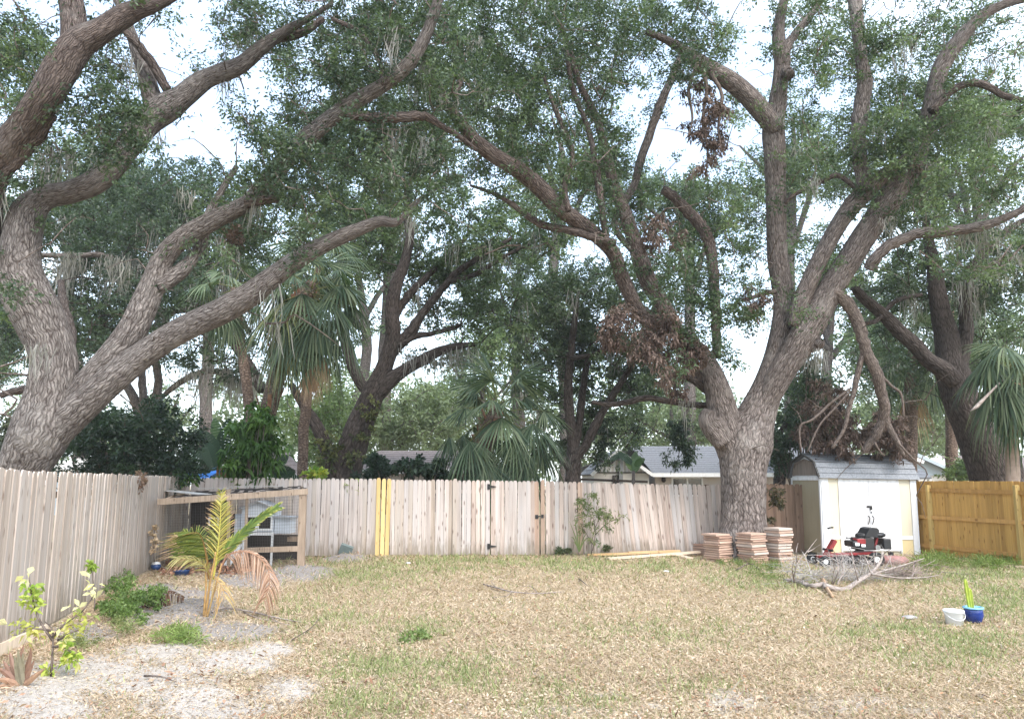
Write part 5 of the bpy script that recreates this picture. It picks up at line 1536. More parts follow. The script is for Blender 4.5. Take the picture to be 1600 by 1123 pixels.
# pale house and tarpaulin far left
YW = 40.0
h = thing('house', 'far pale house glimpsed under the leaning oak beside dark bushes', 'house', (P(110, 745, YW).x, YW, 0))
xa, xb = P(70, 740, YW).x, P(168, 740, YW).x
ze, zr = P(110, 733, YW).z, P(110, 716, YW + 3).z
house_box(h, xa, xb, YW + .4, YW + 6, ze, M['fascia_blue'])
roof_plane(h, (xa - .4, YW, ze), (xb + .4, YW, ze), (xb, YW + 3, zr), (xa, YW + 3, zr), M['stucco_pale'], rows=5)
window(h, P(100, 740, YW).x, P(125, 740, YW).x, .9, 1.9, YW + .37, M['fascia'])
YT = 24.0
h = thing('tarpaulin_tent', 'blue tarpaulin stretched over a ridge pole behind the run', 'tarpaulin', (P(308, 745, YT).x, YT, 0))
tm = MB(); N = 12
for i in range(N + 1):
    for j in range(7):
        s, u = i / N, j / 6
        x = P(274 + 74 * s, 740, YT).x; z = P(300, 748, YT).z + (P(300, 729, YT).z - P(300, 748, YT).z) * (1 - abs(u - .5) * 2) * (.75 + .25 * math.sin(s * 9)) + random.uniform(-.02, .02)
        tm.v.append((x, YT + (u - .5) * 2.4, z)); tm.uv.append((0, 0)); tm.n += 1
for i in range(N):
    for j in range(6): tm.f.append((i * 7 + j, i * 7 + 7 + j, i * 7 + 8 + j, i * 7 + j + 1))
tm.build('sheet', M['tarp'], h, True)
for x in (276, 346):
    q = P(x, 740, YT); MB().tube([(q.x, YT, 0), (q.x, YT, P(300, 732, YT).z)], [.04, .04], 8).build('pole', M['steel'], h)

# ------------------------------------------------------------------ trees beyond the fence
t = Tree('oak_tree', 'dark vine-grown oak with long mossy limbs right of the tall palm', 'tree', (P(525, 745, 26).x, 26, 0), M['bark_dark'])
t.limb([(505, 830, 40), (528, 775, 30), (538, 745, 25), (548, 710, 23), (560, 670, 21), (574, 635, 19), (588, 605, 17), (600, 575, 13), (610, 545, 12), (614, 515, 12), (612, 485, 11), (618, 450, 10), (632, 410, 8), (640, 370, 7), (636, 330, 6), (640, 290, 4), (650, 250, 3)], [26, 26, 26, 26.5], 'trunk')
t.limb([(574, 635, 14), (600, 602, 13), (630, 580, 10), (660, 562, 9), (690, 547, 7), (720, 540, 5), (745, 538, 3)], [26, 25.6], 'limb')
t.limb([(604, 560, 10), (622, 538, 10), (644, 515, 9), (656, 495, 7), (676, 470, 6), (700, 440, 5.5), (724, 418, 5), (760, 396, 4), (800, 372, 3)], [26.2, 26], 'limb')
t.limb([(612, 500, 7), (640, 460, 6), (670, 430, 5), (700, 400, 4), (730, 370, 3)], [26.4, 27], 'limb')
t.limb([(616, 540, 6), (650, 525, 5), (680, 520, 4), (720, 508, 3)], [26, 26.6], 'limb')
t.limb([(580, 620, 9), (560, 590, 9), (545, 555, 8), (530, 500, 7), (525, 440, 6), (540, 380, 5), (550, 330, 3)], [26.3, 27.5], 'limb')
t.limb([(700, 440, 4), (740, 430, 4), (790, 400, 3), (830, 380, 2.5)], [26, 26.4], 'limb')
t.limb([(530, 760, 15), (518, 720, 12), (506, 690, 11), (492, 660, 9), (478, 640, 8), (455, 600, 5)], [25.7, 25.3], 'limb')
C = clumps([(500, 280, 100, 50), (620, 290, 110, 60, 1.2), (660, 380, 120, 60), (720, 450, 90, 60), (560, 370, 60, 60, .6), (760, 380, 90, 60), (420, 330, 60, 40, .5), (690, 530, 70, 40, .6), (830, 350, 60, 60, .8), (780, 470, 60, 50, .8)], 620, (24.5, 30), t, 1.0, 51)
foliage('crown', C, .55, 110, .13, M['leaf'], OAK, t.root, K=8)
t.branches(C, M['bark_dark'], rmin=.012, rgrow=.013, maxlen=7)
nodes = t.allnodes; px, py = proj(nodes)
sel = nodes[(py > 330) & (RNG.uniform(size=len(px)) < .022)]
moss('spanish_moss', np.concatenate([sel, [tuple(P(a, b_, 25.7)) for a in range(640, 745, 11) for b_ in (548 - (a - 690) * .15,)]]), t.root, 18, 1.2, .14, wd=.011)
vp = [tuple(P(548 + 40 * s + RNG.uniform(-16, 16), 740 - 120 * s, 25.4)) for s in RNG.uniform(0, 1, 34)] + [tuple(P(515 + RNG.uniform(-18, 18), 735 - 60 * s, 25.1)) for s in RNG.uniform(0, 1, 30)]
foliage('climbing_vine', vp, .14, 16, .13, M['leaf_soft'], ((.04, .055, .025), (.09, .11, .045), (.20, .20, .09)), t.root, K=5, width=.55)

t = Tree('oak_tree', 'small dark many-stemmed oak between the second palm and the gabled wing', 'tree', (P(895, 745, 30).x, 30, 0), M['bark_dark'])
t.limb([(894, 800, 16), (895, 748, 12), (897, 722, 12), (895, 690, 9), (890, 650, 8), (888, 600, 7), (892, 550, 6), (898, 500, 5), (905, 450, 3)], [30, 30.4], 'trunk')
t.limb([(898, 722, 8), (915, 695, 7), (930, 665, 7), (950, 630, 6), (975, 590, 5), (1000, 550, 4), (1020, 520, 3)], [30, 29], 'limb')
t.limb([(896, 710, 7), (904, 670, 6), (908, 630, 6), (915, 580, 5), (925, 530, 4)], [30, 31], 'limb')
t.limb([(894, 735, 6), (880, 722, 5), (868, 705, 4), (850, 690, 2)], [30, 29.6], 'limb')
t.limb([(892, 560, 4), (920, 555, 4), (955, 545, 4), (985, 548, 3)], [30, 29], 'limb')
C = clumps([(940, 480, 100, 70, 1.2), (870, 530, 60, 60, .8), (940, 570, 90, 50, 1.3), (1010, 560, 60, 60, .8), (900, 640, 60, 50, .7), (960, 660, 50, 40, .7), (845, 610, 40, 60, .6), (905, 700, 40, 20, .5), (940, 700, 40, 24, .6), (1020, 450, 80, 50, .7), (880, 460, 60, 50, .9)], 620, (27.5, 32.5), t, 1.0, 52)
foliage('crown', C, .6, 110, .14, M['leaf'], OAK_DARK + OAK[2:3], t.root, K=8)
t.branches(C, M['bark_dark'], rmin=.012, rgrow=.013, maxlen=7)
hang = [tuple(P(RNG.uniform(1040, 1080), RNG.uniform(655, 725), 26)) for k in range(26)]
foliage('hanging_spray', hang, .3, 90, .11, M['leaf'], OAK_DARK, t.root, droop=.5, up=-.5)
MB().tube([P(1085, 628, 26.4), P(1070, 645, 26.2), P(1062, 690, 26), P(1060, 720, 26)], [.05, .03, .02, .01], 6).build('limb', M['bark_dark'], t.root, True)
nodes = t.allnodes; px, py = proj(nodes)
moss('spanish_moss', nodes[RNG.uniform(size=len(px)) < .025], t.root, 20, 1.2, .15, wd=.012)

t = Tree('oak_tree', 'dark thick oak forking behind the orange fence', 'tree', (P(1560, 745, 22.5).x, 22.5, 0), M['bark_dark'])
t.limb([(1590, 830, 50), (1568, 778, 38), (1554, 748, 33), (1540, 715, 30), (1526, 680, 28), (1510, 645, 27), (1496, 610, 26), (1488, 580, 25), (1484, 552, 20), (1478, 520, 17), (1470, 490, 15), (1464, 455, 13), (1460, 420, 11), (1452, 380, 8), (1446, 340, 5)], [22.5, 22.5, 22.5, 22.8], 'trunk')
t.limb([(1590, 770, 16), (1582, 730, 14), (1576, 700, 13), (1566, 660, 12)], [22.9, 23.2], 'limb')
t.limb([(1492, 596, 14), (1474, 578, 14), (1450, 562, 12), (1430, 540, 12), (1410, 522, 11), (1388, 500, 10), (1366, 480, 9), (1346, 462, 8), (1334, 448, 6)], [22.2, 21.6], 'limb')
t.limb([(1494, 580, 14), (1504, 548, 12), (1510, 515, 11), (1508, 480, 9), (1512, 445, 9), (1524, 415, 8), (1540, 392, 7), (1560, 370, 6), (1590, 350, 5), (1620, 335, 4)], [22.4, 22.0], 'limb')
t.limb([(1440, 460, 3), (1400, 470, 4), (1370, 500, 4), (1350, 505, 3)], [22, 21.5], 'limb')
C = clumps([(1480, 430, 90, 50, .9), (1560, 400, 70, 60, .9), (1440, 330, 90, 50, .6), (1400, 440, 60, 40, .7), (1560, 480, 60, 40, .5), (1540, 560, 40, 30, .4), (1430, 500, 40, 24, .4), (1370, 560, 50, 40, .5), (1420, 590, 60, 30, .5)], 360, (21, 26), t, 1.0, 53)
foliage('crown', C, .5, 110, .115, M['leaf'], OAK_DARK + OAK[2:3], t.root, K=8)
t.branches(C, M['bark_dark'], rmin=.01, rgrow=.012, maxlen=6)
nodes = t.allnodes; px, py = proj(nodes)
moss('spanish_moss', np.concatenate([nodes[RNG.uniform(size=len(px)) < .025], [tuple(P(a, b_, 21.8)) for a, b_ in ((1500, 430), (1512, 440), (1525, 425), (1540, 420), (1550, 410), (1565, 400), (1580, 390), (1520, 470))]]), t.root, 24, 1.2, .13, wd=.010)

t = Tree('oak_tree', 'grey many-limbed mossy oak far behind the leaning oak fork', 'tree', (P(222, 745, 32).x, 32, 0), M['bark_grey'])
t.limb([(224, 790, 15), (224, 735, 11), (224, 700, 10), (226, 672, 9), (216, 640, 8), (204, 612, 7), (190, 590, 6), (170, 560, 5), (150, 520, 4)], [32, 32.6], 'trunk')
t.limb([(226, 676, 8), (226, 640, 7), (222, 600, 6), (222, 560, 5), (215, 500, 4)], [32, 33], 'limb')
t.limb([(230, 676, 8), (240, 646, 7), (247, 610, 7), (246, 575, 6), (238, 550, 5), (260, 500, 4), (290, 470, 4)], [32, 31], 'limb')
t.limb([(244, 630, 4), (262, 612, 4), (290, 592, 5), (320, 580, 5), (350, 584, 5), (380, 600, 5)], [31.5, 29], 'limb')
t.limb([(246, 490, 6), (290, 482, 7), (330, 485, 6), (370, 500, 6)], [30, 28], 'limb', mat=M['bark_dark'])
t.limb([(330, 485, 6), (352, 520, 7), (372, 545, 8), (392, 575, 8), (410, 610, 8)], [28, 27], 'limb', mat=M['bark_dark'])
t.limb([(300, 430, 5), (340, 440, 5), (360, 470, 5), (390, 520, 4)], [29, 28], 'limb', mat=M['bark_dark'])
t.limb([(10, 395, 3), (60, 398, 4), (110, 400, 4), (160, 398, 4), (190, 410, 3)], [24, 25], 'limb')
t.limb([(106, 560, 7), (112, 520, 7), (100, 480, 7), (95, 440, 5)], [22, 24], 'limb', mat=M['bark_dark'])
C = clumps([(70, 360, 90, 60, .7), (150, 470, 60, 80, 1.0), (200, 420, 100, 60, .9), (300, 440, 90, 50, .8), (150, 330, 90, 40, .8), (300, 330, 100, 50, .9), (260, 290, 110, 40, .8), (60, 540, 60, 34, .9), (20, 440, 40, 60, .9), (300, 540, 90, 30, .8), (380, 570, 60, 24, .6), (140, 540, 40, 50, .9), (200, 500, 60, 40, .7), (380, 400, 50, 40, .6), (20, 500, 60, 50, 1.0), (170, 380, 60, 40, .7)], 900, (24, 32), OL, 1.0, 54)
foliage('crown', C, .6, 100, .135, M['leaf'], OAK_DARK, t.root, K=8)
t.branches(C, M['bark_dark'], rmin=.012, rgrow=.012, maxlen=9)
nodes = t.allnodes; px, py = proj(nodes)
moss('spanish_moss', np.concatenate([nodes[RNG.uniform(size=len(px)) < .016], [tuple(P(RNG.uniform(70, 230), RNG.uniform(395, 420), 25)) for k in range(14)], [tuple(P(RNG.uniform(240, 400), RNG.uniform(430, 520), 28)) for k in range(40)], [tuple(P(RNG.uniform(290, 400), RNG.uniform(560, 600), 28)) for k in range(26)]]), t.root, 20, 1.4, .2, wd=.012)

# far trees, each with its own crown and trunk
FAR = [(-20, 520, 120, 110, 46, OAK, 'far green oak at the left picture edge beyond the leaning trunk'),
       (120, 300, 150, 120, 44, OAK, 'far tall oak filling the gap above the leaning trunk fork'),
       (320, 380, 140, 110, 46, OAK, 'far oak behind the mossy limbs left of the tall palm'),
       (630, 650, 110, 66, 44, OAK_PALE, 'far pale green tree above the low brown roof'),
       (560, 420, 120, 110, 48, OAK, 'far tall oak behind the dark vine-grown oak'),
       (760, 580, 90, 90, 48, OAK_LIGHT, 'far light green tree behind the second palm'),
       (810, 470, 110, 120, 52, OAK, 'far oak filling the middle between both great oaks'),
       (880, 250, 130, 120, 50, OAK_LIGHT, 'far high crown showing light green over the middle'),
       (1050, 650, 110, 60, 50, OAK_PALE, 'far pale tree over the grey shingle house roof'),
       (1080, 330, 120, 90, 48, OAK, 'far oak crown behind the broken stub of the yard oak'),
       (1300, 480, 110, 110, 50, OAK, 'far oak showing between the yard oak limbs'),
       (1270, 640, 60, 70, 32, OAK_DARK, 'dark bushy tree standing just behind the shed roof'),
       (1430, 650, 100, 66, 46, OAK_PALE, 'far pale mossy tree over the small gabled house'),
       (1560, 560, 100, 110, 46, OAK, 'far oak at the right picture edge behind the dark fork'),
       (1520, 250, 140, 130, 50, OAK, 'far tall oak crown high at the right picture edge'),
       (600, 180, 150, 120, 50, OAK, 'far tall crown behind the high crossing limbs'),
       (270, 640, 50, 46, 60, OAK_PALE, 'far yellowish tree low under the leaning limb'),
       (505, 665, 60, 70, 40, OAK_LIGHT, 'far light green tree between tall palm and vine-grown oak'),
       (1240, 250, 120, 110, 54, OAK, 'far thin crown behind the upright stem of the yard oak'),
       (1380, 560, 70, 60, 44, OAK, 'far green tree behind the hanging broken limb')]
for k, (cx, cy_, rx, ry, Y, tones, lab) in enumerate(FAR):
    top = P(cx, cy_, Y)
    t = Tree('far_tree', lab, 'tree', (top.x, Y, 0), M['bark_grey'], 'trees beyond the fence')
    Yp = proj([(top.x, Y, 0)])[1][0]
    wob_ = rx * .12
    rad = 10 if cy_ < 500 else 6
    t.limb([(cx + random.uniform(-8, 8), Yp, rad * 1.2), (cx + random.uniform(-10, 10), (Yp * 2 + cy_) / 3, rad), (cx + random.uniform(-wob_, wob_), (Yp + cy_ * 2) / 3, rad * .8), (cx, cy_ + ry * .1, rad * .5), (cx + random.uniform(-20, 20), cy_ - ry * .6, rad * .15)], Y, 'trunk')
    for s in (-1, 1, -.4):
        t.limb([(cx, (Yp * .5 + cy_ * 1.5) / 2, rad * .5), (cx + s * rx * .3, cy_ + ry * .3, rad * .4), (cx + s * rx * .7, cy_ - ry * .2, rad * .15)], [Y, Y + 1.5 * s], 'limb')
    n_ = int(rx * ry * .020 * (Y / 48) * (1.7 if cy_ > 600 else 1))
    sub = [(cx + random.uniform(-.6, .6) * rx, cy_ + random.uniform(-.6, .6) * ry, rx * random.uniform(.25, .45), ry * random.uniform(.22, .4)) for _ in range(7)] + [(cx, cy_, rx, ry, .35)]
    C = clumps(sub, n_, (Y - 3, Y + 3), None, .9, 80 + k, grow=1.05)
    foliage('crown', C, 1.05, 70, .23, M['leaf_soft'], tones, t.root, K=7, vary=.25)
    t.branches(C, M['bark_grey'], rmin=.02, rgrow=.012, maxlen=9)

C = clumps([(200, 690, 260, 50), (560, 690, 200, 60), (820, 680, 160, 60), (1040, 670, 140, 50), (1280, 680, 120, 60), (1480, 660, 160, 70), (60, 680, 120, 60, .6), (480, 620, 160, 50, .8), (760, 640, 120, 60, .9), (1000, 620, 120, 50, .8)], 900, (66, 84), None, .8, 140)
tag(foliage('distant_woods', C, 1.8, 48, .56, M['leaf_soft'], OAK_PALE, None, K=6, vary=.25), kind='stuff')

# ------------------------------------------------------------------ palms
def fan(name, base, az, el, pet, rad, parent, mats, tone, droop=.5, nseg=30, seed=0, span=2.1, sag=.25):
    """a costapalmate fan leaf: arched stalk and a fold of narrow blades"""
    rg = np.random.default_rng(seed)
    d = np.array([math.cos(az) * math.cos(el), math.sin(az) * math.cos(el), math.sin(el)])
    dn = np.array([0, 0, -1.0])
    pts = [np.array(base) + d * pet * t + dn * sag * pet * t * t for t in np.linspace(0, 1, 6)]
    d2 = unit(pts[-1] - pts[-2]); s = unit(np.cross(d2, [0, 0, 1.0]) + 1e-6); n = np.cross(s, d2)
    sq = []
    w0 = .022
    for i in range(5):
        w_ = w0 * (1 - i * .12)
        sq.append(np.stack([pts[i] - s * w_, pts[i] + s * w_, pts[i + 1] + s * w_ * .9, pts[i + 1] - s * w_ * .9]))
        sq.append(np.stack([pts[i] - n * w_, pts[i] + n * w_, pts[i + 1] + n * w_ * .9, pts[i + 1] - n * w_ * .9]))
    hub = pts[-1]
    quads, tones_ = sq, [tone[0]] * len(sq)
    tt = np.array([0, .3, .58, .82, 1.0])
    for k in range(nseg):
        a = (k / (nseg - 1) - .5) * 2 * span * .5 * 1.9
        dirv = d2 * math.cos(a) + s * math.sin(a) + n * (-.10 - .35 * abs(math.sin(a)))
        dirv = unit(dirv); side = unit(np.cross(n, dirv))
        ln = rad * (1 - .22 * (abs(a) / 2.0) ** 2) * rg.uniform(.92, 1.06)
        ctr = [hub + dirv * ln * t + dn * droop * ln * (t ** 2.2) * rg.uniform(.85, 1.15) for t in tt]
        da = span * 1.9 / nseg
        wid = [.004, .3 * ln * da * .46, .022 * rad + .004, .013 * rad, .0015]
        tw = rg.uniform(.2, .8) * (1 if k % 2 else -1)
        c = np.array(tone[rg.integers(1, len(tone))]) * rg.uniform(.8, 1.2)
        sd = side * math.cos(tw * .6) + n * math.sin(tw * .6)
        for i in range(4):
            quads.append(np.stack([ctr[i] - sd * wid[i], ctr[i] + sd * wid[i], ctr[i + 1] + sd * wid[i + 1], ctr[i + 1] - sd * wid[i + 1]]))
            tones_.append(c)
    return quads_mesh(name, np.array(quads), mats, np.array(tones_), 4, parent)

GREEN_F = ((.17, .18, .085), (.042, .072, .040), (.068, .105, .058), (.105, .145, .080), (.15, .185, .11))
YEL_F = ((.22, .2, .08), (.10, .13, .05), (.17, .18, .07), (.28, .25, .11))
DEAD_F = ((.2, .14, .09), (.36, .25, .16), (.46, .34, .23), (.28, .18, .12))

def sabal(root, top, n, rad, pet, seed, elmin=-.75, elmax=1.35, dead=(), yellow=(), droop=.55):
    rg = np.random.default_rng(seed)
    for k in range(n):
        az = k * 2.39996 + rg.uniform(-.4, .4)
        f = k / max(1, n - 1)
        el = elmax + (elmin - elmax) * f ** .85 + rg.uniform(-.28, .22)
        tone = DEAD_F if k in dead else YEL_F if k in yellow else GREEN_F
        fan('frond', (top[0], top[1], top[2] - .25 * f), az, el, pet * rg.uniform(.75, 1.1), rad * rg.uniform(.72, 1.15), root, M['frond'] if tone is not DEAD_F else M['leaf_dead'], tone, droop * (.35 + .75 * f) + (.5 if tone is DEAD_F else 0), 30, seed * 100 + k, 2.0 if tone is not DEAD_F else 1.1)

M['palm_trunk'] = bark('palm_trunk_bark', (.26, .19, .15), (.07, .048, .038), 9, 14, .03)
M['palm_boot'] = plain('palm_leaf_boot', (.24, .13, .085), .9, .2, var=.5, scale=7, bmp=.4)

YP = 20.5
t = Tree('sabal_palm', 'tall sabal palm with drooping fans and two dead fans under the oak limb', 'palm', (P(405, 745, YP).x, YP, 0), M['palm_trunk'])
s = t.limb([(398, 870, 13), (404, 760, 12), (412, 690, 12), (420, 640, 13), (432, 590, 14), (446, 540, 15), (462, 500, 15), (476, 465, 14), (486, 440, 9)], [20.5, 20.5], 'trunk')
rg = np.random.default_rng(3)
for k in range(24):
    i = rg.integers(len(s) // 3, len(s) - 3); a = rg.uniform(0, 6.28); r_ = s[i, 3]
    q = s[i, :3] + np.array([math.cos(a) * r_, math.sin(a) * r_, 0])
    MB().bar(q, q + np.array([math.cos(a) * .12, math.sin(a) * .12, .38]), .10, .025).build('leaf_boot', M['palm_boot'], t.root)
top = P(486, 452, YP)
sabal(t.root, top, 30, 1.15, 1.15, 5, -.85, 1.3, yellow=(20, 24), droop=.65)
for az, el, kind in ((-2.3, -.65, 'y'), (-1.2, -.5, 'g'), (-1.9, -.6, 'g'), (-.5, -.4, 'g')):
    tone = {'d': DEAD_F, 'y': YEL_F, 'g': GREEN_F}[kind]
    fan('frond', (top.x, top.y, top.z - .2), az, el, 1.15 if kind != 'd' else 1.3, 1.05 if kind != 'd' else .62, t.root, M['frond'] if kind != 'd' else M['leaf_dead'], tone, .95, 30, int(abs(az * 100)), 1.9 if kind != 'd' else .9)

for az, el, pt_, sd__ in ((-.75, -1.15, 1.75, 301), (-1.2, -1.3, 2.0, 302), (-2.2, -1.05, 1.5, 303)):
    fan('frond', (top.x, top.y, top.z - .1), az, el, pt_, (.58 if sd__ < 303 else .8), t.root, M['leaf_dead'] if sd__ < 303 else M['frond'], DEAD_F if sd__ < 303 else YEL_F, .8, 26, sd__, .9, .12)
YQ = 22.0
t = Tree('sabal_palm', 'shorter sabal palm with wide fans behind the gate', 'palm', (P(725, 760, YQ).x, YQ, 0), M['palm_trunk'])
s = t.limb([(716, 870, 13), (728, 770, 12), (738, 740, 12), (750, 710, 13), (762, 680, 15), (772, 655, 14), (778, 635, 9)], [22, 22], 'trunk')
for k in range(16):
    i = rg.integers(len(s) // 3, len(s) - 3); a = rg.uniform(0, 6.28); r_ = s[i, 3]
    q = s[i, :3] + np.array([math.cos(a) * r_, math.sin(a) * r_, 0])
    MB().bar(q, q + np.array([math.cos(a) * .12, math.sin(a) * .12, .34]), .10, .025).build('leaf_boot', M['palm_boot'], t.root)
top = P(778, 640, YQ)
sabal(t.root, top, 29, 1.18, 1.35, 9, -.75, 1.35, droop=.6)
for az, el in ((-.25, -.45), (-.6, -.75), (-2.7, -.6), (-3.0, -.2), (-1.2, -.85), (-.1, -.1), (-2.0, -.75)):
    fan('frond', (top.x, top.y, top.z - .15), az, el, 1.4, .95, t.root, M['frond'], GREEN_F, .6, 30, int(abs(az * 100)) + 7, 1.8)

YV = 19.5
t = Tree('sabal_palm', 'smooth-trunked palm at the right picture edge behind the orange fence', 'palm', (P(1583, 760, YV).x, YV, 0), M['palm_trunk'])
t.limb([(1586, 880, 12), (1583, 780, 10), (1582, 720, 9.5), (1582, 670, 9), (1585, 640, 8), (1590, 600, 6)], [YV, YV], 'trunk', mat=plain('smooth_palm_trunk', (.36, .28, .23), .9, .2, var=.2, bmp=.4))
top = P(1592, 560, YV)
sabal(t.root, top, 20, 1.05, .9, 12, -1.0, 1.2, droop=.7)
for az, el in ((-2.7, -.35), (-2.3, -.6), (-2.9, .2), (-1.9, -.8), (-2.5, .5), (-3.0, -.6)):
    fan('frond', tuple(top), az, el, .95, 1.15, t.root, M['frond'], GREEN_F, .7, 32, int(abs(az * 100)) + 17, 1.9)
MB().tube([P(1588, 575, YV - .4), P(1570, 590, YV - .7), P(1548, 612, YV - .9), P(1526, 635, YV - 1.0), P(1516, 642, YV - 1.0)], [.03, .028, .028, .05, .012], 6).build('dead_stalk', M['deadwood'], t.root, True)
foliage('dead_sheath', [tuple(P(1588, y_, YV - .3)) for y_ in (600, 615, 630, 645)], .22, 50, .3, M['leaf_dead'], DEAD_F[1:], t.root, droop=.9, up=-.9, width=.22)

YU = 27.0
t = Tree('sabal_palm', 'dark palm crown behind the dark oak left limb above the shed', 'palm', (P(1425, 760, YU).x, YU, 0), M['palm_trunk'])
t.limb([(1425, 830, 12), (1424, 740, 9), (1424, 660, 9), (1424, 600, 9), (1426, 545, 7)], [YU, YU], 'trunk')
sabal(t.root, P(1426, 540, YU), 20, 1.1, 1.2, 15, -1.0, 1.2, dead=(19,), droop=.7)
YU = 29.0
t = Tree('sabal_palm', 'far palm crown showing behind the upper right limbs of the dark oak', 'palm', (P(1490, 760, YU).x, YU, 0), M['palm_trunk'])
t.limb([(1490, 830, 10), (1488, 740, 9), (1485, 600, 8), (1484, 480, 6)], [YU, YU], 'trunk')
sabal(t.root, P(1484, 475, YU), 20, 1.2, 1.1, 16, -.9, 1.2, droop=.6)
YU = 23.0
t = Tree('sabal_palm', 'small palm crown half hidden behind the lower mossy limb of the leaning oak', 'palm', (P(365, 760, YU).x, YU, 0), M['palm_trunk'])
t.limb([(402, 860, 10), (398, 740, 8), (388, 620, 8), (374, 520, 7), (366, 450, 6)], [YU, YU], 'trunk')
sabal(t.root, P(366, 445, YU), 11, .95, .9, 18, -.8, 1.2, droop=.7)
YU = 24.0
t = Tree('sabal_palm', 'palm crown peeking over the end of the lower oak limb', 'palm', (P(500, 760, YU).x, YU, 0), M['palm_trunk'])
t.limb([(470, 860, 10), (472, 740, 8), (478, 620, 8), (490, 480, 7), (500, 400, 6)], [YU, YU], 'trunk')
sabal(t.root, P(500, 392, YU), 16, 1.1, 1.0, 19, -.6, 1.3, droop=.6)

# ------------------------------------------------------------------ shrubs beyond the fence
def shrub(name, label, ells, n, Y, R_, leaf, tones, mat=None, width=.42, cat='shrub', K=8, per=90, seed=0, group=None, droop=.15, holes=0.0, stemmat=None):
    C = clumps(ells, n, Y, None, holes, seed)
    b_ = C.mean(0)
    root = thing(name, label, cat, (b_[0], b_[1], 0), 0, group)
    foliage('foliage', C, R_, per, leaf, mat or M['leaf'], tones, root, K=K, width=width, droop=droop)
    m = MB()
    for c in C[:: max(1, len(C) // 24)]:
        f = Vector((b_[0] + (c[0] - b_[0]) * .25 + random.uniform(-.1, .1), b_[1] + random.uniform(-.2, .2), 0.0)); c = Vector(c)
        m.tube(spline([f, f.lerp(c, .5) + Vector((random.uniform(-.1, .1), 0, .1)), c], 4), np.linspace(.03, .008, 9), 5, False)
    m.build('stems', stemmat or M['branch'], root, True)['kind'] = 'stuff'
    return root
shrub('shrub', 'big black-green shrub mass behind the side fence', [(190, 690, 80, 46, 1.4), (250, 690, 60, 50, 1), (130, 680, 30, 40, .6), (160, 650, 30, 24, .5), (240, 640, 40, 20, .5), (100, 735, 40, 14, .5), (210, 735, 90, 20, 1)], 210, (17.5, 20.5), .42, .12, ((.012, .024, .016), (.022, .042, .026), (.04, .068, .038)), seed=61, holes=.6)
shrub('shrub', 'loose grey-leaved shrub at the left picture edge beside the oak base', [(15, 680, 36, 34), (10, 720, 20, 24)], 40, (16, 18), .36, .10, ((.06, .07, .05), (.11, .12, .09)), seed=62, holes=.8)
shrub('climber', 'bright green drooping-leaved climber on a dead palm stub behind the run', [(395, 680, 32, 36, 1), (388, 720, 38, 26, 1.2), (408, 652, 20, 18, .7), (370, 737, 28, 10, .8), (422, 695, 14, 18, .5)], 74, (18.9, 19.9), .27, .21, ((.035, .085, .02), (.06, .125, .03), (.11, .19, .045)), M['leaf_soft'], .34, 'climber', 6, 42, 63, droop=.6)
shrub('shrub', 'dark glossy papaya-leaved bush before the brown roof', [(588, 726, 14, 10, 1), (590, 714, 6, 4, .8), (608, 736, 20, 7, 1), (640, 730, 16, 8, 1), (656, 722, 6, 6, .8), (688, 726, 8, 6, .8), (670, 740, 30, 6, .8), (580, 743, 24, 4, .7)], 74, (21.5, 23.5), .2, .15, ((.014, .03, .02), (.024, .048, .03), (.05, .08, .05)), M['frond'], .5, 'shrub', 6, 48, 64)
shrub('shrub', 'green undergrowth leaning beside the small gabled house', [(1510, 735, 20, 14), (1495, 742, 14, 8)], 24, (25, 26), .4, .13, OAK_LIGHT, seed=65)
shrub('shrub', 'dark ivy mass hanging behind the right side of the big oak trunk', [(1225, 700, 14, 40, 1), (1235, 680, 16, 30), (1250, 640, 18, 30, .8), (1262, 590, 20, 40, .7)], 80, (20.6, 22), .36, .11, OAK_DARK, seed=66, holes=.9)
m_ = Tree('oak_tree', 'thin dark leaning trunk just behind the big yard oak', 'tree', (P(1222, 750, 22).x, 22, 0), M['bark_dark'])
m_.limb([(1216, 830, 12), (1218, 750, 9), (1220, 720, 9), (1212, 690, 8), (1204, 670, 6)], [22, 22], 'trunk')
m_.limb([(1220, 716, 5), (1214, 690, 5), (1222, 670, 4), (1236, 650, 3)], [21.8, 22], 'limb')
foliage('crown', [tuple(P(1228 + random.uniform(-14, 14), random.uniform(640, 690), 22)) for k in range(10)], .3, 60, .11, M['leaf'], OAK_DARK, m_.root)

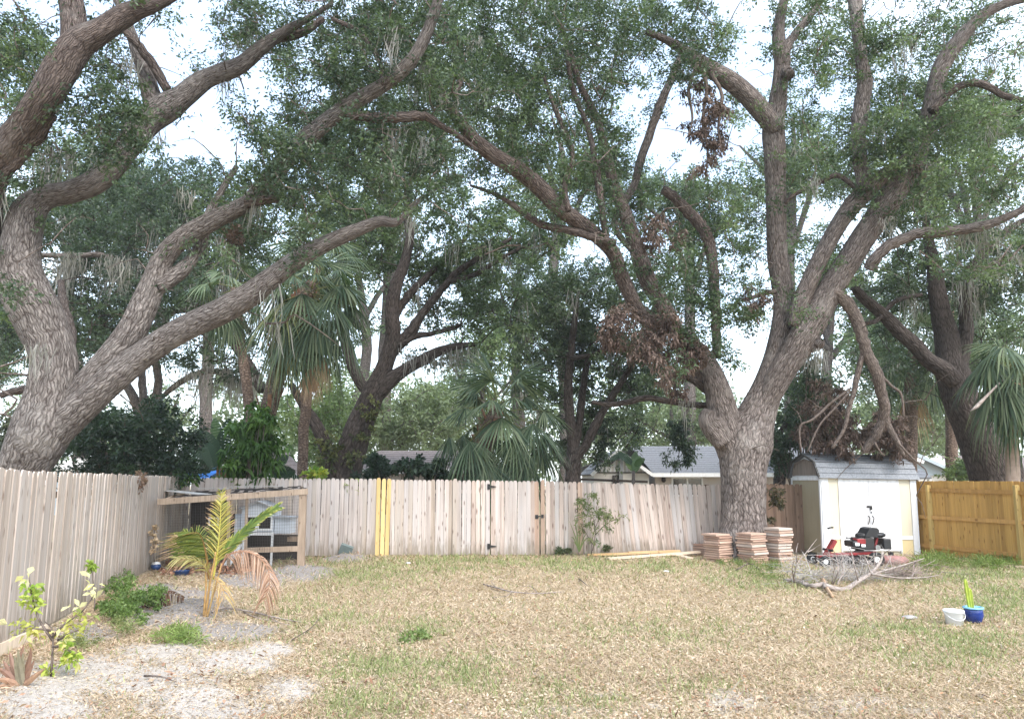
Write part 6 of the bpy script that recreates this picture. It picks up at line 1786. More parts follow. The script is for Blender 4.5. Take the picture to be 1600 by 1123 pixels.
def big_leaves(name, label, cat, base, leaves, mat, seed=0, group=None):
    """leaves: (base px, base py, tip px, tip py, width m, Y, tone)"""
    root = thing(name, label, cat, base, 0, group)
    rg = np.random.default_rng(seed)
    for (x0_, y0_, x1_, y1_, w_, Y, tone) in leaves:
        a, b_ = np.array(P(x0_, y0_, Y)), np.array(P(x1_, y1_, Y + rg.uniform(-.3, .3)))
        L_ = np.linalg.norm(b_ - a); ax = (b_ - a) / L_
        s = unit(np.cross(ax, np.array([rg.uniform(-.3, .3), -1, rg.uniform(-.2, .4)]))); n = np.cross(s, ax)
        q = []
        N_ = 14
        prof = lambda t: math.sin(math.pi * min(1, t * .94 + .05)) ** .6 * w_ / 2
        for i in range(N_):
            t0, t1 = i / N_, (i + .93) / N_
            c0 = a + ax * L_ * t0 - np.array([0, 0, 1]) * L_ * .16 * t0 ** 2; c1 = a + ax * L_ * t1 - np.array([0, 0, 1]) * L_ * .16 * t1 ** 2
            for sg in (-1, 1):
                k = rg.uniform(.85, 1.05)
                q.append(np.stack([c0, c1, c1 + sg * s * prof(t1) * k + n * .12 * prof(t1), c0 + sg * s * prof(t0) * k + n * .12 * prof(t0)]))
        col = np.array([np.array(tone) * rg.uniform(.85, 1.15)] * len(q))
        quads_mesh('leaf', np.array(q), mat, col, 4, root)
    return root
GB = (.03, .06, .035); GB2 = (.06, .11, .045); GB3 = (.12, .19, .06)
r_ = big_leaves('banana_plant', 'wide-leaved bird of paradise clump behind the run roof', 'plant', (P(335, 745, 21).x, 21, 0),
    [(345, 720, 360, 640, .45, 21, GB), (345, 720, 310, 660, .45, 20.8, GB), (340, 725, 292, 690, .42, 20.6, GB), (345, 720, 336, 640, .4, 21.4, GB2), (350, 725, 385, 680, .4, 21.2, GB), (330, 735, 280, 715, .4, 20.4, GB), (335, 735, 322, 680, .4, 20.2, GB),
     (425, 735, 450, 705, .4, 20.5, GB), (430, 740, 462, 730, .35, 20.4, GB), (440, 735, 400, 712, .4, 20.6, GB), (425, 742, 470, 742, .35, 20.2, GB)], M['frond'], 3)
mm_ = MB()
for x in (340, 346, 352, 430, 436): mm_.tube([P(x, 800, 20.9), P(x, 720, 20.9)], [.05, .03], 6)
mm_.build('stalk', M['palm_boot'], r_, True)
r_ = big_leaves('banana_plant', 'banana plant with bright leaves standing against the pale gabled wing', 'plant', (P(986, 745, 24).x, 24, 0),
    [(990, 738, 1000, 706, .30, 24, GB2), (990, 736, 978, 708, .30, 24.1, GB3), (992, 728, 1007, 712, .24, 23.9, GB2), (988, 725, 965, 702, .28, 24.2, GB), (975, 710, 952, 715, .2, 24.3, GB), (988, 730, 994, 700, .24, 24.4, GB2)], M['frond'], 4)
mm_ = MB(); mm_.tube([P(988, 820, 24), P(990, 735, 24)], [.07, .05], 8); mm_.build('stalk', M['bark_grey'], r_, True)

# vines spilling over the fence top
def vine(label, px, py, Y, n, leaf, tones, spread, seed):
    root = thing('vine', label, 'vine', P(px, py, Y), 0, 'vines over the fence top')
    rg = np.random.default_rng(seed)
    C = np.array([tuple(P(px + rg.uniform(-1, 1) * spread[0], py + rg.uniform(-1, 1) * spread[1], Y + rg.uniform(-.12, .08))) for _ in range(n)])
    foliage('foliage', C, .14, 22, leaf, M['leaf_soft'], tones, root, K=5, width=.55, rng=rg)
    m = MB(); prev = P(px - spread[0], py + 6, Y + .05)
    m.tube(spline([prev, P(px, py, Y), P(px + spread[0], py + 3, Y - .04)], 4), [.008] * 9, 4, False); m.build('stem', M['branch'], root)
VG = ((.07, .14, .03), (.12, .22, .05), (.20, .30, .08))
vine('bright green vine over the fence corner by the blue tarpaulin', 288, 748, 18.3, 14, .13, VG, (16, 7), 1)
vine('bright green vine over the fence above the run roof', 362, 752, 19.2, 20, .12, VG, (24, 7), 2)
vine('green vine with one yellow leaf on the pale fence', 492, 744, 19.3, 8, .16, ((.10, .2, .04), (.18, .28, .05), (.40, .36, .05)), (10, 8), 3)
vine('pale green sprig hanging on the fence left of the yellow boards', 551, 760, 19.3, 4, .14, ((.22, .27, .10), (.30, .34, .15)), (7, 5), 4)
vine('dry brown tendrils over the greyish side fence', 217, 752, 15.0, 8, .07, ((.2, .13, .1), (.3, .2, .16)), (12, 10), 5)
vine('dry vine creeping on the dark fence by the shed', 1210, 790, 18.9, 16, .10, ((.06, .05, .03), (.10, .09, .05)), (10, 26), 6)

# ------------------------------------------------------------------ young coconut palm and other plants in the yard
def pinnate(name, pts, n, ln, parent, mat, tones, tip=None, fwd=.8, droop=.4, wid=.016, sides=(-1, 1), sidev=None, seed=0, rach=(.3, .2, .07), t0=.15, vary=.2):
    rg = np.random.default_rng(seed)
    s = spline([tuple(p) for p in pts], 8)
    N = len(s); q, col = [], []
    for i in range(N - 1):
        w_ = .014 * (1 - .8 * i / N)
        for d in (np.array([1, 0, 0]), np.array([0, .6, .8])):
            q.append(np.stack([s[i] - d * w_, s[i] + d * w_, s[i + 1] + d * w_ * .95, s[i + 1] - d * w_ * .95])); col.append(np.array(rach))
    for k in range(n):
        t = t0 + (1 - t0) * (k + rg.uniform(-.3, .3) + .3) / n
        f = min(N - 1.001, max(0, t * (N - 1))); i = int(f); p = s[i] * (1 - (f - i)) + s[i + 1] * (f - i)
        tg = unit(s[min(N - 1, i + 1)] - s[max(0, i - 1)])
        base_side = np.array(sidev) if sidev is not None else unit(np.cross(tg, np.array([0, -1.0, .25])))
        base_side = unit(base_side - tg * np.dot(base_side, tg))
        nn = np.cross(tg, base_side)
        for sg in sides:
            l = ln(t) * rg.uniform(.8, 1.1)
            d = unit(base_side * sg + tg * fwd * rg.uniform(.8, 1.2) + nn * rg.uniform(-.25, .25))
            ct = [p + d * l * u + np.array([0, 0, -1.0]) * droop * l * u ** 1.8 for u in (0, .35, .7, 1.0)]
            ws = unit(np.cross(d, nn + rg.normal(size=3) * .5))
            ww = [.5, 1.0, .7, .1]
            c = np.array(tones[rg.integers(len(tones))]) * rg.uniform(1 - vary, 1 + vary)
            for j in range(3):
                q.append(np.stack([ct[j] - ws * wid * ww[j], ct[j] + ws * wid * ww[j], ct[j + 1] + ws * wid * ww[j + 1], ct[j + 1] - ws * wid * ww[j + 1]]))
                col.append(np.array(tip) * rg.uniform(.8, 1.2) if (tip is not None and j == 2 and rg.uniform() < .75) else c)
    return quads_mesh(name, np.array(q), mat, np.array(col), 4, parent)

cb = GZ(321, 962); YC = cb.y
cp = thing('coconut_palm', 'young half-yellow coconut palm with one dead brown frond on the sandy mound', 'palm', cb)
pp = lambda x, y, d=0.0: P(x, y, YC + d)
m_ = MB()
for pts_, r_ in (([(320, 966), (324, 940), (328, 910), (333, 885), (337, 862)], .03), ([(323, 966), (330, 940), (340, 905), (346, 880)], .024), ([(318, 966), (320, 940), (322, 910), (320, 880)], .026)):
    s_ = spline([tuple(pp(*p)) for p in pts_], 4); m_.tube(s_, np.linspace(r_, r_ * .5, len(s_)) * .68, 8)
m_.build('stem', plain('coconut_stalk', (.36, .22, .085), .7, .3, var=.5, scale=14), cp, True)
YG_ = ((.34, .28, .07), (.42, .36, .10), (.30, .30, .08)); GG_ = ((.13, .17, .035), (.20, .22, .05), (.10, .14, .03)); TIP = (.48, .32, .2)
pinnate('frond', [pp(333, 905), pp(340, 860), pp(344, 815, .05), pp(346, 768, .1)], 52, lambda t: .34 * math.sin(math.pi * min(.93, t * .9 + .1)) ** .8 + .03, cp, M['frond'], YG_, TIP, 1.2, .28, .007, seed=1, rach=(.50, .44, .10), t0=.2)
o = pinnate('frond', [pp(326, 905), pp(322, 870, -.1), pp(317, 845, -.2), pp(308, 832, -.4), pp(285, 836, -.62)], 70, lambda t: .60 * math.sin(math.pi * min(.95, t * .75 + .2)), cp, M['frond'], GG_, TIP, .35, .32, .0085, sides=(1,), sidev=(-1, -.05, .05), seed=2, rach=(.28, .16, .06), t0=.25)
pinnate('frond', [pp(326, 905), pp(323, 868, .05), pp(314, 842, .15), pp(300, 834, .3), pp(270, 838, .45)], 60, lambda t: .42 * math.sin(math.pi * min(.95, t * .8 + .15)), cp, M['frond'], GG_, TIP, .5, .5, .008, seed=3, rach=(.28, .16, .06), t0=.2)
pinnate('frond', [pp(336, 885), pp(352, 862), pp(380, 832, -.1), pp(410, 806, -.2), pp(431, 793, -.25)], 40, lambda t: .34 * (1 - t * .55), cp, M['frond'], ((.17, .24, .06), (.24, .30, .07), (.13, .2, .06)), (.42, .40, .12), 3.0, .12, .016, seed=4, rach=(.2, .24, .06), t0=.1)
tag(pinnate('frond', [pp(344, 888), pp(356, 868), pp(380, 861, -.05), pp(402, 868, -.1), pp(418, 888, -.15), pp(421, 912, -.18), pp(412, 938, -.2)], 70, lambda t: .24 * (1 - .3 * t), cp, M['leaf_dead'], ((.40, .25, .18), (.48, .33, .25), (.30, .18, .12)), None, .7, 1.2, .007, sides=(-1, 1), seed=5, rach=(.36, .2, .13), t0=.15), 'dead brown drooping frond')
pinnate('frond', [pp(328, 898), pp(318, 882, -.1), pp(300, 873, -.2), pp(272, 872, -.3)], 20, lambda t: .30 * (1 - .5 * t), cp, M['frond'], ((.36, .32, .12), (.42, .38, .16)), TIP, 1.6, .5, .008, seed=6, rach=(.4, .34, .12), t0=.1)
pinnate('frond', [pp(334, 900), pp(338, 905, -.15), pp(346, 915, -.25), pp(352, 935, -.3)], 16, lambda t: .24, cp, M['leaf_dead'], ((.46, .34, .16), (.4, .26, .12)), None, 1.0, .9, .006, seed=7, rach=(.4, .26, .12), t0=.05)

q0 = GZ(255, 950); YD_ = q0.y
fd_ = thing('palm_frond', 'fallen dark brown palm frond arching over the soil mound by the weeds', 'palm frond', q0)
dp = lambda x, y: P(x, y, YD_)
pinnate('blade', [dp(222, 951), dp(232, 938), dp(248, 929), dp(268, 926), dp(288, 933)], 36, lambda t: .2 * math.sin(math.pi * min(.95, t * .7 + .25)), fd_, M['leaf_dead'], ((.10, .055, .04), (.16, .09, .06), (.07, .04, .03), (.25, .2, .15)), None, .4, .8, .012, seed=8, rach=(.14, .08, .06), t0=.05)
def stick(name, pts, r, label, cat, mat, sides=6, group=None, sub=()):
    s_ = spline([tuple(p) for p in pts], 4)
    root = thing(name, label, cat, tuple(s_[0]), 0, group)
    m_ = MB(); m_.tube(s_, np.linspace(r, r * .5, len(s_)), sides, True, .05, 3); m_.build('stem', mat, root, True)
    for ps, rr in sub:
        s2 = spline([tuple(p) for p in ps], 4); m2 = MB(); m2.tube(s2, np.linspace(rr, rr * .4, len(s2)), 5); m2.build('twig', mat, root, True)
    return root
stick('palm_stalk', [GZ(330, 958, .02), GZ(350, 955, .05), GZ(395, 961, .05), GZ(440, 968, .03), GZ(470, 972, .02)], .016, 'bare tan palm stalk lying from the coconut palm foot over sand', 'palm stalk', M['deadwood'], sub=[([GZ(380, 957, .04), GZ(400, 966, .03), GZ(432, 972, .02)], .01), ([GZ(420, 965, .03), GZ(440, 975, .02), GZ(455, 976, .02)], .008)])
stick('fallen_twig', [GZ(755, 913, .02), GZ(775, 921, .05), GZ(800, 930, .05), GZ(840, 931, .04), GZ(880, 925, .02)], .014, 'forked pale twig lying in the middle of the lawn', 'twig', M['deadwood'], sub=[([GZ(800, 930, .05), GZ(790, 936, .04), GZ(770, 934, .02)], .008), ([GZ(840, 931, .04), GZ(830, 922, .08), GZ(815, 917, .05)], .007), ([GZ(775, 921, .05), GZ(768, 915, .09), GZ(776, 910, .1)], .006)])
stick('fallen_twig', [GZ(905, 905, .02), GZ(912, 912, .04), GZ(918, 916, .02)], .012, 'short dark twig on the lawn right of the forked twig', 'twig', M['branch'])
stick('fallen_twig', [GZ(455, 1000, .02), GZ(485, 985, .05), GZ(498, 977, .1)], .008, 'thin dark twig leaning up from sand near the palm stalk', 'twig', M['branch'])
stick('fallen_twig', [GZ(225, 1062, .03), GZ(250, 1066, .04), GZ(275, 1072, .02)], .010, 'brown twig lying on the white sand', 'twig', M['branch'])
stick('fallen_twig', [GZ(1150, 893, .03), GZ(1172, 890, .10), GZ(1192, 898, .05)], .014, 'dark twig arching on grass before the slab stacks', 'twig', M['branch'], sub=[([GZ(1170, 890, .09), GZ(1163, 884, .16), GZ(1160, 880, .2)], .006), ([GZ(1175, 891, .09), GZ(1186, 888, .15)], .006)])

def sapling(name, label, cat, base, stems, clus, tones, leaf, R_=.09, per=24, width=.5, mat=None, seed=0, r0=.012, droop=.35):
    root = thing(name, label, cat, base)
    m_ = MB()
    for s_ in stems:
        ss = spline([tuple(p) for p in s_], 5); m_.tube(ss, np.linspace(r0, r0 * .35, len(ss)), 6)
    m_.build('stem', M['branch'], root, True)
    foliage('foliage', [tuple(c) for c in clus], R_, per, leaf, mat or M['leaf_soft'], tones, root, K=5, width=width, droop=droop, rng=np.random.default_rng(seed), vary=.2)
    return root
sb_ = GZ(80, 1056); YB_ = sb_.y
bp = lambda x, y, d=0.0: P(x, y, YB_ + d)
ST = [[bp(80, 1058), bp(82, 1020), bp(82, 985), bp(70, 970)], [bp(82, 995), bp(100, 975), bp(128, 955), bp(150, 925)], [bp(82, 1000), bp(60, 965), bp(50, 930), bp(45, 900)], [bp(82, 985), bp(60, 982), bp(30, 980)], [bp(82, 1010), bp(100, 1010), bp(112, 1020)], [bp(90, 1000), bp(118, 985), bp(140, 985)]]
YLW = ((.26, .32, .10), (.44, .46, .13), (.56, .52, .16), (.64, .60, .30)); LIM = ((.20, .32, .06), (.34, .44, .09), (.45, .48, .12))
cl = [bp(*p) for p in ((28, 978), (36, 984), (50, 985), (55, 978), (62, 990), (95, 985), (110, 975), (118, 988), (122, 962), (140, 975), (105, 1005), (112, 1022), (98, 1015), (135, 960))]
sp = sapling('citrus_sapling', 'small sapling with yellowing leaves beside the side fence in the near corner', 'sapling', sb_, ST, cl, YLW, .072, .10, 12, .5, seed=1)
foliage('lime_shoots', [tuple(bp(*p)) for p in ((46, 920), (52, 930), (44, 938), (54, 945), (108, 1012), (110, 1030), (104, 1028), (75, 1045))], .09, 30, .07, M['leaf_soft'], LIM, sp, K=6, width=.45)
foliage('pale_leaves', [tuple(bp(*p)) for p in ((43, 899), (44, 905), (140, 903), (150, 912), (146, 925), (150, 935), (110, 948), (126, 948), (12, 975))], .05, 3, .09, M['leaf_soft'], ((.62, .58, .30), (.66, .62, .42)), sp, K=3, width=.5)
nb0 = GZ(140, 955)
sapling('citrus_sapling', 'taller thin sapling shoot with a green tuft against the greyish fence', 'sapling', nb0, [[P(146, 975, nb0.y), P(148, 935, nb0.y), P(143, 885, nb0.y)]], [P(*p, nb0.y) for p in ((143, 885), (147, 889), (140, 882))], LIM, .07, .07, 30, .5, seed=2)

bb = GZ(32, 1070); Yb = bb.y
def sword(root, pts, w_, tone, mat=None):
    s_ = spline([tuple(p) for p in pts], 5); N = len(s_); q = []
    tg = unit(s_[-1] - s_[0]); sd = unit(np.cross(tg, [0.15, -1, .3])); nn = np.cross(sd, tg)
    pr = lambda t: w_ * (1 - t ** 2.2) ** .8 * (.75 + .5 * t * (1 - t))
    for i in range(N - 1):
        a, b_ = i / (N - 1), (i + 1) / (N - 1)
        for sg in (-1, 1):
            q.append(np.stack([s_[i], s_[i + 1], s_[i + 1] + sg * sd * pr(b_) - nn * pr(b_) * .35, s_[i] + sg * sd * pr(a) - nn * pr(a) * .35]))
    col = np.array([np.array(tone) * random.uniform(.85, 1.15) for _ in q])
    return quads_mesh('leaf', np.array(q), mat or M['frond'], col, 4, root)
br = thing('bromeliad', 'reddish brown sword-leaved bromeliad at the near fence corner', 'plant', bb)
RB = (.24, .14, .105); RG = (.30, .27, .20); RD = (.36, .22, .15)
for tip_, mid_, tone in (((38, 1003), (30, 1035), RB), ((49, 1007), (44, 1035), RB), ((14, 1015), (20, 1040), RB), ((28, 1012), (30, 1040), RG), ((36, 1018), (34, 1042), RG), ((22, 1022), (26, 1045), RG), ((45, 1022), (40, 1048), RG), ((-8, 1040), (10, 1052), RB), ((-12, 1062), (8, 1062), RD), ((72, 1042), (52, 1058), RD), ((64, 1046), (48, 1060), RB), ((4, 1030), (14, 1048), RB), ((54, 1030), (44, 1050), RB), ((-5, 1072), (12, 1070), RD)):
    d = random.uniform(-.15, .12)
    sword(br, [P(32 + random.uniform(-4, 4), 1071, Yb), P(*mid_, Yb + d * .5), P(*tip_, Yb + d)], .032, tone)

def weeds(name, label, ells, n, R_, leaf, tones, per=60, hgt=.15, seed=0, mat=None, width=.45, K=6, up=.7):
    rg = np.random.default_rng(seed); x, y = ell(ells, n, seed=seed)
    C = np.array([tuple(off_fence(GZ(a, b_, rg.uniform(.02, hgt)), .15)) for a, b_ in zip(x, y)])
    b_ = C.mean(0); root = thing(name, label, 'weeds', (b_[0], b_[1], 0))
    foliage('foliage', C, R_, per, leaf, mat or M['leaf_soft'], tones, root, K=K, width=width, rng=rg, up=up)
    return root
WG = ((.08, .135, .04), (.13, .20, .06), (.20, .28, .10))
weeds('weed_patch', 'bright green weed patch at the foot of the greyish side fence', [(205, 955, 44, 20, 1.2), (185, 925, 26, 16), (235, 950, 20, 14), (175, 970, 20, 8, .7)], 120, .12, .05, WG, 50, .22, 1)
weeds('weed_patch', 'thin grassy weeds before the sapling and white sand', [(125, 1005, 26, 12), (195, 990, 22, 10)], 40, .10, .06, ((.14, .19, .07), (.25, .27, .12)), 30, .12, 2, M['blade'], .14)
weeds('weed_patch', 'grass tuft at the edge of the white sand', [(275, 1000, 30, 8), (300, 1005, 14, 5)], 26, .13, .11, ((.14, .22, .06), (.24, .30, .10)), 40, .08, 3, M['blade'], .09)
weeds('weed_patch', 'small bright green clump alone in the lawn', [(648, 1001, 18, 5)], 9, .09, .055, ((.14, .20, .07), (.24, .30, .12)), 30, .06, 4)
weeds('weed_patch', 'dark green weeds behind the coconut palm along the run', [(265, 868, 28, 9, 1.2), (300, 885, 24, 10, .8)], 46, .2, .09, WG, 50, .4, 5)
weeds('weed_patch', 'taller grass growing along the orange fence foot', [(1520, 884, 70, 5), (1470, 876, 30, 5), (1560, 890, 30, 4), (1450, 885, 26, 6)], 110, .16, .16, ((.09, .15, .035), (.16, .22, .06), (.24, .27, .11)), 34, .08, 6, M['blade'], .07, 6, 1.2)
weeds('weed_patch', 'grassy weeds before the slab stacks by the oak', [(1190, 886, 40, 7), (1140, 884, 24, 5), (1195, 905, 20, 6)], 60, .12, .09, ((.10, .15, .04), (.18, .23, .08)), 34, .07, 7, M['blade'], .1, 6, 1.0)
x0 = off_fence(GZ(926, 866), .4); Yx = x0.y
xp = lambda x, y, d=0.0: P(x, y, Yx + d)
rgx = np.random.default_rng(77)
cx_, cy__ = ell([(925, 795, 22, 22, 1.2), (938, 815, 18, 18), (915, 815, 14, 16, .7), (930, 840, 16, 10, .5), (948, 808, 10, 8, .6)], 40, seed=9)
sapling('shrub', 'small leafy shrub growing against the crooked pale fence', 'shrub', x0, [[xp(924, 866), xp(926, 840), xp(934, 815), xp(945, 800)], [xp(926, 860), xp(930, 830), xp(925, 800), xp(920, 780)], [xp(926, 850), xp(914, 830), xp(908, 820)], [xp(930, 835), xp(948, 818), xp(970, 808)]], [xp(a, b_, rgx.uniform(-.25, .15)) for a, b_ in zip(cx_, cy__)] + [xp(965, 809), xp(972, 808)], ((.09, .14, .06), (.16, .20, .09), (.26, .27, .14)), .075, .17, 34, .38, seed=3)
y0 = off_fence(GZ(905, 866), .35); Yy = y0.y
st = thing('strap_leaf_plant', 'small strap-leaved plant at the fence foot left of the shrub', 'plant', y0)
for tip_, mid_ in (((889, 812), (899, 838)), ((896, 800), (902, 835)), ((925, 838), (914, 843)), ((888, 842), (896, 840)), ((918, 830), (911, 842)), ((893, 848), (899, 848)), ((907, 822), (906, 842))):
    sword(st, [P(905, 862, Yy), P(*mid_, Yy), P(*tip_, Yy - .1)], .016, (.13, .17, .06))
weeds('weed_patch', 'low dark weeds at the fence foot beside the gate', [(880, 858, 10, 5), (950, 855, 6, 8, .8)], 18, .12, .08, ((.07, .10, .05), (.14, .16, .09)), 24, .2, 8)
dl_ = thing('dry_vine', 'column of dry tan leaves on the side fence near the run', 'vine', P(241, 845, 15.9))
foliage('leaves', [tuple(P(241 + random.uniform(-4, 4), y_, 15.85)) for y_ in range(822, 866, 4)], .09, 16, .07, M['leaf_dead'], ((.5, .36, .24), (.62, .5, .36)), dl_.parent or dl_, K=4, width=.6)
MB().tube([P(241, 880, 15.9), P(240, 850, 15.88), P(242, 818, 15.86)], [.008] * 3, 4, False).build('stem', M['branch'], dl_)

# ------------------------------------------------------------------ fallen branch and brush before the mower
b0 = GZ(1293, 922)
fbx = thing('fallen_branch', 'big bleached fallen branch with torn end lying before the riding mower', 'branch', b0)
def bpz(px, py, Y): return P(px, py, Y)
def fb_part(name, pts, r0_, r1_, mat, sides=8):
    s_ = spline([tuple(p) for p in pts], 4); m_ = MB(); m_.tube(s_, np.linspace(r0_, r1_, len(s_)), sides, True, .06, int(r0_ * 1e4)); return m_.build(name, mat, fbx, True)
g = lambda x, y, dz=0.0: GZ(x, y, dz)
Yc = b0.y
fb_part('limb', [g(1226, 909, .04), g(1245, 912, .05), g(1268, 918, .05), g(1290, 917, .07)], .03, .045, M['deadwood'])
fb_part('torn_stub', [g(1286, 913, .08), g(1292, 922, .05), g(1301, 934, .03)], .045, .02, M['snapped'], 6)
fb_part('limb', [P(1286, 914, Yc), P(1318, 921, Yc), P(1340, 908, Yc + .3), P(1362, 894, Yc + .6), P(1376, 876, Yc + .9), P(1379, 862, Yc + 1.0)], .05, .018, M['deadwood'])
fb_part('limb', [P(1350, 901, Yc + .5), P(1378, 892, Yc + .8), P(1410, 883, Yc + 1.2), P(1444, 872, Yc + 1.4)], .025, .008, M['deadwood'])
fb_part('limb', [P(1362, 896, Yc + .5), P(1400, 902, Yc + .5), P(1440, 902, Yc + .6), P(1466, 898, Yc + .7)], .018, .006, M['deadwood'])
for pts_ in ([(1341, 906), (1334, 880), (1330, 862), (1324, 852)], [(1302, 912), (1310, 890), (1306, 868), (1300, 855)], [(1308, 912), (1318, 892), (1314, 878), (1322, 866)], [(1360, 894), (1352, 872), (1340, 866)], [(1376, 872), (1384, 862), (1392, 858)], [(1362, 870), (1350, 868), (1338, 880)], [(1300, 912), (1304, 880), (1290, 862)], [(1240, 904), (1246, 880), (1262, 860), (1276, 842)], [(1246, 880), (1244, 862), (1247, 848)], [(1262, 862), (1270, 858), (1282, 850)], [(1241, 906), (1238, 885), (1246, 868)], [(1256, 912), (1254, 904), (1258, 902)]):
    fb_part('twig', [P(x, y, Yc + random.uniform(-.1, .6)) for x, y in pts_], .014, .004, M['deadwood'], 5)
def brush(label, cx, cy, Y, wx, hz, n, mat, seed, depth=.5, lenr=(.25, .7)):
    rg = np.random.default_rng(seed); c = P(cx, cy, Y)
    root = thing('brush_pile', label, 'brush pile', (c.x, c.y, 0), 0, 'brush piles before the shed'); m_ = MB()
    for k in range(n):
        a = np.array([c.x + rg.normal() * wx * .45, c.y + rg.normal() * depth * .5, abs(rg.normal()) * hz * .5 + .02])
        d = unit(np.array([rg.normal(), rg.normal() * .6, rg.normal() * .45 + .15])); l = rg.uniform(*lenr)
        p1 = a + d * l * .5 + rg.normal(size=3) * l * .08; p2 = a + d * l + rg.normal(size=3) * l * .16
        a[2], p1[2], p2[2] = max(a[2], .01), max(p1[2], .012), max(.01, min(p2[2], hz * 1.5))
        r_ = rg.uniform(.003, .008)
        m_.tube([a, p1, p2], [r_, r_ * .8, r_ * .35], 3, False)
        if rg.uniform() < .5: m_.tube([p1, p1 + unit(rg.normal(size=3) + [0, 0, .3]) * l * .4], [r_ * .6, r_ * .25], 3, False)
    o = m_.build('twigs', mat, root); o['kind'] = 'stuff'
    return root
M['twig_grey'] = plain('grey_twig', (.36, .33, .31), .9, .15, var=.35, scale=6)
M['twig_red'] = plain('reddish_twig', (.28, .22, .195), .9, .15, var=.4, scale=6)
brush('grey twiggy brush heap in front of the shed end wall', 1258, 893, 14.4, .4, .36, 80, M['twig_grey'], 1)
brush('grey tangled brush heap in front of the mower wheels', 1332, 888, 14.6, .58, .32, 170, M['twig_grey'], 2)
brush('reddish brown brush heap by the right end of the shed', 1408, 890, 15.0, .45, .22, 170, M['twig_red'], 3)
lf = thing('leaf_heap', 'heap of fallen brown leaves inside the animal run', 'leaf heap', GZ(320, 880))
foliage('leaves', [tuple(GZ(random.uniform(255, 400), random.uniform(876, 899), random.uniform(0, .05))) for _ in range(90)], .14, 16, .10, M['leaf_dead'], ((.2, .10, .07), (.36, .2, .14), (.5, .32, .22)), lf, K=4, width=.5, up=0, flat=.3)['kind'] = 'stuff'

# ------------------------------------------------------------------ grass blades and leaf litter
def yard_points(n, seed, p0=862, p1=1150, pw=1.25):
    rg = np.random.default_rng(seed)
    n = int(n * 1.2); px = rg.uniform(-80, 2030, n); py = p0 + (p1 - p0) * rg.uniform(0, 1, n) ** pw
    u, v = (px - 800) / 1200, (561.5 - py) / 1200
    dz = SP + v * CP; dy = CP - v * SP
    t = -EYE / dz
    x, y = u * t, dy * t
    ok = (x > np.interp(y, [q[1] for q in FL], [q[0] for q in FL]) + .06) & (y < 19.4)
    return x[ok], y[ok], rg
x, y, rg = yard_points(185000, 5)
sd_, so_, gr_ = masks(x, y)
keep = rg.uniform(size=len(x)) < np.clip(1 - 1.0 * sd_ - .8 * so_ + gr_ * .3, .015, 1)
x, y, gr_ = x[keep], y[keep], gr_[keep]
N = len(x)
isg = rg.uniform(size=N) < np.clip(gr_ * .95 + .025, 0, .72)
h = np.where(isg, rg.uniform(.03, .10, N), rg.uniform(.012, .055, N)) * np.clip(.55 + y / 22, 0, 1.5)
lean = rg.normal(size=(N, 2)) * np.where(isg, .55, 1.7)[:, None]
w = np.where(isg, .0055, .0065) * np.clip(.35 + y / 9, .8, 2.4)
a = rg.uniform(0, 6.283, N)
b0_ = np.stack([x, y, ground_z(x, y) - .004], 1)
sdv = np.stack([np.cos(a), np.sin(a), np.zeros(N)], 1) * w[:, None]
tip = b0_ + np.stack([lean[:, 0] * h, lean[:, 1] * h, h], 1)
q = np.stack([b0_ - sdv, b0_ + sdv, tip], 1)
f = rg.uniform(0, 1, (N, 1))
straw = np.array([.34, .255, .175]) * (1 - f) + np.array([.60, .485, .375]) * f
green = np.array([.15, .19, .075]) * (1 - f) + np.array([.36, .38, .19]) * f
col = np.where(isg[:, None], green, straw) * rg.uniform(.75, 1.2, (N, 1))
tag(quads_mesh('grass', q, M['blade'], col, 3), kind='stuff')

x, y, rg = yard_points(100000, 6, pw=1.15)
sd_, so_, gr_ = masks(x, y)
pile = fbm(x * .9, y * .9, 70, 4)
keep = rg.uniform(size=len(x)) < np.clip((1 - .62 * sd_ - .62 * so_ - .40 * gr_) * (.25 + pile * 1.2), .05, 1)
x, y = x[keep], y[keep]; N = len(x)
base = np.stack([x, y, ground_z(x, y) + rg.uniform(.002, .025, N)], 1)
ax = rg.normal(size=(N, 3)) * np.array([1, 1, .28])
L_ = rg.uniform(.016, .048, N) * np.clip(.6 + y / 22, .8, 1.4)
q = leaf_quads(base, ax, L_, L_ * rg.uniform(.35, .6, N), 0, rg, 1.6)
T = np.array([(.17, .11, .075), (.28, .19, .135), (.38, .275, .195), (.465, .355, .255), (.53, .43, .32), (.57, .485, .385)])
f = np.clip(rg.normal(.54, .22, N) + (fbm(x * .7, y * .9, 55, 4) - .5) * .9 + (fbm(x * 3.3, y * 3.3, 56, 3) - .5) * .5, 0, .999) * 5; i0 = f.astype(int); fr_ = (f - i0)[:, None]
col = T[i0] * (1 - fr_) + T[np.minimum(i0 + 1, 5)] * fr_
red = rg.uniform(size=N) < .06
col[red] = col[red] * np.array([1.0, .74, .62])
tag(quads_mesh('leaf_litter', q, M['litter'], col, 4), kind='stuff')

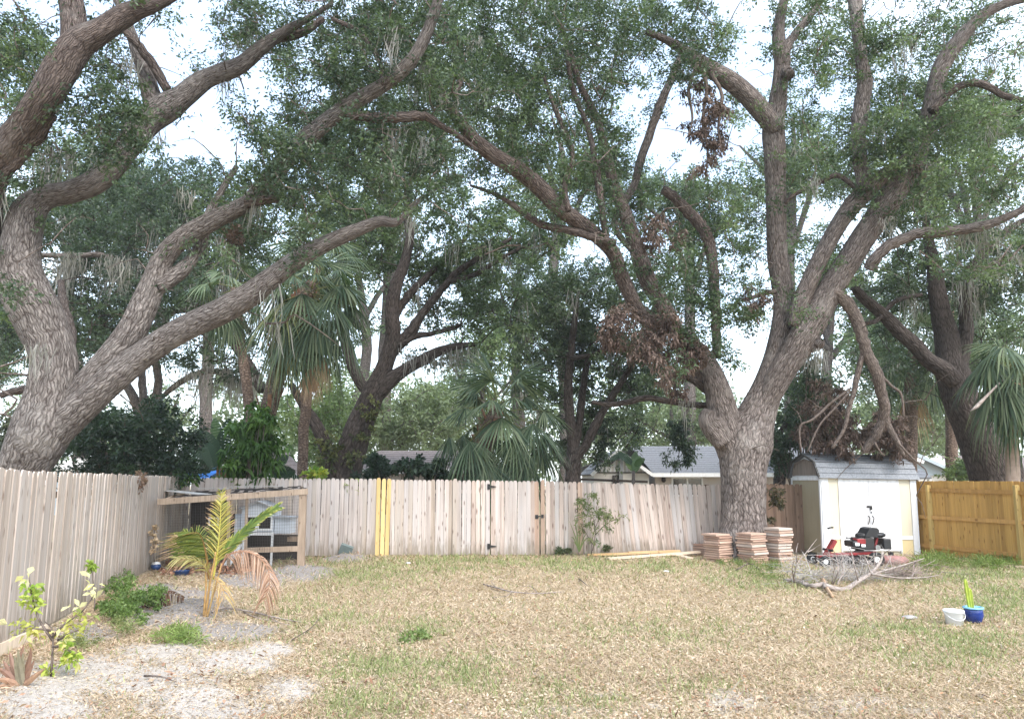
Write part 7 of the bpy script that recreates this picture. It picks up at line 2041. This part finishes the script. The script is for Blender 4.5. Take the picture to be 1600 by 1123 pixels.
# pebbles and shell bits on the sand and soil
x, y, rg = yard_points(60000, 8)
sd_, so_, gr_ = masks(x, y)
keep = rg.uniform(size=len(x)) < np.clip(sd_ * .14 + so_ * .18, 0, 1)
x, y = x[keep], y[keep]; N = len(x)
base = np.stack([x, y, ground_z(x, y) + .004], 1)
ax = rg.normal(size=(N, 3)) * np.array([1, 1, .3]); L_ = rg.uniform(.008, .03, N) * np.clip(.5 + y / 18, .8, 1.5)
q = leaf_quads(base, ax, L_, L_ * .9, 0, rg, 1.0)
f = rg.uniform(0, 1, (N, 1)); col = np.array([.25, .21, .19]) * (1 - f) + np.array([.64, .60, .56]) * f
tag(quads_mesh('sand_bits', q, M['litter'], col, 4), kind='stuff')

# drifts of bigger brown leaves along the fence feet and over the sand, and twig bits
x, y, rg = yard_points(60000, 12)
pxx, pyy = proj(np.stack([x, y, 0 * x], 1))
fx = np.interp(y, [q_[1] for q_ in FL], [q_[0] for q_ in FL])
near = np.exp(-((x - fx) / .5) ** 2) * .30 + np.exp(-((19.2 - y) / .55) ** 2) * .30 * (pxx < 1180) + np.exp(-(((pxx - 320) / 90) ** 2 + ((pyy - 888) / 16) ** 2)) * .7
dr = np.clip(fbm(x * 1.1, y * 1.6, 90, 4) * 2.6 - 1.35, 0, 1)
sd_, so_, gr_ = masks(x, y)
prob = near + dr * (.10 + .16 * sd_ + .12 * so_) * np.clip((12.5 - y) / 4, .12, 1)
keep = rg.uniform(size=len(x)) < prob * .55
x, y = x[keep], y[keep]; N = len(x)
base = np.stack([x, y, ground_z(x, y) + rg.uniform(.006, .035, N)], 1)
ax = rg.normal(size=(N, 3)) * np.array([1, 1, .35]); L_ = rg.uniform(.045, .095, N)
q = leaf_quads(base, ax, L_, L_ * rg.uniform(.3, .5, N), 0, rg, 1.1)
T = np.array([(.12, .065, .045), (.24, .135, .09), (.34, .21, .145), (.45, .31, .22)]); i0 = rg.integers(0, 4, N)
tag(quads_mesh('brown_leaves', q, M['litter'], T[i0] * rg.uniform(.8, 1.2, (N, 1)), 4), kind='stuff')
x, y, rg = yard_points(2600, 14)
N = len(x); a = rg.uniform(0, 6.283, N); L_ = rg.uniform(.04, .22, N)[:, None]
p0 = np.stack([x, y, ground_z(x, y) + .012], 1); d = np.stack([np.cos(a), np.sin(a), rg.normal(size=N) * .12], 1)
sd2 = np.stack([-np.sin(a), np.cos(a), 0 * a], 1) * .0035
md = p0 + d * L_ * .5 + rg.normal(size=(N, 3)) * .008; p1 = p0 + d * L_
q = np.concatenate([np.stack([p0 - sd2, p0 + sd2, md + sd2, md - sd2], 1), np.stack([md - sd2, md + sd2, p1 + sd2 * .4, p1 - sd2 * .4], 1)], 0)
col = np.array([.16, .12, .095]) + rg.uniform(0, .2, (N, 1))
tag(quads_mesh('twig_litter', q, M['litter'], np.concatenate([col, col], 0), 4), kind='stuff')

# ------------------------------------------------------------------ the air itself
hz = MB(); hz.box((0, 80, 17.5), (420, 300, 41))
hm_ = bpy.data.materials.new('haze'); hm_.use_nodes = True
hn = hm_.node_tree; hn.nodes.remove(hn.nodes['Principled BSDF'])
hv = hn.nodes.new('ShaderNodeVolumePrincipled')
hv.inputs['Color'].default_value = (.95, .97, 1, 1)
hv.inputs['Density'].default_value = .0006
hn.links.new(hv.outputs[0], hn.nodes['Material Output'].inputs['Volume'])
tag(hz.build('haze', hm_), kind='stuff')
